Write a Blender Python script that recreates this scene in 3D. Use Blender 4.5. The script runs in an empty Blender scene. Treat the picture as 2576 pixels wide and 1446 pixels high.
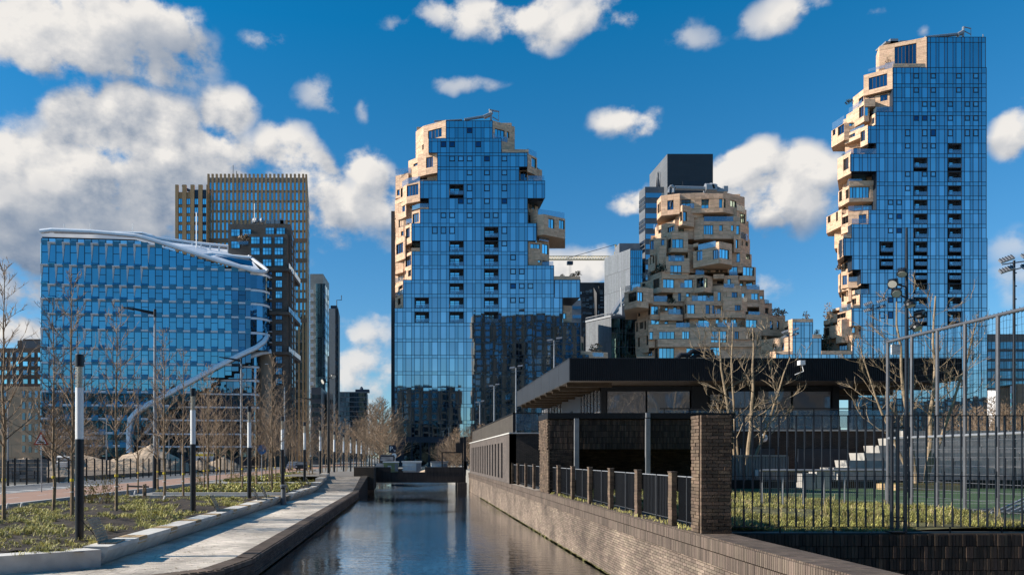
import bpy, math, random
import numpy as np
from mathutils import Vector, Matrix
R = random.Random(11)
sc = bpy.context.scene
col = sc.collection
# ------------------------------------------------------------------ camera
F, PX, PY, ZC = 1900.0, 1040.0, 1150.0, 3.15      # focal length and principal point in photo pixels (2576 wide), eye height
cam = bpy.data.objects.new('camera', bpy.data.cameras.new('camera'))
col.objects.link(cam); sc.camera = cam
cam.location = (0, 0, ZC); cam.rotation_euler = (math.radians(90), 0, 0)
cam.data.sensor_width = 36; cam.data.lens = 36*F/2576
cam.data.shift_x = (1288-PX)/2576; cam.data.shift_y = (PY-723)/2576
cam.data.clip_start = .1; cam.data.clip_end = 9000
sc.render.resolution_x = 1024; sc.render.resolution_y = 574
# ------------------------------------------------------------------ light
SUN = Vector((-.9995, -.03, 0)).normalized()*math.cos(math.radians(30)); SUN.z = math.sin(math.radians(30))
sl = bpy.data.lights.new('sun', 'SUN'); sl.energy = 5.0; sl.angle = math.radians(.5); sl.color = (1, .91, .79)
so = bpy.data.objects.new('sun', sl); col.objects.link(so); so.rotation_euler = SUN.to_track_quat('Z', 'Y').to_euler()
sc.view_settings.view_transform = 'Standard'; sc.view_settings.look = 'None'
sc.view_settings.exposure = .58; sc.view_settings.gamma = 1; sc.view_settings.use_curve_mapping = False

def lnk(nt, a, b): nt.links.new(a, b)
def nd(nt, t, **k):
    n = nt.nodes.new(t)
    for a, b in k.items(): setattr(n, a, b)
    return n
def mth(nt, op, a, b=None, c=None, clamp=False):
    n = nt.nodes.new('ShaderNodeMath'); n.operation = op; n.use_clamp = clamp
    for i, v in enumerate((a, b, c)):
        if v is None: continue
        if isinstance(v, (int, float)): n.inputs[i].default_value = v
        else: nt.links.new(v, n.inputs[i])
    return n.outputs[0]
def vmt(nt, op, a, b=None):
    n = nt.nodes.new('ShaderNodeVectorMath'); n.operation = op
    for i, v in enumerate((a, b)):
        if v is None: continue
        if isinstance(v, (tuple, list)): n.inputs[i].default_value = v
        else: nt.links.new(v, n.inputs[i])
    return n
def mixc(nt, fac, a, b, mode='MIX'):
    n = nt.nodes.new('ShaderNodeMix'); n.data_type = 'RGBA'; n.blend_type = mode
    for s, v in ((0, fac), (6, a), (7, b)):
        if isinstance(v, (int, float)): n.inputs[s].default_value = v
        elif isinstance(v, (tuple, list)): n.inputs[s].default_value = tuple(v)[:3]+(1,)
        else: nt.links.new(v, n.inputs[s])
    return n.outputs[2]
# ------------------------------------------------------------------ sky with clouds
# clouds: centre x, y and radii in photo pixels -> compass direction and height above the horizon, weight
CL = [(885,930,120,110,.62),(900,1040,170,60,.75),(700,900,80,60,.5),(1350,930,200,60,.5),(2200,900,300,60,.5),(2545,940,90,60,.6),(130,80,270,135,1.25),(330,80,220,115,1.2),(450,115,110,75,1),(320,150,220,80,1),(50,400,150,95,1),(200,310,110,85,1),(310,290,150,85,1.2),(420,300,120,80,1),(560,275,82,78,1),(330,430,330,150,1.4),(110,510,270,190,1.4),(480,430,210,140,1.3),(300,560,350,110,1),(690,395,105,75,1),(770,430,80,60,0.9),(770,520,190,110,1.1),(560,560,290,140,0.95),(930,415,95,66,1),(925,500,110,110,0.85),(880,590,130,80,0.44),(60,700,130,130,0.6),(50,830,130,60,0.8),(900,850,110,45,0.6),(880,945,100,35,0.5),(960,800,50,30,0.35),(650,95,48,30,0.4),(790,258,62,38,0.44),(920,280,25,24,0.32),(1165,203,80,18,0.4),(910,660,50,35,0.28),(1270,25,230,65,0.95),(1420,55,150,60,0.8),(1560,75,66,42,0.65),(1010,70,45,40,0.28),(1560,305,80,52,0.95),(1960,45,110,50,0.75),(1750,90,60,34,0.36),(2240,22,42,16,0.32),(2380,45,20,14,0.32),(1850,440,115,72,1.15),(2010,445,140,78,1.15),(1930,525,200,85,1.05),(1600,505,60,52,0.95),(2090,420,40,40,0.8),(2560,310,80,82,1),(2545,620,60,50,0.32),(1445,690,110,62,0.95),(1950,720,70,70,0.4),(1350,760,90,60,0.6),(2540,720,60,50,0.35)]
W = bpy.data.worlds.new('World'); sc.world = W; W.use_nodes = True
nt = W.node_tree; nt.nodes.clear()
g = bpy.data.node_groups.new('cloud_field', 'ShaderNodeTree')
g.interface.new_socket('Dir', in_out='INPUT', socket_type='NodeSocketVector')
g.interface.new_socket('F', in_out='OUTPUT', socket_type='NodeSocketFloat'); g.interface.new_socket('G', in_out='OUTPUT', socket_type='NodeSocketFloat')
gi = g.nodes.new('NodeGroupInput'); go = g.nodes.new('NodeGroupOutput')
d = vmt(g, 'NORMALIZE', gi.outputs[0]).outputs[0]
sp = nd(g, 'ShaderNodeSeparateXYZ'); lnk(g, d, sp.inputs[0])
az = mth(g, 'ARCTAN2', sp.outputs[0], sp.outputs[1]); el = mth(g, 'ARCSINE', sp.outputs[2])
# domain warp so the outlines billow
n1 = nd(g, 'ShaderNodeTexNoise'); n1.inputs['Scale'].default_value = 7; n1.inputs['Detail'].default_value = 4; lnk(g, d, n1.inputs['Vector'])
w1 = vmt(g, 'SUBTRACT', n1.outputs['Color'], (.5, .5, .5)).outputs[0]
w1 = vmt(g, 'MULTIPLY', w1, (.11, .085, 0)).outputs[0]
cb = nd(g, 'ShaderNodeCombineXYZ'); lnk(g, az, cb.inputs[0]); lnk(g, el, cb.inputs[1])
P = vmt(g, 'ADD', cb.outputs[0], w1).outputs[0]
cur = None
for cx, cy, rx, ry, w in CL:
    u, v = (cx-PX)/F, (PY-cy)/F
    a0 = math.atan(u); e0 = math.atan(v/math.sqrt(1+u*u))
    sx = F*(1+u*u); sy = F*math.sqrt(1+u*u)*(1+v*v/(1+u*u))
    q = vmt(g, 'SUBTRACT', P, (a0, e0, 0)).outputs[0]
    q = vmt(g, 'MULTIPLY', q, (sx/rx/1.12, sy/ry/1.12, 0)).outputs[0]
    dt = vmt(g, 'DOT_PRODUCT', q, q).outputs['Value']
    f = mth(g, 'MULTIPLY_ADD', dt, -w, w)
    cur = f if cur is None else mth(g, 'SMOOTH_MAX', cur, f, .12)
# elsewhere (behind and beside the view): scattered fair-weather cloud
n3 = nd(g, 'ShaderNodeTexNoise'); n3.inputs['Scale'].default_value = 2.6; n3.inputs['Detail'].default_value = 2; lnk(g, d, n3.inputs['Vector'])
back = mth(g, 'MULTIPLY_ADD', n3.outputs['Fac'], 4, -2.75)
frm = mth(g, 'SUBTRACT', sp.outputs[1], .55); frm = mth(g, 'MULTIPLY', frm, 8, clamp=True)
up_ = mth(g, 'MULTIPLY_ADD', sp.outputs[2], 2.4, -1.25); up_ = mth(g, 'MINIMUM', up_, .45); up_ = mth(g, 'MAXIMUM', up_, -.35)
back = mth(g, 'ADD', back, up_)
back = mth(g, 'MULTIPLY_ADD', frm, -3, back)
cur = mth(g, 'MAXIMUM', cur, back)
n2 = nd(g, 'ShaderNodeTexNoise'); n2.inputs['Scale'].default_value = 14; n2.inputs['Detail'].default_value = 10; n2.inputs['Roughness'].default_value = .62
st = vmt(g, 'MULTIPLY', d, (1, 1, 1.35)).outputs[0]; lnk(g, st, n2.inputs['Vector'])
fz = mth(g, 'MULTIPLY_ADD', n2.outputs['Fac'], 3.3, -1.66)
vo = nd(g, 'ShaderNodeTexVoronoi'); vo.feature = 'SMOOTH_F1'; vo.inputs['Scale'].default_value = 26; vo.inputs['Smoothness'].default_value = .35
nv = nd(g, 'ShaderNodeTexNoise'); nv.inputs['Scale'].default_value = 34; nv.inputs['Detail'].default_value = 3; lnk(g, d, nv.inputs['Vector'])
vw = vmt(g, 'ADD', d, vmt(g, 'MULTIPLY', vmt(g, 'SUBTRACT', nv.outputs['Color'], (.5,.5,.5)).outputs[0], (.035,.035,.035)).outputs[0]).outputs[0]
lnk(g, vw, vo.inputs['Vector'])
fz = mth(g, 'ADD', fz, mth(g, 'MULTIPLY_ADD', vo.outputs['Distance'], -1.1, .42))
lnk(g, cur, go.inputs[1])
cur = mth(g, 'ADD', mth(g, 'MAXIMUM', cur, -1.0), fz)
lnk(g, cur, go.inputs[0])
DK = [(420,150,170,75,1),(250,190,120,50,.5),(80,600,190,110,.9),(320,560,210,80,.75),(500,480,170,60,.45),(830,560,150,70,.5),(120,480,110,60,.5),(960,520,60,80,.5),(1960,560,150,45,.9),(2060,500,80,40,.4),(1840,490,70,30,.3),(1560,345,60,22,.4),(1450,70,120,30,.35),(1610,90,40,40,.5),(2560,360,60,40,.6),(1960,90,70,25,.3)]
h_d = bpy.data.node_groups.new('cloud_base_shade', 'ShaderNodeTree')
h_d.interface.new_socket('Dir', in_out='INPUT', socket_type='NodeSocketVector'); h_d.interface.new_socket('F', in_out='OUTPUT', socket_type='NodeSocketFloat')
hi = h_d.nodes.new('NodeGroupInput'); ho = h_d.nodes.new('NodeGroupOutput')
hs = nd(h_d, 'ShaderNodeSeparateXYZ'); lnk(h_d, hi.outputs[0], hs.inputs[0])
hc = nd(h_d, 'ShaderNodeCombineXYZ'); lnk(h_d, mth(h_d, 'ARCTAN2', hs.outputs[0], hs.outputs[1]), hc.inputs[0]); lnk(h_d, mth(h_d, 'ARCSINE', hs.outputs[2]), hc.inputs[1])
hn = nd(h_d, 'ShaderNodeTexNoise'); hn.inputs['Scale'].default_value = 8; hn.inputs['Detail'].default_value = 5; lnk(h_d, hi.outputs[0], hn.inputs['Vector'])
hp = vmt(h_d, 'ADD', hc.outputs[0], vmt(h_d, 'MULTIPLY', vmt(h_d, 'SUBTRACT', hn.outputs['Color'], (.5,.5,.5)).outputs[0], (.16,.12,0)).outputs[0]).outputs[0]
hcur = None
for cx, cy, rx, ry, w in DK:
    u, v = (cx-PX)/F, (PY-cy)/F; a0 = math.atan(u); e0 = math.atan(v/math.sqrt(1+u*u)); sx = F*(1+u*u); sy = F*math.sqrt(1+u*u)*(1+v*v/(1+u*u))
    q = vmt(h_d, 'MULTIPLY', vmt(h_d, 'SUBTRACT', hp, (a0, e0, 0)).outputs[0], (sx/rx/1.3, sy/ry/1.3, 0)).outputs[0]
    f = mth(h_d, 'MULTIPLY', mth(h_d, 'SUBTRACT', 1.0, vmt(h_d, 'DOT_PRODUCT', q, q).outputs['Value'], clamp=True), w)
    hcur = f if hcur is None else mth(h_d, 'MAXIMUM', hcur, f)
lnk(h_d, hcur, ho.inputs[0])
tc = nd(nt, 'ShaderNodeTexCoord')
dirv = vmt(nt, 'NORMALIZE', tc.outputs['Generated']).outputs[0]
ga = nd(nt, 'ShaderNodeGroup'); ga.node_tree = g; lnk(nt, dirv, ga.inputs[0])
gb = nd(nt, 'ShaderNodeGroup'); gb.node_tree = g
off = vmt(nt, 'ADD', dirv, (-.012, .0, .015)).outputs[0]; lnk(nt, off, gb.inputs[0])
gc = nd(nt, 'ShaderNodeGroup'); gc.node_tree = g
off = vmt(nt, 'ADD', dirv, (-.03, .0, .085)).outputs[0]; lnk(nt, off, gc.inputs[0])
fa, fb, fc = ga.outputs[0], gb.outputs[0], gc.outputs[0]
alpha = nd(nt, 'ShaderNodeMapRange'); alpha.interpolation_type = 'SMOOTHSTEP'
alpha.inputs[1].default_value = -.15; alpha.inputs[2].default_value = .62; lnk(nt, fa, alpha.inputs[0])
opac = mth(nt, 'MULTIPLY_ADD', ga.outputs[1], 1.15, .22, clamp=True)
lit = mth(nt, 'SUBTRACT', fa, fb)
lit2 = mth(nt, 'MAXIMUM', fc, 0.0)
lit = mth(nt, 'MULTIPLY_ADD', lit, .42, .86)
lit = mth(nt, 'MULTIPLY_ADD', lit2, -.42, lit, clamp=True)
gd = nd(nt, 'ShaderNodeGroup'); gd.node_tree = h_d; lnk(nt, dirv, gd.inputs[0])
lit = mth(nt, 'MULTIPLY', mth(nt, 'MULTIPLY_ADD', gd.outputs[0], -.72, 1.0), lit, clamp=True)
lit = mth(nt, 'MULTIPLY', lit, mth(nt, 'MULTIPLY_ADD', ga.outputs[1], .35, .72, clamp=True))
cc = mixc(nt, lit, (.12, .17, .25), (.585, .565, .54))
sky = nd(nt, 'ShaderNodeTexSky', sky_type='NISHITA'); sky.sun_disc = False
sky.sun_elevation = math.radians(30); sky.sun_rotation = math.atan2(SUN.x, SUN.y); sky.air_density = 1.0; sky.dust_density = .35; sky.ozone_density = 3.0
# colour of the clear sky (deep polarised blue): the Nishita sky, its red held back
sz = nd(nt, 'ShaderNodeSeparateXYZ'); lnk(nt, dirv, sz.inputs[0])
hz = nd(nt, 'ShaderNodeMapRange'); hz.inputs[1].default_value = .0; hz.inputs[2].default_value = .5; lnk(nt, sz.outputs[2], hz.inputs[0])
tint = mixc(nt, hz.outputs[0], (.50, .63, .74), (.03, .60, .82))
sk = mixc(nt, 1.0, sky.outputs[0], tint, 'MULTIPLY')
b1 = nd(nt, 'ShaderNodeBackground'); lnk(nt, sk, b1.inputs[0]); b1.inputs[1].default_value = .12
b2 = nd(nt, 'ShaderNodeBackground'); lnk(nt, cc, b2.inputs[0]); b2.inputs[1].default_value = 1.0
mx = nd(nt, 'ShaderNodeMixShader'); lnk(nt, mth(nt, 'MULTIPLY', alpha.outputs[0], opac), mx.inputs[0]); lnk(nt, b1.outputs[0], mx.inputs[1]); lnk(nt, b2.outputs[0], mx.inputs[2])
wo = nd(nt, 'ShaderNodeOutputWorld'); lnk(nt, mx.outputs[0], wo.inputs[0])

# ------------------------------------------------------------------ materials
MT = {}
def mat(name, c, rough=.6, metal=0., var=.12, vs=1.5, bump=0., bs=12., rnd=0., c2=None, vdetail=4, spec=.5, trans=0., alpha=1., stretch=None, ior=1.45):
    m = bpy.data.materials.new(name); m.use_nodes = True; t = m.node_tree
    b = t.nodes['Principled BSDF']
    b.inputs['Roughness'].default_value = rough; b.inputs['Metallic'].default_value = metal
    b.inputs['Specular IOR Level'].default_value = spec; b.inputs['IOR'].default_value = ior
    b.inputs['Transmission Weight'].default_value = trans; b.inputs['Alpha'].default_value = alpha
    geo = nd(t, 'ShaderNodeNewGeometry'); pos = geo.outputs['Position']
    if stretch: pos = vmt(t, 'MULTIPLY', pos, stretch).outputs[0]
    n = nd(t, 'ShaderNodeTexNoise'); n.inputs['Scale'].default_value = vs; n.inputs['Detail'].default_value = vdetail; lnk(t, pos, n.inputs['Vector'])
    fac = mth(t, 'MULTIPLY_ADD', n.outputs['Fac'], 2.4, -.7, clamp=True)
    lo = tuple(x*(1-var) for x in c); hi = tuple(min(1, x*(1+var)) for x in (c2 or c))
    cout = mixc(t, fac, lo, hi)
    if rnd:
        at = nd(t, 'ShaderNodeAttribute', attribute_name='rnd'); oi = nd(t, 'ShaderNodeObjectInfo')
        f = mth(t, 'FRACT', mth(t, 'ADD', at.outputs['Fac'], oi.outputs['Random']))
        k = mth(t, 'MULTIPLY_ADD', f, 2*rnd, 1-rnd)
        f2 = mth(t, 'FRACT', mth(t, 'MULTIPLY', f, 7.31))
        vm = nd(t, 'ShaderNodeCombineXYZ'); lnk(t, k, vm.inputs[0]); lnk(t, k, vm.inputs[2])
        lnk(t, mth(t, 'MULTIPLY', k, mth(t, 'MULTIPLY_ADD', f2, rnd*.22, 1-rnd*.11)), vm.inputs[1])
        cout = mixc(t, 1., cout, vm.outputs[0], 'MULTIPLY')
    lnk(t, cout, b.inputs['Base Color'])
    if bump:
        n2 = nd(t, 'ShaderNodeTexNoise'); n2.inputs['Scale'].default_value = bs; n2.inputs['Detail'].default_value = 5; lnk(t, pos, n2.inputs['Vector'])
        bp = nd(t, 'ShaderNodeBump'); bp.inputs['Strength'].default_value = 1; bp.inputs['Distance'].default_value = bump; lnk(t, n2.outputs['Fac'], bp.inputs['Height'])
        lnk(t, bp.outputs[0], b.inputs['Normal'])
    MT[name] = m; return m
def brickmat(name, c1, c2, mortar, bw, bh, ms=.012, rough=.85, bump=.01, var=.25, vs=.6):
    m = mat(name, c1, rough=rough, var=var, vs=vs); t = m.node_tree; b = t.nodes['Principled BSDF']
    uv = nd(t, 'ShaderNodeUVMap')
    br = nd(t, 'ShaderNodeTexBrick'); lnk(t, uv.outputs[0], br.inputs[0])
    br.inputs['Scale'].default_value = 1; br.inputs['Brick Width'].default_value = bw; br.inputs['Row Height'].default_value = bh
    br.inputs['Mortar Size'].default_value = ms; br.inputs['Mortar Smooth'].default_value = .1; br.inputs['Bias'].default_value = -.1
    br.inputs['Color1'].default_value = (*c1, 1); br.inputs['Color2'].default_value = (*c2, 1); br.inputs['Mortar'].default_value = (*mortar, 1)
    n = nd(t, 'ShaderNodeTexNoise'); n.inputs['Scale'].default_value = vs; n.inputs['Detail'].default_value = 5
    gg = nd(t, 'ShaderNodeNewGeometry'); lnk(t, gg.outputs['Position'], n.inputs['Vector'])
    k = mth(t, 'MULTIPLY_ADD', n.outputs['Fac'], 2*var*1.6, 1-var*1.6)
    o = mixc(t, 1, br.outputs['Color'], k, 'MULTIPLY'); lnk(t, o, b.inputs['Base Color'])
    bp = nd(t, 'ShaderNodeBump'); bp.inputs['Distance'].default_value = bump; bp.invert = True; lnk(t, br.outputs['Fac'], bp.inputs['Height']); lnk(t, bp.outputs[0], b.inputs['Normal'])
    return m
def mirror(name, c, rough=.02, wave=.0, ws=.5, rnd=.1, diff=None):
    "coated curtain-wall glass: tinted reflection over a dark room"
    m = mat(name, c, rough=rough, metal=1., var=.06, vs=.15, rnd=rnd); t = m.node_tree; b = t.nodes['Principled BSDF']
    if diff: b.inputs['Metallic'].default_value = diff
    if wave:
        geo = nd(t, 'ShaderNodeNewGeometry'); oi = nd(t, 'ShaderNodeAttribute', attribute_name='rnd'); ob = nd(t, 'ShaderNodeObjectInfo')
        sh = mth(t, 'MULTIPLY', mth(t, 'ADD', oi.outputs['Fac'], ob.outputs['Random']), 37.)
        cbx = nd(t, 'ShaderNodeCombineXYZ'); lnk(t, sh, cbx.inputs[1])
        pp = vmt(t, 'ADD', geo.outputs['Position'], cbx.outputs[0]).outputs[0]
        n2 = nd(t, 'ShaderNodeTexNoise'); n2.inputs['Scale'].default_value = ws; n2.inputs['Detail'].default_value = 1.5; lnk(t, pp, n2.inputs['Vector'])
        bp = nd(t, 'ShaderNodeBump'); bp.inputs['Distance'].default_value = wave; lnk(t, n2.outputs['Fac'], bp.inputs['Height']); lnk(t, bp.outputs[0], b.inputs['Normal'])
    return m
m_gw = mirror('glass_wide', (.50, .62, .69), wave=.0018, ws=.5, rnd=.17)
m_gn = mirror('glass_narrow', (.35, .48, .56), wave=.002, ws=.6, rnd=.10)
m_gs = mirror('glass_spandrel', (.42, .55, .62), wave=.002, ws=.6, rnd=.08)
m_gd = mirror('glass_open', (.05, .12, .22), rnd=.2)
m_win = mirror('glass_window', (.42, .72, .80), wave=.008, ws=.7, rnd=.35)
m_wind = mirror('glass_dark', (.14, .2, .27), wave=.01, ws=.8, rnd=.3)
m_blue = mirror('glass_blue', (.19, .42, .52), wave=.014, ws=.5, rnd=.13)
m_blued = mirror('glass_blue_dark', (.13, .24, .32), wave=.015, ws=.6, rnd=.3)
m_mull = mat('mullion', (.02, .035, .06), rough=.4)
m_core = mat('core', (.02, .03, .045), rough=.5)
m_room = mat('room', (.06, .07, .085), rough=.7, var=.5, vs=1)
m_rail = mat('rail_glass', (.35, .5, .62), rough=.03, metal=.7, alpha=.38, var=.05)
m_railw = mat('rail_glass_lit', (.55, .65, .75), rough=.05, alpha=.35, var=.05)
m_frame = mat('bronze_frame', (.11, .075, .045), rough=.45)
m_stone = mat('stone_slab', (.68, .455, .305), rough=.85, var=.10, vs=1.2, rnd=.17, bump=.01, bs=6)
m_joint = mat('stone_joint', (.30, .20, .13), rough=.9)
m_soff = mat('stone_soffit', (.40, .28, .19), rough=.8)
m_conc = mat('concrete', (.40, .385, .36), rough=.85, var=.16, vs=2.2, bump=.004, bs=40, rnd=.06)
m_concw = mat('concrete_bench', (.60, .57, .52), rough=.85, var=.14, vs=3, bump=.003, bs=40, rnd=.06)
m_black = mat('black_paint', (.012, .013, .016), rough=.4, var=.1)
m_pole = mat('dark_pole', (.014, .018, .026), rough=.35, var=.15, vs=3)
m_post = mat('post_grey', (.11, .115, .13), rough=.45, metal=.2, var=.15, vs=4)
m_grey = mat('galvanised', (.30, .31, .33), rough=.45, metal=.4, var=.15, vs=4)
m_white = mat('white_metal', (.72, .72, .72), rough=.4, var=.05)
m_opal = mat('opal_tube', (.80, .81, .82), rough=.25, var=.03)
m_ring = mat('lamp_rings', (.62, .60, .54), rough=.35, var=.1)
m_wood = mat('wood_slat', (.44, .31, .17), rough=.7, var=.25, vs=8, rnd=.18, stretch=(1, .15, 1))
m_woodg = mat('wood_grey', (.36, .29, .21), rough=.75, var=.25, vs=8, rnd=.18)
m_bark = mat('bark_young', (.24, .17, .105), rough=.85, var=.35, vs=6)
m_bark2 = mat('bark_pale', (.30, .225, .145), rough=.8, var=.3, vs=5)
m_twig = mat('twig_brown', (.25, .175, .115), rough=.85, var=.3, vs=2)
m_tag = mat('yellow_tag', (.75, .55, .03), rough=.5)
m_brk = mat('canal_brick', (.135, .10, .078), rough=.85, var=.3, vs=.7, rnd=.28, bump=.002, bs=30, c2=(.19, .145, .11))
m_brkc = mat('coping_brick', (.115, .085, .066), rough=.85, var=.25, vs=1.2, rnd=.3, bump=.004, bs=30)
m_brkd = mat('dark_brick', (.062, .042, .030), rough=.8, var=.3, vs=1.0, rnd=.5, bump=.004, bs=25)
m_brkp = mat('pier_brick', (.115, .078, .052), rough=.85, var=.3, vs=3, rnd=.35, bump=.005, bs=25)
m_mort = mat('mortar_light', (.34, .29, .24), rough=.95, var=.2, vs=4)
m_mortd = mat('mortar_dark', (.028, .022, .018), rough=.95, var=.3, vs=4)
m_mortm = mat('mortar_mid', (.13, .10, .08), rough=.95, var=.3, vs=4)
m_soil = mat('soil', (.040, .028, .020), rough=.95, var=.5, vs=3, bump=.05, bs=9)
m_leaf = mat('ground_leaf', (.30, .30, .06), rough=.6, var=.3, vs=2, rnd=.5, c2=(.42, .37, .12))
m_grass = mat('grass_blade', (.19, .21, .045), rough=.6, var=.45, vs=1.6, rnd=.7, c2=(.36, .33, .10))
m_dry = mat('dry_blade', (.30, .24, .12), rough=.7, var=.2, rnd=.3)
m_dgreen = mat('dark_leaf', (.02, .03, .015), rough=.6, var=.4, vs=4, rnd=.4)
m_path = mat('bike_path', (.33, .20, .145), rough=.9, var=.08, vs=.5, bump=.002, bs=60)
m_road = mat('asphalt', (.13, .13, .135), rough=.9, var=.15, vs=.4)
m_gnd = mat('earth', (.20, .155, .115), rough=.95, var=.3, vs=.25, bump=.05, bs=1.5)
m_gnd2 = mat('paved_ground', (.24, .23, .21), rough=.9, var=.2, vs=.3)
m_sand = mat('sand', (.50, .38, .27), rough=.95, var=.2, vs=1.2, bump=.15, bs=2)
m_kerb = mat('kerb', (.48, .46, .43), rough=.85, var=.1, vs=3)
m_turf = mat('sport_turf', (.045, .085, .03), rough=.9, var=.2, vs=1, bump=.01, bs=30)
m_corr = mat('corrugated', (.0125, .0145, .0185), rough=.38, var=.15)
m_cladl = mat('fascia_grey', (.036, .039, .046), rough=.45, var=.12, vs=.8)
m_greyw = mat('grey_panel', (.11, .115, .13), rough=.5, var=.06)
m_beam = mat('timber_beam', (.055, .034, .017), rough=.6, var=.2, vs=4)
m_pave = mat('paver', (.58, .505, .42), rough=.9, var=.42, vs=.55, rnd=.18, bump=.004, bs=30)
m_pavej = mat('paver_joint', (.22, .19, .16), rough=.95)
# ------------------------------------------------------------------ mesh builder
def w(x, y, Y): return Vector(((x-PX)*Y/F, Y, ZC+(PY-y)*Y/F))
def wx(x, Y): return (x-PX)*Y/F
def wz(y, Y): return ZC+(PY-y)*Y/F
class MB:
    def __init__(s): s.v = []; s.f = []; s.r = []; s.anyr = False
    def face(s, pts, r=0.):
        n = len(s.v); s.v += [tuple(p) for p in pts]; s.f.append(tuple(range(n, n+len(pts)))); s.r.append(r)
    def mesh(s, vs, fs, r=0.):
        n = len(s.v); s.v += [tuple(p) for p in vs]
        for f in fs: s.f.append(tuple(i+n for i in f)); s.r.append(r)
    def box(s, x0, x1, y0, y1, z0, z1, r=0., skip=()):
        if x0 > x1: x0, x1 = x1, x0
        if y0 > y1: y0, y1 = y1, y0
        if z0 > z1: z0, z1 = z1, z0
        vs = [(x0,y0,z0),(x1,y0,z0),(x1,y1,z0),(x0,y1,z0),(x0,y0,z1),(x1,y0,z1),(x1,y1,z1),(x0,y1,z1)]
        fs = {'b':(0,3,2,1),'t':(4,5,6,7),'f':(0,1,5,4),'r':(1,2,6,5),'k':(2,3,7,6),'l':(3,0,4,7)}
        s.mesh(vs, [q for k, q in fs.items() if k not in skip], r)
    def obox(s, c, u, v, n, r=0.):
        c, u, v, n = Vector(c), Vector(u), Vector(v), Vector(n)
        vs = [c-u-v-n, c+u-v-n, c+u+v-n, c-u+v-n, c-u-v+n, c+u-v+n, c+u+v+n, c-u+v+n]
        s.mesh(vs, [(0,3,2,1),(4,5,6,7),(0,1,5,4),(1,2,6,5),(2,3,7,6),(3,0,4,7)], r)
    def bar(s, a, b, wd, dp=None, up=(0,0,1), r=0.):
        a, b = Vector(a), Vector(b); t = (b-a); L = t.length
        if L < 1e-6: return
        t.normalize(); up = Vector(up)
        if abs(t.dot(up)) > .98: up = Vector((0,1,0))
        sd = t.cross(up).normalized(); u2 = sd.cross(t).normalized()
        s.obox((a+b)/2, t*L/2, sd*wd/2, u2*(dp or wd)/2, r)
    def prism(s, poly, z0, z1, r=0., top=True, bot=True):
        n = len(poly)
        A = sum(poly[i][0]*poly[(i+1)%n][1]-poly[(i+1)%n][0]*poly[i][1] for i in range(n))
        if A < 0: poly = poly[::-1]
        zt = z1 if isinstance(z1, (list, tuple)) else [z1]*n
        vs = [(p[0],p[1],z0) for p in poly]+[(p[0],p[1],zz) for p, zz in zip(poly, zt)]
        fs = [(i,(i+1)%n,(i+1)%n+n,i+n) for i in range(n)]
        if top: fs.append(tuple(range(n,2*n)))
        if bot: fs.append(tuple(range(n-1,-1,-1)))
        s.mesh(vs, fs, r)
    def tube(s, path, rad, n=6, cap=True, r=0.):
        path = [Vector(p) for p in path]; m = len(path)
        if not isinstance(rad, (list, tuple)): rad = [rad]*m
        vs = []; fs = []; prev = None
        for i, p in enumerate(path):
            t = (path[min(i+1,m-1)]-path[max(i-1,0)])
            t = t.normalized() if t.length > 1e-9 else Vector((0,0,1))
            ref = Vector((1,0,0)) if abs(t.x) < .8 else Vector((0,1,0))
            if prev is not None:
                a = (prev - t*prev.dot(t))
                a = a.normalized() if a.length > 1e-6 else t.cross(ref).normalized()
            else: a = t.cross(ref).normalized()
            prev = a; b = t.cross(a)
            for k in range(n):
                an = 2*math.pi*k/n; vs.append(p+(a*math.cos(an)+b*math.sin(an))*rad[i])
        for i in range(m-1):
            for k in range(n):
                k2 = (k+1) % n; fs.append((i*n+k, i*n+k2, (i+1)*n+k2, (i+1)*n+k))
        if cap: fs.append(tuple(range(n-1,-1,-1))); fs.append(tuple(range((m-1)*n, m*n)))
        s.mesh(vs, fs, r)
    def lathe(s, c, prof, n=16, r=0.):
        vs = []; fs = []; m = len(prof)
        for rr, z in prof:
            for k in range(n):
                a = 2*math.pi*k/n; vs.append((c[0]+rr*math.cos(a), c[1]+rr*math.sin(a), c[2]+z))
        for i in range(m-1):
            for k in range(n):
                k2 = (k+1) % n; fs.append((i*n+k, i*n+k2, (i+1)*n+k2, (i+1)*n+k))
        fs.append(tuple(range(n-1,-1,-1))); fs.append(tuple(range((m-1)*n, m*n)))
        s.mesh(vs, fs, r)
    def data(s, name, m, smooth=False, uv=True):
        me = bpy.data.meshes.new(name); me.from_pydata(s.v, [], s.f)
        if m: me.materials.append(m)
        if any(s.r):
            a = me.attributes.new('rnd', 'FLOAT', 'FACE'); a.data.foreach_set('value', np.array(s.r, dtype=np.float32))
        if uv and s.f:
            nl = len(me.loops); co = np.empty(len(me.vertices)*3, dtype=np.float32); me.vertices.foreach_get('co', co); co = co.reshape(-1,3)
            vi = np.empty(nl, dtype=np.int32); me.loops.foreach_get('vertex_index', vi)
            nf = len(me.polygons); ls = np.empty(nf, dtype=np.int32); me.polygons.foreach_get('loop_total', ls)
            no = np.empty(nf*3, dtype=np.float32); me.polygons.foreach_get('normal', no); no = np.repeat(no.reshape(-1,3), ls, axis=0)
            p = co[vi]; flat = np.abs(no[:,2]) > .85
            h = np.hypot(no[:,0], no[:,1]); h[h < 1e-6] = 1
            tx, ty = -no[:,1]/h, no[:,0]/h
            u = np.where(flat, p[:,0], p[:,0]*tx+p[:,1]*ty); v = np.where(flat, p[:,1], p[:,2])
            ul = me.uv_layers.new(name='UVMap'); ul.data.foreach_set('uv', np.stack([u, v], 1).astype(np.float32).ravel())
        if smooth: me.polygons.foreach_set('use_smooth', [True]*len(me.polygons))
        me.update(); return me
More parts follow.
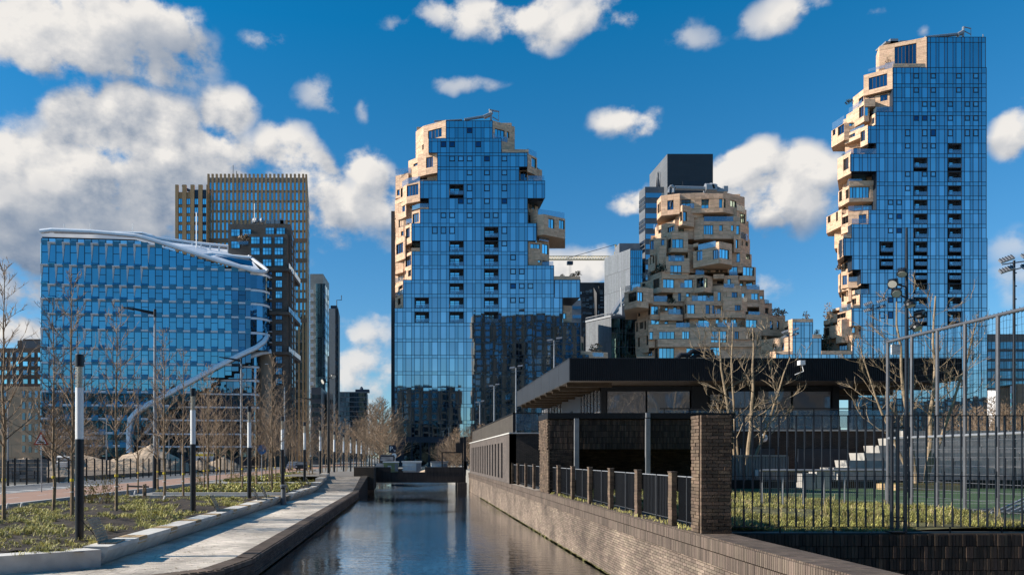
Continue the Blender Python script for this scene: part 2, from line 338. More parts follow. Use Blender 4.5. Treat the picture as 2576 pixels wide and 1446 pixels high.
    def build(s, name, m, parent=None, smooth=False, kind=None, label=None, uv=True):
        o = bpy.data.objects.new(name, s.data(name, m, smooth, uv)); return place(o, parent, kind, label)
def place(o, parent=None, kind=None, label=None):
    col.objects.link(o)
    if parent is not None:
        o.parent = parent; L = parent.get('_b')
        if L is not None: o.matrix_parent_inverse = Matrix.Translation((-L[0], -L[1], -L[2]))
    if kind: o['kind'] = kind
    if label: o['label'] = label
    return o
def tag(o, label, cat, group=None):
    o['label'] = label; o['category'] = cat
    if group: o['group'] = group
    return o
def thing(name, label, cat, base=(0,0,0), group=None):
    "an Empty at the base; its parts are then built in world coordinates"
    o = bpy.data.objects.new(name, None); o.empty_display_size = .3; col.objects.link(o); o.location = base; o['_b'] = tuple(float(c) for c in base)
    return tag(o, label, cat, group)
def struct(o): o['kind'] = 'structure'; return o
def dup(root, loc, label, rz=0, group=None, sc_=1):
    r = root.copy(); col.objects.link(r); r.location = loc; r.rotation_euler = (0,0,rz); r.scale = (sc_,)*3
    r['label'] = label
    if group: r['group'] = group
    for ch in list(root.children):
        c = ch.copy(); col.objects.link(c); c.parent = r
        for g_ in ch.children:
            d_ = g_.copy(); col.objects.link(d_); d_.parent = c
    return r
_unit = {}
def piece(name, m, c, size, rot, parent):
    "one of many alike pieces: a shared 5-sided unit block"
    k = (name, m.name)
    if k not in _unit:
        b = MB(); b.box(-.5,.5,-.5,.5,-.5,.5); _unit[k] = b.data(name, m, uv=False)
    o = bpy.data.objects.new(name, _unit[k]); o.location = c; o.scale = size
    o.rotation_euler = rot if isinstance(rot, tuple) else (0,0,rot)
    return place(o, parent)
def pieces(name, m, lst, parent, limit=300):
    "lst of (centre, (sx,sy,sz), rz, rnd, importance): the largest as objects, the rest as one joined part"
    lst = sorted(lst, key=lambda q: -q[4])
    for c, s_, rz, r_, _ in lst[:limit]: piece(name, m, c, s_, rz, parent)
    if len(lst) > limit:
        b = MB()
        for c, s_, rz, r_, _ in lst[limit:]:
            if isinstance(rz, tuple): M_ = Matrix.Rotation(rz[2],3,'Z')@Matrix.Rotation(rz[1],3,'Y')@Matrix.Rotation(rz[0],3,'X')
            else: M_ = Matrix.Rotation(rz,3,'Z')
            b.obox(c, M_@Vector((s_[0]/2,0,0)), M_@Vector((0,s_[1]/2,0)), M_@Vector((0,0,s_[2]/2)), r_)
        b.build(name+'_field', m, parent, kind='stuff', uv=False)
# ------------------------------------------------------------------ curtain wall towers
def curtain(parent, Y0, rows, cw, phase, nf, loggias=(), wins=(), depth=20, limit=300, mats=(m_gw, m_gn, m_gs), sp=7.8, core=True, lw=.085):
    """rows: (ytop, ybottom, xl, xr, spandrel height) in photo pixels at depth Y0."""
    wide = []; nar = MB(); spa = MB(); mul = MB(); cor = MB()
    lg = [l for l in loggias]
    def pane(b, x0, x1, yt, yb, tilt=.004):
        X0, X1, Z1, Z0 = wx(x0,Y0)+.05, wx(x1,Y0)-.05, wz(yt,Y0)-.04, wz(yb,Y0)+.04
        a, c_, e = (R.uniform(-tilt,tilt) for _ in range(3))
        a, c_, e = a*.35, c_*.35, e*1.2; vs = [(X0,Y0+a,Z0),(X1,Y0+c_,Z0),(X1,Y0+c_+e,Z1),(X0,Y0+a+e,Z1)]
        b.face(vs, R.random())
    for yt, yb, xl, xr, s_ in rows:
        if core:
            ya, yd = Y0+.3+1.6*bool(lg), Y0+depth; xa_, xb_ = wx(xl,Y0)+.02, wx(xr,Y0)-.02
            cor.prism([(xa_,Y0+.3),(xa_,ya),(xb_,ya),(xb_,Y0+.3),(xb_+.01,ya+.01),(xb_ if xb_ > 0 else xb_*yd/Y0-.3,yd),(xa_*yd/Y0+.3 if xa_ > 0 else xa_,yd)] if False else [(xa_,ya),(xb_,ya),(xb_ if xb_ > 0 else xb_*yd/Y0-.3,yd),(xa_*yd/Y0+.3 if xa_ > 0 else xa_,yd)], wz(yb,Y0), wz(yt,Y0))
            cor.box(xa_, xa_+.15, Y0+.3, ya, wz(yb,Y0), wz(yt,Y0)); cor.box(xb_-.15, xb_, Y0+.3, ya, wz(yb,Y0), wz(yt,Y0))
        ys = yt+s_
        k0 = math.floor((xl-phase)/cw)-1; edges = []
        x = phase+k0*cw
        while x < xr+cw:
            edges += [(x, x+cw*nf, 0), (x+cw*nf, x+cw, 1)]; x += cw
        for a, b_, wd in edges:
            a, b_ = max(a, xl), min(b_, xr)
            if b_-a < 2: continue
            cx = (a+b_)/2
            hit = [l for l in lg if l[0] < cx < l[1] and l[2] < (ys+yb)/2 < l[3]]
            if s_ > 0: pane(spa, a, b_, yt, ys)
            if not hit:
                wn = [q for q in wins if a < q[0] < b_ and ys-1 < q[1] < yb+1] if wd else []
                if wd and not wn: wide.append((a, b_, ys, yb))
                elif wd:
                    q = wn[0]; h = (yb-ys)*.5
                    wide.append((a, b_, ys+h, yb))
                    fx0, fx1, fz1, fz0 = wx(a,Y0)+.06, wx(b_,Y0)-.06, wz(ys,Y0)-.06, wz(ys+h,Y0)+.04
                    fr = MB(); t_ = .14; yf = Y0-.10
                    fr.box(fx0,fx1,yf,Y0,fz0,fz0+t_); fr.box(fx0,fx1,yf,Y0,fz1-t_,fz1); fr.box(fx0,fx0+t_,yf,Y0,fz0+t_,fz1-t_); fr.box(fx1-t_,fx1,yf,Y0,fz0+t_,fz1-t_)
                    wo_ = fr.build('opening_window', m_mull, parent)
                    gl = MB(); tl = R.uniform(-.02,.02); gl.face([(fx0+t_,Y0-.03,fz0+t_),(fx1-t_,Y0-.03,fz0+t_),(fx1-t_,Y0-.03+tl,fz1-t_),(fx0+t_,Y0-.03+tl,fz1-t_)])
                    gl.build('pane', m_gd if q[2] else mats[0], wo_)
                else: pane(nar, a, b_, ys, yb)
                mul.box(wx(a,Y0)-lw/2, wx(a,Y0)+lw/2, Y0-.06, Y0+.28, wz(yb,Y0), wz(yt,Y0))
            else: mul.box(wx(a,Y0)-lw/2, wx(a,Y0)+lw/2, Y0-.06, Y0+.28, wz(ys,Y0), wz(yt,Y0))
        mul.box(wx(xr,Y0)-lw/2, wx(xr,Y0)+lw/2, Y0-.07, Y0+.28, wz(yb,Y0), wz(yt,Y0))
        mul.box(wx(xl,Y0)-lw, wx(xl,Y0)+lw/2, Y0-.07, Y0+.28, wz(yb,Y0), wz(yt,Y0))
        for yy in ((yt, ys) if s_ > 0 else (yt,)):
            mul.box(wx(xl,Y0), wx(xr,Y0), Y0-.065, Y0+.28, wz(yy,Y0)-lw/2, wz(yy,Y0)+lw/2)
        mul.box(wx(xl,Y0), wx(xr,Y0), Y0-.068, Y0+.28, wz(yb,Y0)-lw/2, wz(yb,Y0)+lw/2)
    wide.sort(key=lambda q: -(q[1]-q[0])*(q[3]-q[2]))
    for a, b_, yt, yb in wide[:limit]:
        X0, X1, Z1, Z0 = wx(a,Y0)+.05, wx(b_,Y0)-.05, wz(yt,Y0)-.04, wz(yb,Y0)+.04
        piece('glass_pane', mats[0], ((X0+X1)/2, Y0+.03, (Z0+Z1)/2), (X1-X0, .06, Z1-Z0), (R.uniform(-.002,.002), 0, R.uniform(-.0014,.0014)), parent)
    if len(wide) > limit:
        b = MB()
        for q in wide[limit:]: pane(b, *q)
        b.build('glass_pane_field', mats[0], parent, kind='stuff', uv=False)
    nar.build('narrow_pane_field', mats[1], parent, kind='stuff', uv=False)
    if spa.f: spa.build('spandrel_pane_field', mats[2], parent, kind='stuff', uv=False)
    mul.build('mullion_grid', m_mull, parent, kind='stuff', uv=False)
    if core: cor.build('tower_core', m_core, parent, uv=False)
    for x0, x1, yt, yb in lg:
        X0, X1, Z1, Z0 = wx(x0,Y0), wx(x1,Y0), wz(yt,Y0), wz(yb,Y0); D = 1.6
        b = MB(); b.box(X0, X0+.1, Y0, Y0+D, Z0, Z1); b.box(X1-.1, X1, Y0, Y0+D, Z0, Z1); b.box(X0,X1,Y0,Y0+D,Z1-.12,Z1); b.box(X0,X1,Y0,Y0+D,Z0,Z0+.12); b.box(X0,X1,Y0+D-.1,Y0+D,Z0,Z1)
        lo = b.build('loggia', m_room, parent, uv=False)
        b = MB(); wI = X1-X0
        for k in range(2):
            xa = X0+.25+k*wI*.33
            b.face([(xa,Y0+D-.14,Z0+.2),(xa+wI*.29,Y0+D-.14,Z0+.2),(xa+wI*.29,Y0+D-.14,Z1-.55),(xa,Y0+D-.14,Z1-.55)], R.random())
        b.build('pane', m_win, lo)
        b = MB(); b.box(X0+.05,X1-.05,Y0+.02,Y0+.06,Z0+.05,Z0+1.0); b.build('balustrade', m_rail, lo, uv=False)
        b = MB(); hz_ = (Z1-Z0)
        for zz in (Z0+hz_*.32, Z0+hz_*.58, Z1-.45): b.box(X0+.2,X0+wI*.72,Y0+D-.22,Y0+D-.15,zz,zz+.09)
        b.box(X0+wI*.36,X0+wI*.36+.12,Y0+D-.22,Y0+D-.15,Z0,Z1-.3)
        for _ in range(3):
            bx = R.uniform(X0+.2, X1-1); b.box(bx, bx+R.uniform(.3,.9), Y0+.5, Y0+.9, Z0+.12, Z0+R.uniform(.4,.95))
        b.build('window_bars', m_mull, lo, uv=False)
# ------------------------------------------------------------------ stone clad blocks
class Stone:
    def __init__(s, parent, Y0, dback=12, course=.42):
        s.p = parent; s.Y0 = Y0; s.db = dback; s.sl = []; s.pots = []; s.base = MB(); s.soff = MB(); s.co = course
    def wall(s, A, B, z0, z1, holes=()):
        A, B = Vector(A), Vector(B); L = (B-A).length
        if L < .05 or z1-z0 < .05: return
        t = (B-A)/L; n = Vector((t.y, -t.x, 0)); rz = math.atan2(t.y, t.x)
        us = sorted({0., 1.}|{h[i] for h in holes for i in (0,1)}); zs = sorted({z0, z1}|{h[i] for h in holes for i in (2,3)})
        for i in range(len(us)-1):
            for j in range(len(zs)-1):
                ua, ub, za, zb = us[i], us[i+1], zs[j], zs[j+1]
                um, zm = (ua+ub)/2, (za+zb)/2
                if any(h[0] < um < h[1] and h[2] < zm < h[3] for h in holes): continue
                if (ub-ua)*L < .02 or zb-za < .02: continue
                P, Q = A+t*L*ua, A+t*L*ub
                s.base.face([(P.x,P.y,za),(Q.x,Q.y,za),(Q.x,Q.y,zb),(P.x,P.y,zb)])
                k = math.floor(za/s.co)
                while k*s.co < zb-.01:
                    a, b_ = max(k*s.co, za), min((k+1)*s.co, zb)
                    if b_-a > .06:
                        x = ua*L
                        while x < ub*L-.01:
                            ln = min(R.uniform(.7,1.7), ub*L-x)
                            if ub*L-x-ln < .3: ln = ub*L-x
                            pr = R.uniform(.025,.05)
                            c = A+t*(x+ln/2)+n*(pr/2-.01)
                            s.sl.append(((c.x,c.y,(a+b_)/2), (ln-.025, pr+.02, b_-a-.025), rz, R.random(), ln*(b_-a)*(1 if n.y < -.3 else .4)))
                            x += ln
                    k += 1
        for u0, u1, za, zb in holes:
            P, Q = A+t*L*u0, A+t*L*u1; d = -n*.32
            for q in ([P,P+d,za,zb],[Q+d,Q,za,zb]):
                s.base.face([(q[0].x,q[0].y,za),(q[1].x,q[1].y,za),(q[1].x,q[1].y,zb),(q[0].x,q[0].y,zb)])
            s.base.face([(P.x,P.y,za),(Q.x,Q.y,za),((Q+d).x,(Q+d).y,za),((P+d).x,(P+d).y,za)])
            s.base.face([(P.x,P.y,zb),((P+d).x,(P+d).y,zb),((Q+d).x,(Q+d).y,zb),(Q.x,Q.y,zb)])
    def block(s, pts, yt, yb, wins=(), T=None, db=None, dark=()):
        if T:
            fx, fy = T; pts = [(fx(x), d) for x, d in pts]; yt, yb = fy(yt), fy(yb)
            wins = [(fx(q[0]), fx(q[1]), fy(q[2]), fy(q[3]), q[4]) + tuple(q[5:]) for q in wins]
        Y0 = s.Y0; db = s.db if db is None else db
        P = [Vector((wx(x, Y0+d), Y0+d, 0)) for x, d in pts]
        Yn = Y0+min(d for _, d in pts); z1, z0 = wz(yt, Yn), wz(yb, Yn)
        for i in range(len(P)-1):
            A, B = P[i], P[i+1]; t = B-A; L = t.length; hs = []
            if L < .01: continue
            for q in wins:
                xm = (q[0]+q[1])/2
                if not (min(pts[i][0],pts[i+1][0]) <= xm < max(pts[i][0],pts[i+1][0])): continue
                def tt(x):
                    r_ = (x-PX)/F; den = t.x-r_*t.y
                    return min(.995, max(.005, (r_*A.y-A.x)/den)) if abs(den) > 1e-6 else .5
                u0, u1 = sorted((tt(q[0]), tt(q[1])))
                if (u1-u0)*L < .15: continue
                Ym = A.y+t.y*(u0+u1)/2
                za, zb = wz(q[3], Ym), wz(q[2], Ym)
                za, zb = max(za, z0+.1), min(zb, z1-.1)
                if zb-za < .3: continue
                hs.append((u0, u1, za, zb)); s.window(A+t*u0, A+t*u1, za, zb, q[4], q[5] if len(q) > 5 else 0)
            s.wall(A, B, z0, z1, hs)
        yk = Y0+db
        xa = P[0].x*yk/P[0].y+(.4 if P[0].x > 0 else -.0); xb = P[-1].x*yk/P[-1].y-(.4 if P[-1].x < 0 else 0)
        if xb < xa+.3: xb = xa+.3
        s.wall(Vector((xa, yk, 0)), P[0], z0, z1); s.wall(P[-1], Vector((xb, yk, 0)), z0, z1)
        poly = [(p.x, p.y) for p in P]+[(xb, yk), (xa, yk)]
        if len(P) > 1 and R.random() < .28 and (P[-1]-P[0]).length > 2.5 and db > 6:
            pq = P[0].lerp(P[-1], R.uniform(.15,.85)); s.pots.append((pq.x, pq.y+.6, z1))
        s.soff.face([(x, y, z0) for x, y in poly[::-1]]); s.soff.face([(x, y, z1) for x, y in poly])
    def window(s, A, B, za, zb, n, dk=0):
        t = (B-A); L = t.length; t = t/L; nn = Vector((t.y,-t.x,0)); c = (A+B)/2-nn*.22; c.z = (za+zb)/2
        fr = MB(); h = zb-za; fw = .09
        U = t*L/2; Z = Vector((0,0,1))
        fr.obox(c+Z*(h/2-fw/2), U, Z*fw/2, nn*.07); fr.obox(c-Z*(h/2-fw/2), U, Z*fw/2, nn*.07)
        n = max(1, n)
        for k in range(n+1):
            fr.obox(c+t*(-L/2+fw/2+(L-fw)*k/n), t*fw/2, Z*(h/2-fw), nn*.065)
        wo_ = fr.build('window', m_frame, s.p, uv=False)
        g_ = MB()
        for k in range(n):
            a = c+t*(-L/2+L*k/n+fw*.6)-nn*.02; b = c+t*(-L/2+L*(k+1)/n-fw*.6)-nn*.02; j = R.uniform(-.012,.012)
            g_.face([a-Z*(h/2-fw), b-Z*(h/2-fw)+nn*j, b+Z*(h/2-fw)+nn*(j+.01), a+Z*(h/2-fw)], R.random())
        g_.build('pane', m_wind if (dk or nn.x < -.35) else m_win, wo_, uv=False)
    def rail(s, pts, yt, yb, T=None):
        if T: fx, fy = T; pts = [(fx(x), d) for x, d in pts]; yt, yb = fy(yt), fy(yb)
        Y0 = s.Y0; b = MB(); Yn = Y0+min(d for _, d in pts); z1, z0 = wz(yt,Yn), wz(yb,Yn)
        P = [Vector((wx(x,Y0+d), Y0+d, 0)) for x, d in pts]
        for A, B in zip(P, P[1:]):
            t = (B-A).normalized(); b.obox(((A.x+B.x)/2, (A.y+B.y)/2, (z0+z1)/2), (B-A)/2, Vector((0,0,(z1-z0)/2)), Vector((t.y,-t.x,0))*.02)
        b.build('balustrade', m_rail, s.p, uv=False)
    def done(s):
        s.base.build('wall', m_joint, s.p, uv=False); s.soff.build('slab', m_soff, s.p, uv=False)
        pieces('stone_slab', m_stone, s.sl, s.p)
        for p in s.pots: shrub(s.p, p, R.uniform(.45,.9), m_dgreen if R.random() < .5 else m_twig, 36, tall=R.uniform(.6,1.4))
def crop(rx, ry, s):
    k = 2576/4096
    return (lambda x: (rx+x/s)*k), (lambda y: (ry+y/s)*k)
def shrub(parent, c, r, m=m_dgreen, n=60, name='shrub', tall=1.):
    b = MB()
    for _ in range(n):
        v = Vector((R.gauss(0,1),R.gauss(0,1),R.gauss(0,1))).normalized()*r*R.random()**.4; v.z = abs(v.z)*tall
        p = Vector(c)+v; a = Vector((R.uniform(-1,1),R.uniform(-1,1),R.uniform(-1,1))).normalized()*r*.22; e = Vector((R.uniform(-1,1),R.uniform(-1,1),R.uniform(-1,1))).normalized()*r*.16
        b.face([p-a, p+e, p+a, p-e], R.random())
    for _ in range(5):
        b.bar(c, Vector(c)+Vector((R.uniform(-r,r)*.6, R.uniform(-r,r)*.6, r*tall*.9)), .04)
    return b.build(name, m, parent, uv=False)
# ================================================================== SETTING
T17 = 17.4
b = MB(); b.box(-4000, 4000, -1500, 6000, -1.2, -.6); struct(b.build('ground', m_gnd2))
b = MB()
b.face([(-60,-120,0),(60,-120,0),(60,13.8,0),(-60,13.8,0)]); b.face([(-60,13.8,0),(5.3,13.8,0),(5.3,17.9,0),(-60,17.9,0)]); b.face([(-5.0,17.9,0),(5.3,17.9,0),(5.3,128,0),(-5.0,128,0)])
m_water = mat('canal_water', (.006, .011, .014), rough=.03, var=.1, ior=4.6, spec=.6)
t_ = m_water.node_tree; 
geo = nd(t_, 'ShaderNodeNewGeometry')
n_a = nd(t_, 'ShaderNodeTexNoise'); n_a.inputs['Scale'].default_value = 1; n_a.inputs['Detail'].default_value = 3.5; n_a.inputs['Roughness'].default_value = .62
lnk(t_, vmt(t_, 'MULTIPLY', geo.outputs['Position'], (1.5, 4.2, 1)).outputs[0], n_a.inputs['Vector'])
n_b = nd(t_, 'ShaderNodeTexNoise'); n_b.inputs['Scale'].default_value = 1; n_b.inputs['Detail'].default_value = 1.5
lnk(t_, vmt(t_, 'MULTIPLY', geo.outputs['Position'], (.16, .1, 1)).outputs[0], n_b.inputs['Vector'])
h_ = mth(t_, 'MULTIPLY', n_a.outputs['Fac'], mth(t_, 'MULTIPLY_ADD', n_b.outputs['Fac'], 2.6, -.75, clamp=True))
bp = nd(t_, 'ShaderNodeBump'); bp.inputs['Distance'].default_value = .04; lnk(t_, h_, bp.inputs['Height'])
pw = t_.nodes['Principled BSDF']; lnk(t_, bp.outputs[0], pw.inputs['Normal']); lnk(t_, bp.outputs[0], pw.inputs['Coat Normal']); pw.inputs['Coat Weight'].default_value = 1; pw.inputs['Coat Roughness'].default_value = .03; pw.inputs['Coat IOR'].default_value = 1.8
struct(b.build('water', m_water))
GL = 1.02     # left bank level
b = MB(); b.box(-900, -18.1, 17.9, 130, -.5, GL-.04); b.box(-18.1, -7.95, 18.6, 62, -.5, .80); b.box(-18.1, -8.0, 62, 130, -.5, GL)
b.box(-900, 900, 128, 3000, -.5, 1.0)
struct(b.build('left_bank_ground', m_gnd2))
b = MB(); b.box(5.85, 900, 14.0, 128, -.5, 1.765); struct(b.build('right_bank_ground', m_gnd2))
b = MB(); b.box(-23.9, -18.3, 17.9, 300, GL-.05, GL); struct(b.build('bike_path', m_path))
b = MB(); b.box(-29.6, -24.1, 17.9, 300, GL-.05, GL-.004)
struct(b.build('road', m_road))
b = MB()
for k in range(40):
    y = 30+k*3.1; b.box(-21.15,-21.05,y,y+1.1,GL,GL+.004)
b.box(-24.1,-23.9,17.9,300,GL-.05,GL+.012); b.box(-29.9,-29.6,17.9,300,GL-.05,GL+.02)
for k in range(7): b.face([(-24.4-k*.02,44+k*2.2,GL+.002),(-25.6,44.6+k*2.2,GL+.002),(-25.6,45.2+k*2.2,GL+.002),(-24.4,45.5+k*2.2,GL+.002)])
struct(b.build('road_markings', m_kerb))
ks = MB(); kt = bpy.data.objects.new('kerb', None); kt['kind'] = 'structure'; col.objects.link(kt); kt['_b'] = (0,0,0)
pieces('kerb_stone', m_kerb, [((-18.2, 18.4+k*1.0, GL-.1), (.22, .985, .30), 0, R.random(), 90-k) for k in range(90)], kt)
# soil beds
def soilbed(poly_x0, x1, y0, y1, z, seed):
    rr = random.Random(seed); b = MB(); nx, ny = 26, int((y1-y0)*2.2)
    P = lambda i, j: (poly_x0+(x1-poly_x0)*i/nx, y0+(y1-y0)*j/ny)
    zz = [[z+rr.uniform(-.045,.045)+.05*math.sin(i*.6+j*.23)*(0<i<nx) for j in range(ny+1)] for i in range(nx+1)]
    for i in range(nx):
        for j in range(ny):
            b.face([(*P(i,j),zz[i][j]),(*P(i+1,j),zz[i+1][j]),(*P(i+1,j+1),zz[i+1][j+1]),(*P(i,j+1),zz[i][j+1])])
    o = b.build('planting_bed', m_soil, smooth=True); struct(o)
soilbed(-18.05, -7.85, 17.9, 43.3, .90, 1); soilbed(-16.2, -7.8, 46.6, 62, .97, 2)
# ---- promenade of small clinkers
b = MB(); b.face([(-7.9,17.2,.495),(-4.62,17.2,.495),(-4.62,57,.495),(-7.9,57,.495)]); b.face([(-7.9,57,.495),(-4.62,57,.495),(-4.62,66.2,1.49),(-7.9,66.2,1.49)])
b.face([(-18,43.2,.83),(-7.6,43.2,.83),(-7.6,46.8,.83),(-18,46.8,.83)])
b.face([(-12,66.2,1.49),(-3.9,66.2,1.49),(-3.9,90,1.49),(-12,90,1.49)]); b.face([(-12,14.5,.49),(-5.1,17.2,.495),(-7.9,17.2,.495),(-12,17.2,.495)])
pr = struct(b.build('promenade', m_pavej))
L_ = []
y = 15.6; k = 0
while y < 57:
    x0 = -7.75+(.1 if k % 2 else 0)
    x = x0 if y > 17.6 else -12
    xe = -4.66 if y > 17.6 else -4.9-(17.6-y)*.95
    while x < xe:
        xw = min(.2, xe-x)
        if xw > .04: L_.append(((x+xw/2, y+.05, .49+R.uniform(-.0015,.0015)), (xw-.008, .092, .03), 0, R.random(), 100-y+R.random()*.01))
        x += .2
    y += .1; k += 1
pieces('paving_brick', m_pave, L_, pr)
b = MB(); y = 57.0
while y < 66:
    z = .495+(y-57)/9.2*.995
    for i in range(15):
        x = -7.75+.2*i+(.1 if k % 2 else 0)
        b.box(x, min(x+.192,-4.66), y, y+.192, z-.02, z+.012+.01*0, R.random())
    y += .2; k += 1
b.build('ramp_paving', m_pave, pr, kind='stuff', uv=False)
# ---- brick quay edge on the left of the canal
q = thing('quay_edge', 'low dark brick quay edge along the left side of the canal', 'quay wall', (-4.4, 17.6, 0))
path = [(-9.5,13.2),(-4.95,17.55),(-4.62,19.5),(-4.6,57)]; out = [(-9.1,12.5),(-4.5,17.3),(-4.16,19.3),(-4.15,57)]
b = MB()
for i in range(3):
    p, p2, o1, o2 = path[i], path[i+1], out[i], out[i+1]
    zt = .56
    b.mesh([(p[0],p[1],-.3),(p2[0],p2[1],-.3),(o2[0],o2[1],-.3),(o1[0],o1[1],-.3),(p[0],p[1],zt),(p2[0],p2[1],zt),(o2[0],o2[1],zt),(o1[0],o1[1],zt)],
           [(0,1,5,4),(1,2,6,5),(2,3,7,6),(3,0,4,7),(4,5,6,7)])
p, p2, o1, o2 = (-4.6,57),(-4.55,66.2),(-4.15,57),(-4.0,66.2)
b.mesh([(p[0],p[1],-.3),(p2[0],p2[1],-.3),(o2[0],o2[1],-.3),(o1[0],o1[1],-.3),(p[0],p[1],.56),(p2[0],p2[1],1.55),(o2[0],o2[1],1.55),(o1[0],o1[1],.56)],[(0,1,5,4),(1,2,6,5),(2,3,7,6),(3,0,4,7),(4,5,6,7)])
b.build('quay_core', m_mortd, q)
L_ = []
for i in range(3):
    A, B = Vector((*out[i],0)), Vector((*out[i+1],0)); t = (B-A); LL = t.length; t /= LL; nn = Vector((t.y,-t.x,0)); rz = math.atan2(t.y,t.x)
    s_ = 0
    while s_ < LL-.03:
        for zc, pr_ in ((.50,.05),(.385,.0),(.32,.0),(.255,.0),(.19,.0),(.10,.03)):
            hgt = .115 if pr_ else .055
            if zc > .45 and s_*10 % 1 >= 0:
                pass
            c = A+t*(s_+.11)+nn*(pr_*.6-.03); L_.append(((c.x,c.y,zc), (.212,.10,hgt), rz, R.random(), 90-c.y))
        c = A+t*(s_+.11)-nn*.22; L_.append(((c.x,c.y,.565), (.052,.43,.03), rz, R.random(), 88-c.y)); c = A+t*(s_+.05)-nn*.22
        L_.append(((c.x,c.y,.564), (.052,.43,.03), rz, R.random(), 88-c.y)); c = A+t*(s_+.17)-nn*.22; L_.append(((c.x,c.y,.566), (.052,.43,.03), rz, R.random(), 88-c.y))
        s_ += .22
pieces('brick', m_brkc, L_, q)
# ---- canal wall on the right
q = thing('canal_wall', 'brown brick canal wall with a dark coping on the right bank', 'canal wall', (5.5, 14, 0))
b = MB(); b.box(5.25, 5.85, 5.5, 14.0, -.4, 1.70); b.box(5.25, 5.87, 14.0, 71, -.4, 1.735); b.build('wall_core', m_mort, q)
L_ = []
for kz in range(21):
    z = .035+kz*.0625
    if z > 1.29: break
    y = 5.6+(.11 if kz % 2 else 0)
    while y < 71:
        L_.append(((5.235+R.uniform(-.0015,.0015), y, z), (.05, .207, .052), 0, R.random(), 300-y if y > 8.8 else 0)); y += .22
b1 = L_
pieces('brick', m_brk, b1, q)
L_ = []
y = 5.6
while y < 71:
    L_.append(((5.205+R.uniform(-.002,.002), y, 1.41), (.07, .052, .208), 0, R.random(), 300-y if y > 8.6 else 0))
    L_.append(((5.20+R.uniform(-.002,.002), y, 1.635), (.08, .052, .20), 0, R.random(), 300-y if y > 8.6 else 0))
    if y < 32:
        for kx in range(3): L_.append(((5.30+kx*.212, y, 1.74), (.205, .052, .04), 0, R.random(), 301-y if y > 8.6 else 0))
    y += .0625
pieces('coping_brick', m_brkc, L_, q)
b = MB()
for _ in range(700):
    y = 9+R.random()**1.6*50; b.box(5.19,5.22,y,y+R.uniform(.05,.5),0,R.uniform(.02,.07),R.random())
b.build('algae_line', mat('algae',(.11,.10,.03),rough=.8,rnd=.3), q, kind='stuff', uv=False)
# dark wall below the right fence, with the pit in front of it
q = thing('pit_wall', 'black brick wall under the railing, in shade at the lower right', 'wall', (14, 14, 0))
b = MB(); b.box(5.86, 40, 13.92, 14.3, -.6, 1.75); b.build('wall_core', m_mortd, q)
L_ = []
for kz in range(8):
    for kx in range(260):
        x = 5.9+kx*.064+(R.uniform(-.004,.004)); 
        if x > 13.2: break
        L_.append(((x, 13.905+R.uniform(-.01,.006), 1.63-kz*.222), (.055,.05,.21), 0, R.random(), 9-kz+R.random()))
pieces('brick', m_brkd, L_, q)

# ================================================================== GLASS TOWERS
T4 = crop(1500,400,1.607); T5 = crop(1500,1200,2.0656)
fx, fy = T4; gx, gy = T5
q = thing('glass_tower', 'blue glass apartment tower with stone terraces down both edges, left of centre', 'tower', (w(1230,1150,180).x, 180, 1), 'glass fronted terraced towers')
rows = []
def rw(yt, yb, xl, xr, s=20): rows.append((fy(yt), fy(yb), fx(xl), fx(xr), s*.3914))
rw(135,247,457,755,44); rw(247,340,346,812); rw(340,430,402,980); rw(430,520,402,928); rw(520,632,291,1092,22); rw(632,702,346,980,1); rw(702,793,291,982,22); rw(793,905,236,1037,22)
rw(905,974,291,982,1); rw(974,1064,238,983); rw(1064,1156,238,1150); rw(1156,1247,182,1150,22); rw(1247,1338,182,1205,22); rw(1338,1432,127,1205,22)
for yt, yb, xr in ((185,318,1697),(318,453,1697),(453,589,1765),(589,722,1765),(722,858,1765),(858,994,1765),(994,1130,1765)): rows.append((gy(yt+ (3 if yt==185 else 0)), gy(yb), gx(162), gx(xr), 28*.3045))
W1 = [(606,197,1),(440,287,1),(496,287,1),(663,287,1),(497,378,0),(552,378,0),(608,378,0),(720,378,1),(832,378,0),(609,468,0),(720,468,0),(832,468,0),(608,560,0),(720,560,0),(832,560,0),
      (553,650,1),(608,650,0),(720,650,0),(832,650,1),(441,741,0),(497,741,0),(609,741,0),(721,741,0),(777,741,0),(386,832,0),(441,832,0),(497,832,0),(832,832,0),(833,923,0),(890,1013,0),(890,1105,0),(946,1105,0),
      (890,1196,1),(946,1196,0),(1002,1196,0),(890,1287,0),(946,1287,0)]
LG = [(480,570,542,610),(704,794,817,883)]
for y in (905,997,1087,1178,1270,1362): LG.append((480,570,y,y+70)); LG.append((704,794,y,y+70))
LG += [(258,349,1270,1338),(258,349,1362,1430)]
curtain(q, 180, rows, 55.9*.3914, fx(458)-55.9*.3914*2, .36, [(fx(a),fx(b_),fy(c),fy(d)) for a,b_,c,d in LG], [(fx(a+8),fy(c),k) for a,c,k in W1])
rows = [(fy(1156), fy(1270), fx(1155), fx(1320), 22*.3914)]
curtain(q, 179.9, rows, 55.9*.3914, fx(458)-55.9*.3914*2, .36, limit=10)
b = MB(); b.box(wx(gx(162),180), wx(gx(1765),180), 180.0, 200, .9, wz(gy(1128),180)); b.build('ground_floor', m_core, q)
b = MB()
for k in range(9): x = wx(gx(240+k*72),180); b.box(x,x+1.6,179.8,180.0,1,wz(gy(1175),180))
b.build('shop_window', m_blued, q)
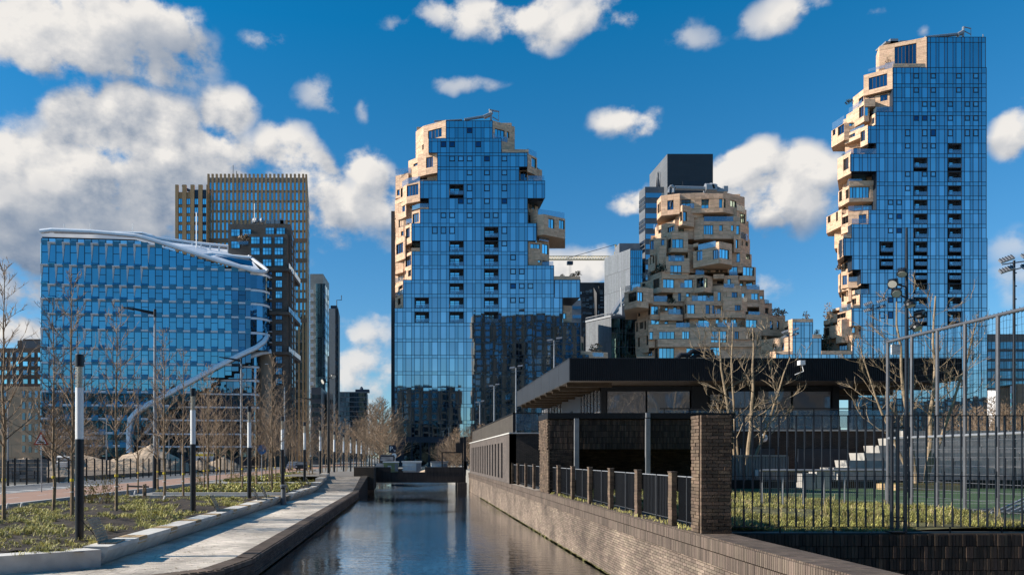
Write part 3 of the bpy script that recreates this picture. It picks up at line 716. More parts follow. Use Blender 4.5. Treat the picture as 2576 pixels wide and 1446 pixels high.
# roof crane of the centre tower
def bmu(parent, T, pts, name='facade_crane'):
    f1, f2 = T; Y = 184
    b = MB()
    P = lambda x, y: w(f1(x), f2(y), Y)
    for a, c, r_ in pts: b.tube([P(*a), P(*c)], r_, 6)
    return b.build(name, m_grey, parent)
bmu(q, T4, [((575,128),(720,104),.35),((700,112),(745,92),.55),((745,130),(745,85),.3),((738,84),(735,60),.16),((735,62),(800,76),.14),((740,70),(795,76),.14),((795,76),(795,136),.08),((755,110),(795,134),.12),((745,70),(752,92),.3),((380,138),(560,128),.2)])
st = Stone(q, 180)
L = crop(1560,460,1.853)
st.block([(200,7),(415,7)],90,300,(),L); st.block([(140,7.5),(415,7)],330,640,(),L); st.block([(42,5.6),(100,4.0),(225,3.2)],640,1435,[(65,112,765,830,2),(82,112,862,895,1),(150,220,625,690,2),(150,220,945,985,2),(62,118,1163,1225,2),(45,110,1290,1325,1)],L)
st.block([(192,6.5),(250,3.2),(415,0)],38,175,[(283,383,107,172,4)],L); st.block([(192,6.5),(250,3.2),(290,2.2)],175,300,[(240,257,218,258,1),(196,213,180,250,2)],L)
st.block([(208,3),(268,1.6),(352,.2)],262,428,[(242,318,313,390,4)],L); st.block([(137,6),(208,3.4)],312,470,[(175,205,360,378,1)],L)
st.block([(195,4),(352,2)],425,490,[(195,275,428,485,3)],L); st.rail([(90,4),(130,1.6),(222,.4)],455,497,L)
st.block([(75,5),(125,1.9),(222,.2)],495,640,[(118,210,518,598,4),(80,95,540,610,1)],L); st.block([(42,7),(137,5)],430,600,[(52,72,555,597,1)],L)
st.rail([(40,6),(155,5)],390,430,L)
st.block([(38,6.2),(120,2.5)],595,755,[(52,112,648,725,3)],L); st.block([(222,.15),(288,.15)],685,697,(),L); st.rail([(165,2),(222,.3),(288,.2)],655,688,L)
st.block([(163,2),(224,.2)],700,800,[(168,214,730,798,3)],L); st.rail([(120,3),(165,2)],765,805,L)
st.block([(112,2.8),(162,.1)],800,945,[(118,147,838,912,2)],L); st.block([(40,5.5),(105,2.2),(114,2)],895,1065,[(47,97,952,1027,3)],L)
st.block([(160,.15),(225,.15)],985,1012,(),L); st.block([(110,3),(160,.1)],1010,1222,[(115,157,1045,1120,3),(135,157,1150,1195,2)],L)
st.block([(40,4.5),(97,2.4)],1140,1165,(),L); st.rail([(40,4),(97,2)],1195,1230,L); st.block([(40,4.5),(97,.2)],1230,1290,[(68,95,1262,1289,2)],L)
st.block([(40,4.5),(97,.2)],1325,1432,[(58,80,1358,1405,1)],L); st.rail([(40,4),(97,.1)],1290,1325,L)
for yy in (1165,1050,760): st.block([(40,6),(110,4)],yy,yy+60,(),L)
Rr = crop(1960,460,1.854)
st.block([(20,6),(160,6)],60,280,(),Rr); st.block([(278,5),(340,6)],300,500,(),Rr)
st.block([(20,0),(182,3.4)],42,175,[(36,108,108,172,3),(124,142,125,172,1)],Rr); st.block([(85,1.2),(182,3.4)],175,255,(),Rr); st.block([(88,.1),(285,.2)],255,280,(),Rr)
st.rail([(22,-.3),(130,2)],138,175,Rr)
st.block([(278,.2),(348,3)],285,420,[(308,342,320,390,2)],Rr); st.rail([(275,.3),(345,2.8)],245,290,Rr); st.block([(278,3),(385,5)],385,490,[(290,325,435,486,2)],Rr); st.rail([(280,-.1),(402,.1)],450,488,Rr)
st.block([(216,2),(280,2)],412,490,[(225,275,418,485,2,1)],Rr)
st.block([(284,4),(355,6)],625,720,[(290,302,650,700,1),(305,333,650,695,2)],Rr); st.block([(284,2.6),(352,.6)],705,800,[(286,300,745,798,1)],Rr)
st.block([(350,.6),(400,.1),(556,3.6)],735,888,[(433,477,770,840,2),(512,552,780,845,2)],Rr); st.rail([(355,1),(552,4)],695,740,Rr)
st.block([(347,3),(437,5)],850,955,[(350,362,850,925,1),(372,425,868,922,3)],Rr); st.rail([(365,1.5),(435,3)],890,928,Rr)
st.block([(284,.3),(385,1.2),(438,2.6)],940,1070,[(300,370,955,990,3),(387,433,958,1030,2)],Rr); st.block([(284,.3),(388,1.4)],1060,1115,[(355,378,1060,1092,1)],Rr); st.rail([(388,1),(470,.4)],1085,1118,Rr)
st.block([(477,.05),(668,.1)],1195,1220,(),Rr,db=14)
X2 = crop(2180,1000,3.143)
st.block([(228,2),(335,2.5)],695,905,[(230,265,795,862,1)],X2); st.block([(445,3),(485,5)],1080,1270,[(455,482,1165,1260,1)],X2); st.block([(445,1),(590,1),(790,3)],1270,1355,(),X2); st.rail([(590,1),(735,2)],1285,1335,X2)
st.done()
for a, c, r_ in ((640,1240,1.9),(350,315,.8),(218,315,.6),(410,300,1.)): shrub(q, w(X2[0](a),X2[1](c)+ (6 if a==640 else 3),182), r_, m_twig, 70)
# left return of the tower
b = MB(); b.prism([(wx(984,190),190),(wx(1000,190),190),(wx(1000,200),200),(wx(986,200),200)], 1, wz(531,190)); b.build('side_wing', m_cladl, q)

# right tower
T2 = crop(3200,80,1.763); Tb = crop(3200,900,2.41); fx, fy = T2; gx, gy = Tb
q = thing('glass_tower', 'tallest blue glass tower with stone terraces stepping down its left edge', 'tower', (w(2300,1150,180).x, 180, 1.8), 'glass fronted terraced towers')
rows = []; k2 = .62891/1.763; k3 = .62891/2.41; XR = 2481
rows.append((fy(123), fy(337), fx(895), XR-2, 37*k2))
for yt, yb, xl in ((337,452,655),(452,551,655),(551,650,655),(650,748,538),(748,870,480)): rows.append((fy(yt), fy(yb), fx(xl), XR, (40 if yt==337 else 25)*k2))
rows.append((fy(870), fy(945), fx(538), XR, 0)); rows.append((fy(945), fy(1068), fx(360), XR, 26*k2))
for yt, yb, xl in ((1068,1143,540),(1143,1242,540),(1242,1340,540),(1340,1440,484),(1440,1540,365)): rows.append((fy(yt), fy(yb), fx(xl), XR, (1 if yt==1068 else 26)*k2))
yl = fy(1540)
for yt, yb, xl in ((127,295,420),(295,430,502),(430,565,585),(565,665,667),(665,800,585),(800,970,505),(970,1090,588),(1090,1245,508),(1245,1400,508),(1400,1535,508),(1535,1670,508),(1670,1800,508),(1800,1935,508),(1935,2130,508)):
    if gy(yb) <= yl: continue
    rows.append((max(gy(yt), yl), gy(yb), gx(xl), XR+2, (30 if yt not in (565,970) else 2)*k3))
W2 = [(x,398,0) for x in (818,938,1118,1238)]+[(x,497,0) for x in (818,938,1118,1238)]+[(x,595,0) for x in (879,938,1060,1181,1240)]+[(820,693,1),(880,693,1),(940,693,0),(1060,693,0),(1181,693,0),(1241,693,0)]
W2 += [(762,792,0),(881,792,0),(940,792,1),(1061,792,0),(1181,792,0),(1242,792,0),(763,890,0),(883,890,0),(942,890,0),(764,1087,0),(884,1087,0),(944,1087,0),(764,1185,0),(645,1285,0),(705,1285,0),(645,1385,0),(706,1385,1)]
WW = [(fx(a+2),fy(c-6),k) for a,c,k in W2]+[(gx(a+2),gy(c-8),k) for a,c,k in ((885,50,0),(967,50,1),(887,455,0),(969,455,0),(887,590,1),(970,590,0),(888,725,1),(972,725,0),(810,860,0),(890,860,1))]
LG = [(fx(1045),fx(1140),fy(y),fy(y+72)) for y in (873,971,1070,1168,1267,1366)]+[(fx(805),fx(900),fy(y),fy(y+72)) for y in (971,1168,1267,1366)]
for y in (28,162,296,428,565,702,836):
    LG.append((gx(1437),gx(1568),gy(y),gy(y+98))); LG.append((gx(1110),gx(1240),gy(y),gy(y+98)))
for y in (162,296): LG.append((gx(780),gx(913),gy(y),gy(y+98)))
curtain(q, 180, rows, 60.1*k2, fx(658)-60.1*k2, .36, LG, WW, depth=24)
bmu(q, T2, [((880,126),(1140,100),.4),((1110,108),(1150,84),.5),((1150,122),(1152,50),.25),((1152,50),(1205,62),.14),((1155,78),(1205,104),.12),((1205,62),(1205,118),.07)])
bmu(q, T2, [((1290,124),(1290,104),.12)], 'antenna')
b = MB(); b.box(wx(fx(638),184),wx(fx(693),184),184,188,wz(fy(160),184),wz(fy(133),184)); b.box(wx(fx(605),184),wx(fx(800),184),184,188,wz(fy(160),184),wz(fy(150),184)); b.box(wx(fx(720),184),wx(fx(790),184),185,188,wz(fy(150),184),wz(fy(130),184)); b.build('roof_plant', m_grey, q)
st = Stone(q, 180)
A, B, C, D = crop(3290,150,4.132), crop(3290,480,4.132), crop(3290,800,4.132), crop(3000,1140,4.82)
st.block([(700,9),(1200,7)],860,1446,(),A); st.block([(380,9),(760,8)],60,400,(),B); st.block([(370,9),(900,7)],400,1446,(),B); st.block([(330,9),(700,7)],100,1446,(),C)
st.block([(1480,9),(2140,7)],480,1330,(),D)
st.block([(537,8.5),(560,4),(893,0)],122,352,[(667,822,178,325,6)],T2); st.rail([(598,2),(665,1)],292,335,T2); st.rail([(480,5),(598,3)],318,338,T2)
st.block([(450,3.6),(655,0)],337,486,[(485,615,395,480,5)],T2)
st.block([(655,.1),(893,.1)],309,353,(),T2)
st.block([(700,4),(860,3),(1130,1.2),(1166,0)],870,1100,[(770,858,915,1008,2),(955,1075,895,1050,2)],A); st.block([(860,4),(1166,2.6)],1080,1235,[(870,985,1135,1232,2),(1070,1145,1090,1230,3)],A)
st.block([(505,11),(690,6.5)],850,1110,[(600,680,990,1080,2)],A)
st.block([(395,7.5),(690,1.6),(768,1.6)],1100,1390,[(605,685,1145,1315,2),(703,765,1140,1295,1)],A); st.rail([(435,7),(650,2.5)],1030,1110,A)
st.block([(690,1.6),(870,1.4)],1015,1140,(),A)
st.block([(775,2.6),(888,0)],1240,1430,[(820,860,1330,1428,2)],A); st.rail([(820,2.4),(888,.1),(1166,.1)],1150,1240,A)
st.block([(150,9.5),(360,5),(605,4.6)],40,322,[(170,215,95,255,1),(255,358,75,240,2),(440,540,50,100,2)],B); st.rail([(160,9.5),(355,5.2)],1290,1400,A)
st.block([(340,8),(610,5.2)],1275,1446,(),A)
st.block([(370,6),(632,2)],130,292,[(435,540,235,288,2)],B); st.block([(628,2),(750,0)],80,400,[(630,703,185,350,2)],B); st.rail([(375,6),(690,1.4)],70,160,B)
st.block([(375,7),(640,4.6)],290,500,(),B); st.block([(500,5),(890,3)],405,560,[(512,700,440,556,2),(710,850,415,556,2)],B)
st.block([(250,4.6),(345,2.6),(472,0)],515,880,[(265,433,635,825,4)],B); st.rail([(345,2.6),(472,0)],478,520,B); st.rail([(472,-.1),(890,-.1)],478,556,B)
st.block([(335,7.5),(440,5),(895,3.4)],870,1075,[(425,445,940,1000,1),(520,735,900,1050,3)],B); st.rail([(410,3),(437,1.8),(655,1.8)],975,1075,B)
st.block([(262,6),(437,1.6),(895,1.4)],1078,1350,[(275,325,1180,1345,2),(385,435,1150,1300,2),(450,782,1105,1290,6)],B); st.block([(440,1.6),(895,1.2)],1000,1080,(),B)
st.block([(330,6),(430,4.5),(900,2.6)],30,175,[(345,385,90,150,1),(520,655,50,165,1),(670,830,35,160,3)],C); st.rail([(425,.6),(810,.3)],95,175,C)
st.block([(68,9.5),(320,3.4)],150,430,[(88,135,225,375,2),(225,257,195,350,1)],C); st.rail([(80,9.5),(265,5)],70,155,C)
st.block([(310,3.8),(425,1.6),(768,0)],172,395,[(330,425,275,392,2),(600,728,240,390,2)],C); st.block([(310,3.8),(425,1.6),(485,.3)],390,500,(),C); st.rail([(485,-.1),(765,-.1)],310,392,C)
st.block([(200,8),(320,6.5)],485,775,(),C); st.block([(248,3.6),(345,0)],575,930,[(265,322,705,880,3)],C); st.block([(340,.15),(485,.15)],570,625,(),C)
st.block([(310,6.4),(490,.8)],965,1190,[(360,425,990,1145,2)],C); st.block([(262,7),(330,3.8),(430,2.8)],1170,1446,[(325,405,1245,1400,2)],C)
st.block([(420,5),(590,4)],1160,1350,[(510,555,1220,1340,1)],C); st.block([(585,1.8),(634,0)],1150,1400,(),C); st.block([(425,2.2),(585,1.5)],1340,1446,(),C); st.rail([(430,2),(585,1.4)],1265,1340,C)
st.block([(1705,6),(1865,3.4),(1905,3)],-40,95,(),D); st.block([(1765,7),(1875,5.6)],95,420,[(1770,1810,135,325,1)],D); st.block([(1866,4),(1905,2.6),(1955,2.4)],0,310,[(1872,1895,40,220,1)],D)
st.block([(1945,2.8),(2140,0)],175,382,[(1970,2048,262,375,2)],D); st.block([(1945,2.8),(2022,1.6)],95,178,(),D); st.rail([(2022,1.6),(2135,.1),(2300,.1)],75,175,D); st.block([(1975,.15),(2140,.15)],380,440,(),D)
st.block([(1590,6.4),(1975,0)],470,640,[(1680,1845,548,636,3)],D); st.block([(1750,3.8),(1975,0)],640,785,(),D); st.block([(1590,6.4),(1725,4.2)],430,475,(),D); st.rail([(1725,4),(1950,.4)],350,470,D)
st.block([(1422,6.4),(1530,4.6),(1765,1),(1945,1)],745,990,[(1440,1600,825,980,3)],D); st.block([(1690,2.2),(1765,1),(1945,1)],660,745,(),D); st.block([(1422,6.4),(1530,4.6)],660,745,(),D); st.block([(1660,2.6),(1765,1),(1890,1)],985,1105,(),D)
st.block([(1955,1.4),(2146,.9)],785,1020,[(1963,2030,800,920,1)],D); st.block([(1880,1.6),(1978,0)],955,1268,(),D); st.block([(1978,.1),(2146,.1)],955,1020,(),D)
st.block([(1380,8),(1720,4.2),(1930,3)],985,1265,[(1690,1925,1110,1255,4)],D); st.block([(1380,.05),(1982,.05)],1265,1330,(),D,db=8)
# low link wing
curtain(q, 180.2, [(D[1](712),D[1](1025),D[0](820),D[0](1210),64*.1305),(D[1](1025),D[1](1335),D[0](820),D[0](1378),64*.1305),(D[1](1335),D[1](1420),D[0](500),D[0](2000),0),(D[1](1420),D[1](1800),D[0](500),D[0](2000),60*.1305)], 165*.1305, D[0](820), .36, limit=10, depth=10)
st.block([(650,4),(820,0)],650,980,[(660,740,810,890,2)],D); st.block([(215,8),(440,4),(820,.1)],975,1270,[(410,510,1130,1265,2),(610,658,1115,1260,1)],D); st.block([(820,.1),(1212,.1)],650,712,(),D); st.block([(1213,.1),(1378,.1)],950,1022,(),D)
st.block([(180,6),(400,1.5),(500,0)],1272,1440,(),D); st.block([(400,1),(820,.1)],1270,1335,(),D)
st.done()
for a, c, r_, tl in ((1515,650,1.6,3.4),(1075,650,1.2,2.),(1290,945,1.0,1.6),(1450,1260,2.3,2.2)): shrub(q, w(D[0](a),D[1](c),182.5), r_*.8, m_twig if a != 1450 else m_dgreen, 60 if a != 1450 else 140, tall=tl)
shrub(q, w(A[0](440),A[1](1090),186), 1.1, m_dgreen, 60); shrub(q, w(C[0](285),C[1](1150),186), 1.2, m_twig, 60); shrub(q, w(A[0](1085),A[1](440),182), .8, m_twig, 50, tall=2.2)
# middle stone tower
q = thing('stone_tower', 'cream stone clad apartment tower of irregular stacked terraces right of centre', 'tower', (w(1750,1150,190).x, 190, 1.8))
st = Stone(q, 188, dback=14)
M1, M2 = crop(2500,740,4.132), crop(2480,1080,3.788)
def blk(T, *a): 
    for pts, yt, yb, wn in a: st.block(pts, yt, yb, wn, T)
# recessed core, storey by storey
blk(M1, ([(600,9),(1900,6)],150,560,()), ([(590,8),(830,5),(2000,5)],430,800,[(665,718,515,590,2),(795,872,465,560,3),(1330,1610,470,595,4)]), ([(520,8),(2040,5)],600,1130,()), ([(430,8),(2040,5)],780,1446,[(1843,1940,1122,1272,2)]))
blk(M2, ([(260,9),(2480,9)],1250,2050,()), ([(420,8),(2040,6)],0,450,()), ([(300,7),(2180,6)],300,700,[(560,700,340,470,2),(1180,1415,330,468,3),(2118,2170,390,440,1)]), ([(290,7),(2300,6)],500,1364,()), ([(2150,7),(2500,9)],700,1100,()))
blk(M1,
 ([(530,5.5),(600,1.8),(905,.2)],140,478,[(540,568,320,470,1),(572,592,285,445,1),(700,803,255,412,2)]),
 ([(905,.9),(1625,-.2),(1975,3.6)],115,450,[(930,1085,240,372,2),(1262,1390,235,385,2),(1555,1612,230,380,1),(1630,1660,230,380,1),(1740,1838,260,360,2)]),
 ([(830,3),(948,-.6),(1140,1)],330,662,[(912,945,445,600,1),(962,1022,440,595,1)]), ([(1140,1),(1290,1.8)],330,540,()),
 ([(1680,2.6),(1840,1.4),(2005,3.4)],370,700,[(1897,1985,475,635,3)]),
 ([(1140,1.8),(1300,.8),(1905,.8)],600,890,[(1195,1458,662,815,4),(1557,1615,662,758,1),(1753,1798,662,758,1),(1840,1892,668,815,1)]), ([(1140,1.8),(1305,1)],540,600,()), ([(1785,.8),(1905,.8)],520,600,()),
 ([(500,7.5),(600,5.2),(825,1.2),(877,1.2)],575,800,[(705,805,690,772,3),(553,608,738,798,2)]), ([(850,2.4),(1200,2)],660,890,[(855,973,680,770,2)]),
 ([(412,4.6),(690,2.6)],860,1130,[(420,475,918,1068,2),(598,650,900,995,1)]), ([(690,3.2),(768,1),(1040,1)],778,1108,[(705,763,895,1045,1),(778,965,893,1040,3)]),
 ([(500,4.6),(568,1.2),(680,1.2)],1008,1400,()), ([(383,6.5),(500,3)],1150,1400,[(415,432,1180,1310,1),(458,486,1150,1290,1)]),
 ([(690,3.4),(1060,3.4)],1108,1260,[(703,760,1125,1255,1),(825,945,1125,1255,2),(1010,1050,1110,1205,1,1)]),
 ([(612,3.2),(672,.3),(1065,.5)],1260,1446,[(748,938,1325,1446,3)]), ([(612,3.2),(672,.3),(718,.3)],1182,1262,()), ([(975,.5),(1065,.5)],1210,1262,()),
 ([(1040,2),(1150,2.5)],980,1446,()),
 ([(1130,.6),(1555,-4.2),(1765,-2.2)],1010,1290,[(1185,1278,1088,1245,2),(1452,1548,1065,1220,3),(1560,1720,1060,1215,3)]), ([(1130,.6),(1210,-.3)],955,1012,()), ([(1500,-3.6),(1555,-4.2),(1765,-2.2)],935,1012,()),
 ([(1905,1),(2045,4)],640,860,()), ([(1800,.2),(1910,.8),(2062,4)],830,1110,[(1832,1870,900,1045,1),(1927,1945,920,1000,1),(1990,2030,935,1010,2)]), ([(1765,1.5),(1900,1),(2090,3.2)],1110,1330,[(1843,1940,1122,1272,2),(2000,2066,1140,1225,2)]),
 ([(1040,3),(1720,3)],1300,1446,[(1040,1090,1335,1440,1,1),(1172,1292,1335,1446,2),(1360,1415,1335,1446,1),(1495,1550,1320,1446,1,1),(1570,1615,1320,1440,1,1)]), ([(1700,1.6),(1950,1)],1300,1446,[(1725,1860,1350,1446,2)]))
for p, a, c in (([(1080,0),(1140,.5)],300,378),([(1305,.7),(1790,.7)],520,598),([(1210,-.5),(1500,-3.7)],925,1018),([(718,.2),(975,.4)],1165,1258),([(1850,1),(1985,3)],320,415),([(1912,0),(2025,2.6)],765,875),([(470,7),(500,6)],640,720)): st.rail(p, a, c, M1)
blk(M2,
 ([(385,6.5),(505,3),(632,.2)],95,332,[(408,447,148,250,2),(505,600,133,272,2)]), ([(458,5),(632,.4)],20,100,()), ([(632,.4),(1040,1)],0,130,[(760,935,-20,65,3)]),
 ([(632,.6),(830,1.2),(1130,1.6)],125,335,[(655,822,135,270,3),(975,1102,130,268,2)]), ([(1130,1.4),(1275,-.6),(1400,1)],75,325,[(1160,1265,120,262,2),(1282,1325,120,262,1)]), ([(1040,1.6),(1275,1)],65,125,()),
 ([(1415,.4),(1575,.2)],60,128,()), ([(1575,1.2),(1790,1),(1810,1.6)],80,230,[(1628,1680,135,240,1)]), ([(1395,1.6),(1560,.3),(1835,.6)],225,330,()), ([(1395,3),(1575,3)],125,225,[(1470,1565,135,212,2,1)]),
 ([(1865,.8),(2055,2)],-60,90,[(1865,2032,-60,85,3)]), ([(1810,.8),(2050,1)],88,150,()), ([(1810,3),(2050,3)],150,245,[(1815,1865,150,240,1),(1912,2008,158,290,3)]),
 ([(1838,1.2),(2112,1.6)],245,480,[(1845,1895,350,470,1),(1990,2098,352,488,2)]), ([(1920,1.4),(2118,1.8)],440,555,()),
 ([(66,1.2),(258,-2.8),(500,-.8)],285,480,[(128,252,340,478,4),(262,350,333,470,2)]), ([(66,1.2),(258,-2.8),(430,-1.4)],480,560,()), ([(200,-1.6),(258,-2.8),(500,-.8)],250,288,()),
 ([(310,6.6),(500,3.6)],150,260,[(335,383,205,250,1)]),
 ([(505,3.2),(800,3.4)],330,480,[(515,552,345,400,1,1),(710,805,338,440,2,1)]), ([(430,1.4),(455,.4),(740,.8),(980,1.8)],475,530,()), ([(800,1.6),(1000,1.4)],330,480,[(880,925,335,470,1,1)]), ([(455,.4),(515,.6)],425,480,()),
 ([(975,1.8),(1430,2.4)],325,470,[(1005,1052,328,405,1),(1180,1415,333,466,3)]), ([(965,1.8),(1012,-.6),(1435,-.2)],465,722,[(980,1005,525,660,1),(1022,1135,522,660,2),(1297,1362,525,662,1,1),(1398,1432,530,662,1,1)]), ([(965,1.8),(1012,-.6),(1090,-.5)],408,468,()),
 ([(1420,.4),(1660,.4)],325,540,[(1480,1530,323,466,1)]), ([(1560,.2),(1840,.6)],325,425,[(1577,1617,323,412,1,1),(1693,1780,333,415,2,1)]), ([(1560,0),(1850,0),(1925,1.2)],420,620,[(1738,1828,530,618,2,1)]),
 ([(345,4.4),(460,.8),(608,1)],540,745,[(345,388,560,690,2),(425,458,545,680,1),(472,580,538,672,2)]),
 ([(608,.4),(735,.4),(950,1)],665,760,()), ([(608,.4),(735,.4)],620,668,()), ([(600,2.6),(950,2.4)],530,668,[(680,728,540,612,1),(808,860,540,668,1),(905,945,535,668,1,1)]),
 ([(1430,1.4),(1840,1.6)],525,670,[(1522,1570,528,610,1)]), ([(1290,.4),(1530,.2),(1840,.2),(1900,.8)],618,722,()),
 ([(1900,1),(1945,.4),(2130,1)],665,745,[(1906,1930,540,665,1,1)]), ([(2110,1.4),(2185,2.4),(2265,4)],520,700,[(2198,2250,572,660,2,1)]), ([(2110,2),(2190,3.2)],430,560,()), ([(2130,1),(2500,2.2)],675,990,[(2273,2320,770,905,1,1),(2378,2412,772,900,1,1)]),
 ([(230,6.2),(290,4.2),(420,1)],720,990,[(243,270,795,935,1),(300,355,790,888,2),(368,395,770,900,1)]), ([(262,5.5),(420,2)],560,765,[(275,305,615,700,1)]),
 ([(430,1.4),(610,1.2)],745,825,[(470,595,752,820,2)]), ([(430,.2),(850,0)],822,935,()), ([(610,1.6),(850,1.6)],720,825,[(675,728,728,815,1)]),
 ([(840,2.6),(1060,2.6)],722,868,[(845,975,735,860,2,1),(990,1035,738,860,1)]), ([(1055,1.4),(1450,1.4)],720,868,[(1187,1355,725,862,2)]), ([(1440,1.6),(1900,1.6)],715,865,[(1450,1502,725,810,1),(1550,1630,725,812,2),(1680,1765,725,812,2)]),
 ([(430,.1),(1055,-.2),(1900,-.2),(2140,.6)],865,1050,[(450,500,935,1100,1),(593,828,930,1042,4),(943,1117,928,1042,3),(1380,1615,925,1046,4),(1735,1800,928,1046,2,1),(1910,2045,945,1046,3,1)]),
 ([(1900,.4),(2140,1)],740,870,[(1910,2080,752,868,3)]),
 ([(236,5.6),(435,1)],985,1240,[(272,302,990,1160,2),(400,428,965,1135,1)]), ([(435,1),(530,.6)],1045,1170,()), ([(1245,-.2),(2200,.4)],1045,1160,[(1380,1615,1046,1095,4)]),
 ([(527,2),(572,-.8),(1245,-.6)],1045,1162,()), ([(520,2),(585,.6),(2150,.8)],1160,1345,[(527,575,1170,1340,2),(587,822,1162,1340,4),(1008,1127,1162,1290,2),(1360,1530,1170,1290,3)]),
 ([(250,4),(520,2.2)],1215,1330,[(428,488,1205,1295,2,1)]), ([(250,1),(520,.6)],1305,1345,()))
for p, a, c in (([(80,1),(300,-1.8)],205,285),([(512,.3),(715,.6)],390,475),([(1090,-.7),(1420,-.4)],390,468),([(735,.3),(950,.9)],590,665),([(1290,.3),(1522,.1)],592,662),([(850,-.1),(1055,-.3)],795,865),([(1155,-.3),(1355,-.3)],795,862),([(1475,-.3),(1770,-.3)],795,860),([(915,1.2),(990,1.2)],195,268),([(1570,.1),(1730,.4)],205,265),([(1920,.8),(2110,1.5)],215,290),([(2190,3),(2258,4.4)],440,510),([(1945,.3),(2120,.9)],625,670),([(1850,0),(1925,1)],400,470),([(325,5.5),(460,3.4)],20,100),([(1145,1.2),(1275,.8)],-20,65),([(1655,.9),(1778,.9)],10,75)): st.rail(p, a, c, M2)
st.done()
for a, c, r_, T in ((590,1400,1.5,M1),(2370,665,1.5,M2),(2465,665,1.2,M2),(780,480,1.1,M2),(640,610,.9,M2),(1340,400,.4,M2),(115,1300,1.0,M2),(1850,830,1.,M2)): shrub(q, w(T[0](a),T[1](c)+3,187.5), r_, m_dgreen if a in (590,780,115) else m_twig, 80, tall=1.3)
bmu(q, M1, [((830,50),(1320,62),.55),((1320,55),(1500,60),1.2),((1330,95),(1620,100),.6),((720,130),(730,60),.3),((710,70),(760,10),.25),((760,15),(815,55),.5),((790,130),(800,50),.4),((1500,30),(1640,100),.3),((1420,50),(1450,40),1.2)])
b = MB(); b.box(wx(M1[0](1635),190),wx(M1[0](1705),190),190,193,wz(M1[1](110),190),wz(M1[1](15),190)); b.build('roof_plant', m_grey, q)
# ================================================================== OTHER BUILDINGS
def quadbld(b, a, c, h, depth_dir=None): pass
# --- blue glass building with the white ribbons
C1 = crop(0,850,1.928)
XA, YA, XB, YB = wx(104,165), 165., wx(672,170), 170.
LL = math.hypot(XB-XA, YB-YA); tx, ty = (XB-XA)/LL, (YB-YA)/LL; tn = Vector((ty,-tx,0))     # outward normal
def sOf(x):
    r_ = (x-PX)/F; return (r_*YA-XA)/(tx-r_*ty)
def BP(x, y, o=0.):        # photo position on the facade plane -> world, o metres proud
    ax, ay = XA+tn.x*o, YA+tn.y*o; r_ = (x-PX)/F; s_ = (r_*ay-ax)/(tx-r_*ty); p = Vector((ax+tx*s_, ay+ty*s_, 0)); p.z = wz(y, p.y); return p
def SZ(s_, z, o=0.): return Vector((XA+tx*s_, YA+ty*s_, z))+tn*o
def zAt(y, x): return BP(x, y).z
q = thing('office_building', 'blue glass office building with swooping white ribbons and a rounded right end', 'building', (w(390,1150,165).x,165,1))
zl = [zAt(C1[1](v), C1[0](325)) for v in (178,228,400,550,660,773,890,1035,1150,1260,1370,1475,1580,1690,1790,1885)]
def ribbon_y(x):     # lower edge of the sweeping ribbon, photo px
    pts = [(104,1300),(330,1140),(360,1075),(450,1020),(560,952),(620,915),(650,890),(668,862),(674,845)]
    for (a,c),(e,f_) in zip(pts,pts[1:]):
        if a <= x <= e: return c+(f_-c)*(x-a)/(e-a)
    return 1300 if x < 104 else 845
def roof_z(s_):
    x0 = [0, sOf(C1[0](1040)), sOf(C1[0](1870)), LL]; zz = [zl[0], zAt(C1[1](200),C1[0](1040)), zAt(C1[1](447),C1[0](1870)), zAt(C1[1](462),C1[0](2050))]
    for i in range(3):
        if s_ <= x0[i+1]: return zz[i]+(zz[i+1]-zz[i])*(s_-x0[i])/(x0[i+1]-x0[i])
    return zz[-1]
panes = []; topg = MB(); dark = MB(); band = MB(); blu = MB(); fins = MB(); mul = MB(); sil = MB()
bay = 3.02; nb = int(LL/bay)+1
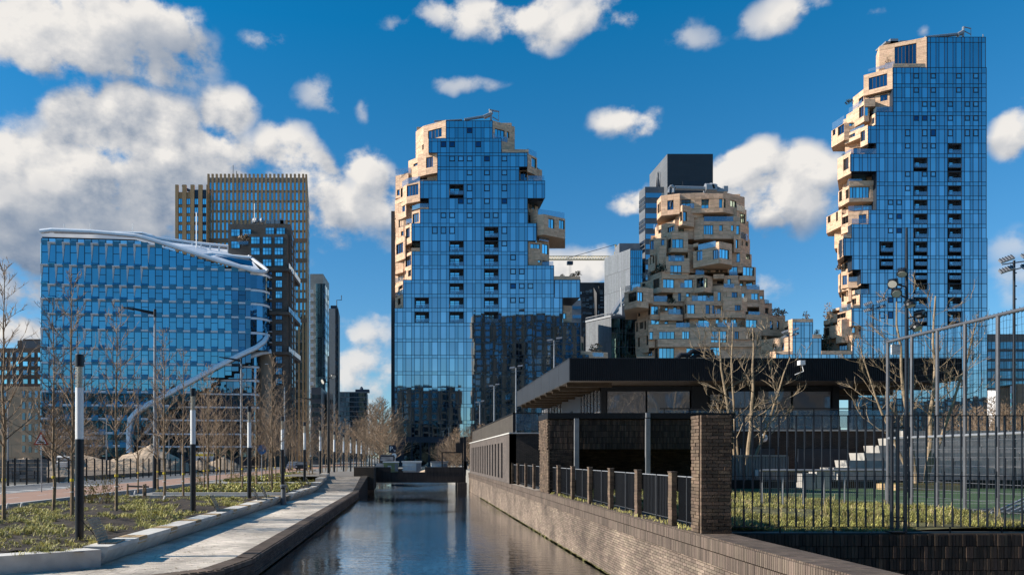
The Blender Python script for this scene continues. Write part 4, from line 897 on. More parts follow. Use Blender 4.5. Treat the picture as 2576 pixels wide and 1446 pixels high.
for r_ in range(len(zl)-1):
    zt, zb = zl[r_], zl[r_+1]
    if zb < .9: zb = .9
    for k in range(nb):
        sh = (r_ % 2)*bay*.5
        s0 = k*bay-sh*0
        for s1, s2, wide in ((s0, s0+bay*.5, 1), (s0+bay*.5, s0+bay, 0)):
            s1, s2 = max(0, s1), min(LL-3.6, s2)
            if s2-s1 < .2: continue
            z1 = min(zt-.55, roof_z((s1+s2)/2)-.25); z0 = zb+.12
            if z1-z0 < .4: continue
            sm = (s1+s2)/2; sx = PX+F*(XA+tx*sm)/(YA+ty*sm); zr = wz(ribbon_y(sx), YA+ty*sm)
            low = (z0+z1)/2 < zr
            o = -2.6 if low else -.1
            tl = R.uniform(-.012,.012)
            for q0, q1, lo_ in ((z0, min(z1, max(z0, zr)), True), (max(z0, min(z1, zr)), z1, False)):
                if q1-q0 < .15: continue
                oo = -2.6 if lo_ else -.1
                vs = [SZ(s1+.04,q0,oo+tl),SZ(s2-.04,q0,oo-tl),SZ(s2-.04,q1,oo),SZ(s1+.04,q1,oo+tl)]
                if r_ == 0: topg.face(vs, R.random())
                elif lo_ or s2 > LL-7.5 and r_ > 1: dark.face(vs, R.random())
                else: panes.append((vs, (q1-q0)*(s2-s1)))
            mul.obox(SZ(s1,(z0+z1)/2,o+.02), (tx*.055,ty*.055,0), (0,0,(z1-z0)/2), tn*.07)
            if wide and not low: mul.obox(SZ((s1+s2)/2,z0+(z1-z0)*.62,o+.02), (tx*(s2-s1)/2,ty*(s2-s1)/2,0), (0,0,.05), tn*.07)
            if z1 < zt-.6: continue
            if r_ > 0:
                zz = zt-.55
                if low:
                    band.obox(SZ((s1+s2)/2,zt-.3,o+.1), (tx*(s2-s1)/2,ty*(s2-s1)/2,0), (0,0,.17), tn*.35)
                elif (wide ^ (r_ % 2)):
                    band.obox(SZ((s1+s2)/2,zt-.12,.05), (tx*(s2-s1)/2,ty*(s2-s1)/2,0), (0,0,.15), tn*.10)
                    sil.obox(SZ((s1+s2)/2,zt-.38,.0), (tx*(s2-s1)/2,ty*(s2-s1)/2,0), (0,0,.12), tn*.06)
                else:
                    blu.face([SZ(s1,zz,.0),SZ(s2,zz,.0),SZ(s2,zt+.42,.32),SZ(s1,zt+.42,.32)], R.random()); blu.face([SZ(s1,zt+.42,.32),SZ(s2,zt+.42,.32),SZ(s2,zt+.62,-.1),SZ(s1,zt+.62,-.1)], R.random())
                # folded fins, strongest at the left end
                lim = (8.2-.55*r_)
                if wide ^ (r_ % 2) and k < lim and 1 <= r_ <= 7 and not low:
                    zq = zb+.45
                    fins.mesh([SZ(s1,zt-.05,.0),SZ(s1,zt-.05,.75),SZ(s1+.42,zt-.05,.0),SZ(s1+.02,zq,.0),SZ(s1+.05,zq,.1)],[(0,1,4,3),(1,2,3,4),(0,2,1)])
                    fins.obox(SZ((s1+s2)/2,zt-.12,.38), (tx*(s2-s1)/2,ty*(s2-s1)/2,0), (0,0,.10), tn*.36)
                    blu.mesh([SZ(s1,zb+.1,.0),SZ(s2,zb+.1,.0),SZ(s2,zb+.1,.5),SZ(s1,zb+.1,.5),SZ(s1,zb+.62,.0),SZ(s2,zb+.62,.0)],[(3,2,5,4),(0,3,4),(1,5,2),(0,1,2,3)], R.random())
panes.sort(key=lambda t: -t[1]); pm = MB()
for vs, _ in panes[:300]:
    b = MB(); b.face(vs, R.random()); 
    A_, B_, C_, D_ = vs; nrm = -tn*.05; b.face([A_+nrm, D_+nrm, C_+nrm, B_+nrm]); b.face([A_,A_+nrm,B_+nrm,B_]); b.face([D_,C_,C_+nrm,D_+nrm])
    b.build('glass_pane', m_blue, q, uv=False)
for vs, _ in panes[300:]: pm.face(vs, R.random())
if pm.f: pm.build('glass_pane_field', m_blue, q, kind='stuff', uv=False)
topg.build('top_strip_pane_field', mirror('glass_top',(.62,.68,.74),wave=.004,rnd=.3), q, kind='stuff', uv=False)
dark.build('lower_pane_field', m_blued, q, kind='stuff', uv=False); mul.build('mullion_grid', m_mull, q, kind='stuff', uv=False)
m_ofw = mat('office_white', (.78,.80,.84), rough=.4, var=.05); m_ofb = mat('office_blue', (.025,.25,.46), rough=.4, var=.1, rnd=.12); m_ofs = mat('office_sill', (.25,.42,.56), rough=.4)
band.build('white_band_field', m_ofw, q, kind='stuff', uv=False); blu.build('blue_apron_field', m_ofb, q, kind='stuff', uv=False); fins.build('folded_fin_field', m_ofw, q, kind='stuff', uv=False); sil.build('sill_field', m_ofs, q, kind='stuff', uv=False)
b = MB()
n_ = 120; top = [(SZ(LL*i/n_,0,-.45).x, SZ(LL*i/n_,0,-.45).y) for i in range(n_+1)]
for i in range(n_):
    s1, s2 = (LL-3.9)*i/n_, (LL-3.9)*(i+1)/n_; z1 = roof_z((s1+s2)/2)-.15
    A_, B_ = SZ(s1,0,-.4 if s1 < sOf(330) else -2.9), SZ(s2,0,-.4 if s1 < sOf(330) else -2.9); A2, B2 = SZ(s1,0,-.4), SZ(s2,0,-.4); e = -tn*14
    b.prism([(A_.x,A_.y),(B_.x,B_.y),(B_.x+e.x,B_.y+e.y),(A_.x+e.x,A_.y+e.y)], .9, z1)
    zr = wz(ribbon_y(PX+F*A2.x/A2.y)-4, A2.y)
    if zr < z1: b.prism([(A2.x,A2.y),(B2.x,B2.y),(B2.x+e.x*.2,B2.y+e.y*.2),(A2.x+e.x*.2,A2.y+e.y*.2)], max(.9,zr), z1)
b.build('building_core', m_core, q, uv=False)
# rounded right end
b = MB(); be = MB(); c0 = SZ(LL-3.7,0,-4)
for r_ in range(2, len(zl)-1):
    for k in range(5):
        a0, a1 = -math.pi/2+k*.36, -math.pi/2+(k+1)*.36; tz = math.atan2(ty,tx)
        zt, zb = min(zl[r_], roof_z(LL))-.55, max(.9, zl[r_+1])+.1
        rr = 4 if zl[r_] > wz(870,170) else 1.6
        P0 = c0+Vector((math.cos(a0+tz),math.sin(a0+tz),0))*rr*.98; P1 = c0+Vector((math.cos(a1+tz),math.sin(a1+tz),0))*rr*.98
        b.face([(P0.x,P0.y,zb),(P1.x,P1.y,zb),(P1.x,P1.y,zt),(P0.x,P0.y,zt)], R.random())
        Q0, Q1 = c0+(P0-c0)*1.03, c0+(P1-c0)*1.03
        be.face([(Q0.x,Q0.y,zt),(Q1.x,Q1.y,zt),(Q1.x,Q1.y,zt+.5),(Q0.x,Q0.y,zt+.5)]); be.face([(Q0.x,Q0.y,zt+.5),(Q1.x,Q1.y,zt+.5),(c0.x,c0.y,zt+.5)]); be.face([(Q0.x,Q0.y,zt),(c0.x,c0.y,zt),(Q1.x,Q1.y,zt)])
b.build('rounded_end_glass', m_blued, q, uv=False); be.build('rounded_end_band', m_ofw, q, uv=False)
# rounded left end in pale frames
b = MB()
for r_ in range(1,len(zl)-1):
    zt, zb = zl[r_], max(.9,zl[r_+1]); c_ = SZ(-.2,0,-1.2)
    b.prism([(c_.x-.7,c_.y+.6),(SZ(.0,0,.1).x,SZ(.0,0,.1).y),(SZ(.0,0,-1.5).x,SZ(.0,0,-1.5).y)], zb+.5, zt-.1)
b.build('left_corner_panels', m_ofb, q, uv=False)
def ribb(pts, name, wd=1.5, dp=1.7):
    b = MB(); m_ = len(pts); vs = []; fs = []
    for i, p in enumerate(pts):
        t = (pts[min(i+1,m_-1)]-pts[max(i-1,0)]).normalized(); up = tn.cross(t).normalized(); up = up if up.z > 0 else -up
        for a, c in ((-.5,-.2),(.5,-.2),(.5,.12),(.25,.42),(-.5,.42)): vs.append(p+tn*a*dp+up*c*wd)
    for i in range(m_-1):
        for k in range(5): fs.append((i*5+k, i*5+(k+1)%5, (i+1)*5+(k+1)%5, (i+1)*5+k))
    fs += [(0,1,2,3,4), tuple((m_-1)*5+k for k in (4,3,2,1,0))]
    b.mesh(vs, fs); return b.build(name, m_ofw, q, uv=False)
c1 = lambda x, y, o=.6: BP(C1[0](x), C1[1](y), o)
ribb([c1(312,150),c1(400,140),c1(700,152),c1(1040,182),c1(1100,195),c1(1250,238),c1(1480,312),c1(1700,382),c1(1870,428),c1(1960,455),c1(2030,462,.2),c1(2058,452,-.8)], 'roof_ribbon', 1.25, 1.3)
ribb([c1(1040,182,0),c1(1200,200,-6),c1(1500,240,-10),c1(1780,270,-12),c1(1850,285,-12),c1(1900,320,-9),c1(1960,375,-5),c1(2030,425,-2),c1(2060,452,-.6)], 'back_ribbon', 1.1)
ribb([c1(1560,330,-2),c1(1650,325,-5),c1(1800,340,-6),c1(1940,352,-6)], 'terrace_ribbon', .9)
ribb([c1(410,150,-8),c1(900,160,-8),c1(1100,165,-8),c1(1180,185,-8)], 'rear_parapet', .8)
ribb([c1(x,y,o) for x,y,o in ((2050,925,-3),(2062,960,-1.4),(2040,1000,-.2),(1980,1045,.4),(1860,1100,.5),(1700,1180,.5),(1500,1290,.5),(1300,1400,.5),(1150,1480,.5),(1060,1535,.4),(1010,1590,.3),(1000,1680,.3),(1000,1850,.3))], 'sweeping_ribbon', 1.6, 1.4)
ribb([c1(x,y,o) for x,y,o in ((2095,1075,-5),(2020,1085,-3),(1920,1120,-2),(1800,1190,-2),(1650,1290,-2),(1500,1380,-2),(1350,1470,-2),(1200,1580,-2),(1120,1700,-2))], 'lower_ribbon', 1.5, 1.4)
b = MB()
fr_ = [(1040,190,.2),(1300,262,.2),(1600,355,.2),(1870,432,.2),(2020,458,-.6)]; bk_ = [(1110,186,-6),(1350,222,-9),(1600,258,-11),(1810,290,-11),(1950,380,-5)]
for i in range(4): b.face([c1(*fr_[i]),c1(*fr_[i+1]),c1(*bk_[i+1]),c1(*bk_[i])])
b.build('roof_terrace', m_ofw, q, uv=False)
b = MB(); b.face([c1(1650,330,.9),c1(1940,372,.5),c1(1955,415,.6),c1(1860,402,.9)]); b.face([c1(1250,240,.8),c1(1500,270,-1),c1(1560,300,.2),c1(1400,268,.6)]) if False else None
b.build('terrace_glazing', m_blued, q, uv=False)
b = MB()
for x in (495,697,1022): b.tube([c1(x,150,-6),c1(x,85,-6)], .06, 4)
for k in range(11): x = 1200+k*70; b.bar(c1(x,215+k*6,-8), c1(x,255+k*8,-8), .3)
b.tube([c1(1516,290,-7),c1(1516,0,-7)], .16, 6)
b.build('roof_masts', m_white, q, kind='stuff', uv=False)
b = MB()
for k in range(8):
    s1 = sOf(C1[0](1600)); 
b.box(*(sorted((c1(460,200,-3).x,c1(600,200,-3).x))), 168, 171, c1(460,240).z, c1(460,175).z); b.build('roof_plant', m_grey, q)
# plain wing to its right
q = thing('louvred_wing', 'low beige louvred block beside the rounded end of the blue office building', 'building', (w(700,1150,172).x,172,1))
b = MB(); A_, B_ = w(683,888,174), w(712,930,187); b.prism([(A_.x,A_.y),(B_.x,B_.y),(B_.x-6,B_.y+2),(A_.x-8,A_.y+4)], .9, A_.z); b.build('wall', mat('beige_panel',(.33,.28,.22),rough=.6,var=.15,vs=.5), q)
b = MB()
for k in range(26):
    t_k = (k+.5)/26; p = A_.lerp(B_, t_k); b.box(p.x-.12, p.x+.2, p.y-.1, p.y+.1, .9, A_.z-.4)
for k in range(6): p, p2 = A_, B_; z = 3+k*(A_.z-4)/5; b.bar((p.x+.1,p.y-.2,z),(p2.x+.1,p2.y-.2,z),.35)
b.build('louvre_field', m_joint, q, kind='stuff', uv=False)

# --- orange brown tower
def slotted(q, T, Y, x0, x1, yt, yb, ncol, wfrac, rows_, mw, frame=0, windows_y=None):
    pass
O1 = crop(680,680,2.26); YO = 240
q = thing('office_tower', 'orange brown tower with narrow blue windows between vertical piers', 'tower', (w(650,1150,YO).x,YO,1))
ox, oy = O1; X0, X1, ZT = wx(ox(340),YO), wx(ox(1232),YO), wz(oy(70),YO)
m_or = mat('orange_pier', (.52,.29,.13), rough=.6, var=.15, vs=.3); m_gyp = mat('grey_spandrel', (.34,.31,.29), rough=.6, var=.1); m_ord = mat('brown_band', (.26,.15,.09), rough=.7)
XR2 = wx(ox(1265), YO*1.13)
b = MB(); b.prism([(X0,YO),(X1,YO),(XR2,YO*1.125),(X0-3,YO*1.125)], .9, ZT); b.build('wall', m_gyp, q)
nc = 24; pw = (X1-X0)/nc
for k in range(nc):
    xc = X0+pw*k; b = MB(); b.box(xc-.0, xc+pw*.5, YO-.35, YO+.2, .9, ZT+1.1*(1)); b.build('pier', m_or, q, uv=False)
b = MB(); b.box(X1-.3, X1+.25, YO-.4, YO+.4, .9, ZT+1); b.build('pier', m_or, q, uv=False)
r_ = 0
pl = []
while True:
    y0 = 118+90*r_; Z1, Z0 = wz(oy(y0),YO), wz(oy(y0+66),YO)
    if Z0 < 8: break
    for k in range(nc):
        if r_ > 3 and k < 19 and r_ < 16 and k > 5: continue
        xa = X0+pw*k+pw*.52; pl.append(((xa+pw*.23, YO-.03, (Z0+Z1)/2), (pw*.42,.12,Z1-Z0), 0, R.random(), Z0))
    r_ += 1
pieces('window', m_win, pl, q)
b = MB(); t0, t1 = Vector((X1+.05,YO,0)), Vector((XR2+.05,YO*1.125,0))
bb = MB()
for r_ in range(16):
    y0 = 118+90*r_; Z1, Z0 = wz(oy(y0),YO)-.3, wz(oy(y0+66),YO)
    if Z0 < 3: break
    for k in range(3):
        p = t0.lerp(t1, .1+k*.3); p2 = t0.lerp(t1, .3+k*.3); bb.face([(p.x,p.y,Z0),(p2.x,p2.y,Z0),(p2.x,p2.y,Z1),(p.x,p.y,Z1)])
    if r_ > 5: b.box(X0-.02,X1+.3,YO-.42,YO-.3,Z1+.3,Z1+1.6) if r_ % 2 == 0 else None
bb.build('side_windows', m_gw, q, uv=False); b.build('dark_band_field', m_ord, q, kind='stuff', uv=False)
b = MB(); b.prism([(X1+.06,YO+.5),(X1+.3,YO),(XR2+.02,YO*1.12),(XR2-.1,YO*1.12)], .9, ZT+.8); b.build('side_wall', m_or, q)
for x in (570,602): bq = MB(); p = w(ox(x),oy(55),YO+5); bq.tube([p,p+Vector((0,0,3.5 if x==570 else 1.6))],.12,4); bq.build('antenna', m_mull, q)
q = thing('office_tower', 'lower orange wing with wide piers left of the orange brown tower', 'tower', (w(480,1150,YO-2).x,YO-2,1))
YW = YO-2; X0, X1, ZT = wx(ox(50),YW), wx(ox(340),YW), wz(oy(200),YW)
b = MB(); b.prism([(X0,YW),(X1,YW),(X1,YW+20),(X0-2.6,YW+20)], .9, ZT); b.build('wall', m_or, q)
for xa, xb in ((50,78),(114,150),(188,222),(259,295),(331,340)):
    b = MB(); b.box(wx(ox(xa),YW), wx(ox(xb),YW), YW-.4, YW+.3, .9, ZT+2.2); b.build('pier', m_or, q, uv=False)
for xa, xb in ((222,259),(295,331)):
    b = MB(); b.box(wx(ox(xa),YW)+.02, wx(ox(xb),YW)-.02, YW-.1, YW+.3, .9, wz(oy(180),YW)); b.build('dark_strip', m_mull, q, uv=False)
for xa in (80,152,224,297):
    for r_ in range(11):
        y0 = 261+79*r_; fr = MB(); fr.box(wx(ox(xa),YW),wx(ox(xa+33),YW),YW-.14,YW+.1,wz(oy(y0+54),YW),wz(oy(y0),YW)); f_ = fr.build('window', m_mull, q, uv=False)
        g_ = MB()
        for k in (0,1): g_.box(wx(ox(xa+2+k*16),YW),wx(ox(xa+15+k*16),YW),YW-.2,YW-.15,wz(oy(y0+51),YW),wz(oy(y0+3),YW),R.random())
        g_.build('pane', m_win, f_, uv=False)
b = MB(); b.tube([w(ox(150),oy(185),YW+5),w(ox(112),oy(142),YW+5)],.35,5); b.tube([w(ox(140),oy(172),YW+5),w(ox(182),oy(192),YW+5)],.5,5); b.build('roof_crane', m_mull, q)

# --- dark brick residential tower
YD = 176; m_dbr = brickmat('clinker', (.19,.15,.12), (.12,.095,.08), (.07,.06,.055), .5, .14, ms=.02, rough=.9, bump=.02, var=.3, vs=.4)
q = thing('brick_tower', 'dark brown brick apartment tower with jutting ledges behind the blue office', 'tower', (w(700,1150,YD).x,YD,1))
X0, XM, X1 = wx(ox(522),YD), wx(ox(735),YD), wx(ox(1075),YD)
def side(x, yy, dY):     # deep side receding along the view
    return x*(YD+dY)/YD
XS = wx(ox(1135), YD+15)
b = MB(); b.prism([(X0,YD+.5),(wx(ox(1085),YD),YD+.5),(XS,YD+14),(X0,YD+14)], .9, wz(oy(482),YD))
b.prism([(wx(ox(720),YD),YD-.6),(wx(ox(1065),YD),YD-.6),(wx(ox(1090),YD),YD+6),(wx(ox(720),YD),YD+6)], .9, wz(oy(585),YD)); b.build('wall', m_dbr, q)
for yy, xe in ((885,1178),(1280,1180),(1640,1180)):
    b = MB(); A_, B_ = w(ox(1075),oy(yy),YD-1.4), w(ox(xe),oy(yy),YD+15)
    b.prism([(wx(ox(860),YD),YD-1.6),(A_.x,A_.y),(B_.x,YD+15),(wx(ox(860),YD),YD+10)], A_.z-.7, A_.z); b.build('ledge', m_dbr, q)
    b = MB(); b.bar((A_.x,A_.y,A_.z+.6),(B_.x,B_.y,A_.z+.6),.05,1.1); b.build('balustrade', m_blued, q)
for cx_, ys in ((590,(563,672)),(692,(563,)),(901,(550,)),(1000,(550,)),(779,(645,743)),(884,(645,743,845)),(990,(645,743,842,938,1035,1132)),(990,(1230,1328,1425,1525,1622,1720,1820,1915))):
    for yy in ys:
        hh = 32 if yy < 1200 else 30; wv = 40 if yy < 900 else 30; fo = YD-.66 if yy > 590 and cx_ > 730 else YD+.42
        fr = MB(); fr.box(wx(ox(cx_-wv),YD),wx(ox(cx_+wv),YD),fo-.06,fo+.1,wz(oy(yy+hh),YD),wz(oy(yy-hh),YD)); f_ = fr.build('window', m_mull, q, uv=False)
        g_ = MB()
        for k in range(3):
            for j in (0,1):
                a_ = cx_-wv+3+k*(2*wv-3)/3; g_.box(wx(ox(a_),YD),wx(ox(a_+(2*wv)/3-5),YD),fo-.13,fo-.07,wz(oy(yy+hh-3 if j else yy-6),YD),wz(oy(yy-3 if j else yy-hh+3),YD),R.random())
        g_.build('pane', m_win if yy < 1200 else m_wind, f_, uv=False)
for k in range(9):
    yy = 945+k*97; f_ = MB(); f_.box(wx(ox(876),YD),wx(ox(925),YD),YD-.8,YD-.66,wz(oy(yy+35),YD),wz(oy(yy-35),YD)); f_ = f_.build('window', m_wind, q, uv=False)
    g_ = MB(); g_.box(wx(ox(870),YD),wx(ox(930),YD),YD-1.6,YD-.8,wz(oy(yy+42),YD),wz(oy(yy+36),YD)); g_.build('balcony_slab', m_ofw, q, uv=False)
b = MB()
for r_ in range(40):
    z = wz(oy(560),YD)-r_*1.62
    if z < 3: break
    for k in range(9):
        tt = .08+k*.1; p = Vector((wx(ox(1090),YD)+.2,YD+.6,0)).lerp(Vector((XS+.12,YD+14,0)),tt); b.face([(p.x,p.y,z-1.1),(p.x+.12*0+ (XS-wx(ox(1090),YD))*.05,p.y+.8,z-1.1),(p.x+(XS-wx(ox(1090),YD))*.05,p.y+.8,z),(p.x,p.y,z)], R.random())
b.build('side_window_field', m_wind, q, kind='stuff', uv=False)
for k, x in enumerate((745,762,782,830,880,925,960,1000,1010)): bq = MB(); p = w(ox(x),oy(478),YD+5); bq.lathe(p,[(.5,0),(.6,.4),(.4,1.),(.05,1.3)],8) if k in (1,2,3) else bq.box(p.x-.4,p.x+.7,p.y,p.y+1,p.z-.2,p.z+R.uniform(.5,1.1)); bq.build('roof_vent', m_grey, q, uv=False)
bq = MB(); p = w(ox(765),oy(470),YD+4); bq.tube([p,p+Vector((0,0,4.4))],.12,4); bq.bar(p+Vector((-.8,0,2.4)),p+Vector((.8,0,3.2)),.1); bq.build('antenna', m_grey, q)
shrub(q, w(ox(668),oy(640),YD-.5), 1.7, m_twig, 90)
b = MB(); b.box(wx(ox(628),YD),wx(ox(716),YD),YD-.9,YD+.5,wz(oy(682),YD),wz(oy(652),YD)); b.build('balustrade', m_rail, q)

# --- buildings closing the street
O3 = crop(1000,1300,2.0656)
def simple(name, label, cat, x0, x1, yt, Y, dp, m, side_x=None, side_d=12, wins=None, mw=None, m2=None, base=.9):
    q = thing(name, label, cat, ((wx(x0,Y)+wx(x1,Y))/2, Y, base)); X0, X1, Z = wx(x0,Y), wx(x1,Y), wz(yt,Y)
    xs = wx(side_x, Y+side_d) if side_x else (X1 if X1 > 0 else X1*(Y+dp)/Y-.2); yd = Y+(side_d if side_x else dp)
    x0b = X0 if X0 < 0 else X0*yd/Y+.2
    b = MB(); b.prism([(X0,Y),(X1,Y),(xs,yd),(x0b,yd)], base, Z); b.build('wall', m, q)
    if wins:
        n, wf, fh, hf, off = wins; pw = (X1-X0)/n; pl = []; z = Z-off
        while z-fh > base:
            for k in range(n): pl.append(((X0+pw*(k+.5), Y-.02, z-fh*.5), (pw*wf,.12,fh*hf), 0, R.random(), z))
            z -= fh
        pieces('window', mw or m_wind, pl, q)
    return q, X0, X1, Z, xs, yd
m_lgr = brickmat('pale_brick', (.55,.50,.44),(.43,.39,.34),(.2,.19,.17),.5,.16,rough=.9,var=.2,vs=.3)
q, X0, X1, Z, xs, yd = simple('apartment_tower', 'pale grey zigzag apartment tower with narrow balconies, right of the orange tower', 'tower', 780, 813, 689, 290, 14, m_lgr, 828, 16)
O5 = O1
for r_ in range(22):
    z = wz(oy(1067+69*r_),290)
    if z < 3: break
    for k in range(4): piece('window', m_wind if k % 2 else m_win, (wx(ox(1338+k*15),290),289.95,z), (1.7,.12,3.8*.9), 0, q)
    b = MB(); b.box(wx(ox(1268),290),wx(ox(1300),290),288.6,290,z-2.2,z-1.9); b.box(wx(ox(1268),290),wx(ox(1300),290),288.6,288.7,z-1.9,z-.9); b.build('balcony', m_ofw, q, uv=False)
    b = MB()
    for k in range(3):
        t0, t1 = Vector((X1+.08,290.4,0)), Vector((xs+.08,yd,0)); p, p2 = t0.lerp(t1,.15+k*.28), t0.lerp(t1,.33+k*.28); b.face([(p.x,p.y,z-2),(p2.x,p2.y,z-2),(p2.x,p2.y,z+2.2),(p.x,p.y,z+2.2)])
    b.build('side_windows', m_win, q, uv=False)
q, X0, X1, Z, xs, yd = simple('apartment_tower', 'narrow dark tower at the right of the left hand group, seen above the street', 'tower', 828, 851, 776, 320, 14, mat('dark_clad',(.05,.048,.05),rough=.6,var=.2,vs=.2), 855, 18, (5,.4,3.1,.55,6), m_wind)
b = MB(); b.box(X0+.5,X0+3.2,321,326,Z,Z+1.5); b.tube([(X0+3,322,Z),(X0+3,322,Z+4),(X0+5,322,Z+4),(X0+5,322,Z+6)],.2,4); b.build('roof_crane', m_mull, q)
b = MB(); b.prism([(X0-.02,319.9),(X0+2.6,319.9),(X0+2.6,319.98),(X0-.02,319.98)],.9,Z+.02); b.build('grey_strip', m_gyp, q)
simple('street_building', 'low black building with rows of small lit windows at the end of the street', 'building', 783, 808, 974, 225, 14, m_greyw, 822, 16, (7,.5,2.6,.5,1.5), m_win)
simple('street_building', 'low grey brick building between the black one and the dark tower', 'building', 822, 838, 986, 235, 14, m_lgr, 843, 14, (4,.45,3.,.5,1.5), m_wind)
q, X0, X1, Z, xs, yd = simple('glass_block', 'distant blue glass block seen over the treetops at the end of the street', 'building', 853, 923, 985, 380, 20, m_greyw, 926, 20, (16,.9,2.4,.82,.3), mirror('glass_far',(.22,.36,.46),wave=.01,rnd=.35))
b = MB(); b.box(X0+8,X0+15,382,388,Z,Z+1.4); b.lathe((X0+11,384,Z+1.4),[(1,0),(.8,1),(.2,1.6)],8); b.build('roof_plant', m_mull, q)
# left edge
m_lbr = brickmat('left_brick',(.15,.10,.078),(.12,.085,.066),(.09,.07,.06),.5,.15,rough=.9,var=.15,vs=.3); m_tan = brickmat('tan_panel',(.50,.33,.21),(.46,.30,.19),(.28,.2,.13),4.2,3.1,ms=.05,rough=.8,var=.1,vs=.2)
Cw = crop(0,1320,2.126); q = thing('hotel_building', 'dark brown and tan building with small windows at the far left', 'building', (w(50,1150,182).x,182,1)); cx_, cy_ = Cw
b = MB(); b.box(wx(-60,182),wx(103,182),182,197,wz(cy_(480),182),wz(cy_(152),182)); b.build('upper_wall', m_lbr, q)
b = MB(); b.box(wx(cx_(112),182),wx(cx_(345),182),184,194,wz(cy_(152),182),wz(cy_(78),182)); b.box(wx(cx_(150),182),wx(cx_(345),182),184.5,194,wz(cy_(100),182),wz(cy_(62),182)); b.build('penthouse', m_lbr, q)
b = MB(); b.box(wx(cx_(160),182),wx(cx_(335),182),183.7,184,wz(cy_(150),182),wz(cy_(82),182)); b.build('louvre_panel', m_greyw, q)
b = MB(); b.box(wx(-60,182),wx(103,182),181.6,197,.9,wz(cy_(480),182)); b.build('lower_wall', m_tan, q)
for j, yy in enumerate((210,286,360,436)):
    for xx, ww_ in ((50,22),(100,20),(150,24),(217,38),(281,24),(334,20),(0,22)): piece('window', m_win if (j+xx) % 3 else m_wind, (wx(cx_(xx),182),181.96,wz(cy_(yy),182)), (ww_/2.126*.629*182/F,.12,38/2.126*.629*182/F), 0, q)
for j, yy in enumerate((545,640,733,827,920,1010)):
    for xx in (210,264,318,50,0): piece('window', m_wind, (wx(cx_(xx),182),181.56,wz(cy_(yy),182)), (24/2.126*.629*182/F,.12,56/2.126*.629*182/F), 0, q)

# --- right hand cluster
X2 = crop(2180,1000,3.143); x2, y2 = X2
q, X0, X1, Z, xs, yd = simple('pixel_tower', 'dark slate building with scattered blue windows behind the glass tower', 'building', 1459.6, 1521, 710.5, 280, 15, mat('slate',(.035,.036,.042),rough=.5,var=.15))
for xx, yy, ww_, hh in ((452,540,22,30),(530,524,40,24),(575,518,36,42),(708,530,36,60),(480,532,24,10),(532,553,38,10),(576,606,40,42),(484,610,38,10),(486,633,36,24),(534,630,36,30),(712,597,40,18),(712,632,40,18),(490,696,42,40),(534,676,38,18),(575,716,36,40),(610,700,14,64),(676,710,16,46),(714,680,42,10),(716,720,44,20),(494,792,38,30),(548,796,80,26),(670,782,18,46),(714,808,38,36),(578,862,30,20),(487,900,24,16),(534,716,36,18),(490,1000,14,50),(492,1070,12,40)):
    k = .629/3.143*280/F; piece('window', m_gw, (wx(x2(xx),280),279.9,wz(y2(yy),280)), (ww_*k,.3,hh*k), 0, q)
b = MB(); b.mesh([w(x2(608),y2(412),279.5),w(x2(680),y2(412),279.5),w(x2(678),y2(490),279.9),w(x2(640),y2(445),281)],[(0,1,2,3)]); b.mesh([w(x2(610),y2(470),279.8),w(x2(650),y2(540),278.6),w(x2(650),y2(880),278.6),w(x2(625),y2(880),279.9)],[(0,1,2,3)]); b.build('folded_wall', MT['slate'], q)
q, X0, X1, Z, xs, yd = simple('white_block', 'small white panelled block tucked behind the right edge of the glass tower', 'building', 1417, 1462, 755, 204, 12, mat('white_panel',(.34,.36,.39),rough=.5,var=.04))
for yy in (723,836): 
    b = MB(); b.box(wx(x2(345),204),wx(x2(452),204),203.9,204.1,wz(y2(yy+20),204),wz(y2(yy-20),204)); b.build('window', m_wind, q)
def corner(name, label, xn, yn, Yn, xf, yf, xr, yr_same, m_l, m_r, base=1.7):
    "block seen at its near left corner: lit left face receding, front face to the right"
    Yf = Yn*(PY-yn)/(PY-yf); q = thing(name, label, 'building', (wx(xn,Yn), Yn, base)); Z = wz(yn,Yn)
    A_, B_, C_ = Vector((wx(xf,Yf),Yf,0)), Vector((wx(xn,Yn),Yn,0)), Vector((wx(xr,Yn+.1),Yn+.1,0))
    dd = (A_-B_); b = MB(); b.prism([(A_.x,A_.y),(B_.x,B_.y),(C_.x,C_.y),(C_.x+dd.x*.3+4,C_.y+dd.y)], base, Z); b.build('wall', m_l, q)
    return q, A_, B_, C_, Z
m_slat = mat('grey_cladding',(.17,.18,.20),rough=.55,var=.2,vs=.4)
q, A_, B_, C_, Z = corner('grey_slab', 'tall pale grey slab with a blue glass end, left of the stone tower', 1585.5, 625.7, 250, 1520.8, 649.2, 1616, 0, m_slat, m_blue)
def panelface(q, A_, B_, z0, z1, n, m_, m, gm, name='glass_pane', gap=.12, out=.05):
    t = B_-A_; L = t.length; t = t/L; nn = Vector((t.y,-t.x,0)); rz = math.atan2(t.y,t.x); l = []
    for i in range(n):
        for j in range(m_):
            c = A_+t*L*(i+.5)/n+nn*out; l.append(((c.x,c.y,z0+(z1-z0)*(j+.5)/m_),(L/n-gap,.1,(z1-z0)/m_-gap*1.5),rz,R.random(),j+R.random()))
    pieces(name, gm, l, q)
panelface(q, B_, C_, 2, Z-.5, 6, 26, 0, m_blue); panelface(q, A_, B_, 2, Z-.2, 26, 11, 0, mat('slat_panel',(.20,.215,.235),rough=.5,var=.12,rnd=.12), 'cladding_panel')
b = MB(); b.prism([(wx(1612,262),262),(wx(1558,262),262),(wx(1546,268),268),(wx(1616,268),268)], Z-.5, wz(612,262)); b.build('penthouse', m_slat, q)
q, A_, B_, C_, Z = corner('glass_pavilion_block', 'low rounded block of pale ribs and blue glass below the grey slab', 1538, 797, 212, 1474, 811, 1608, 0, m_slat, m_blue)
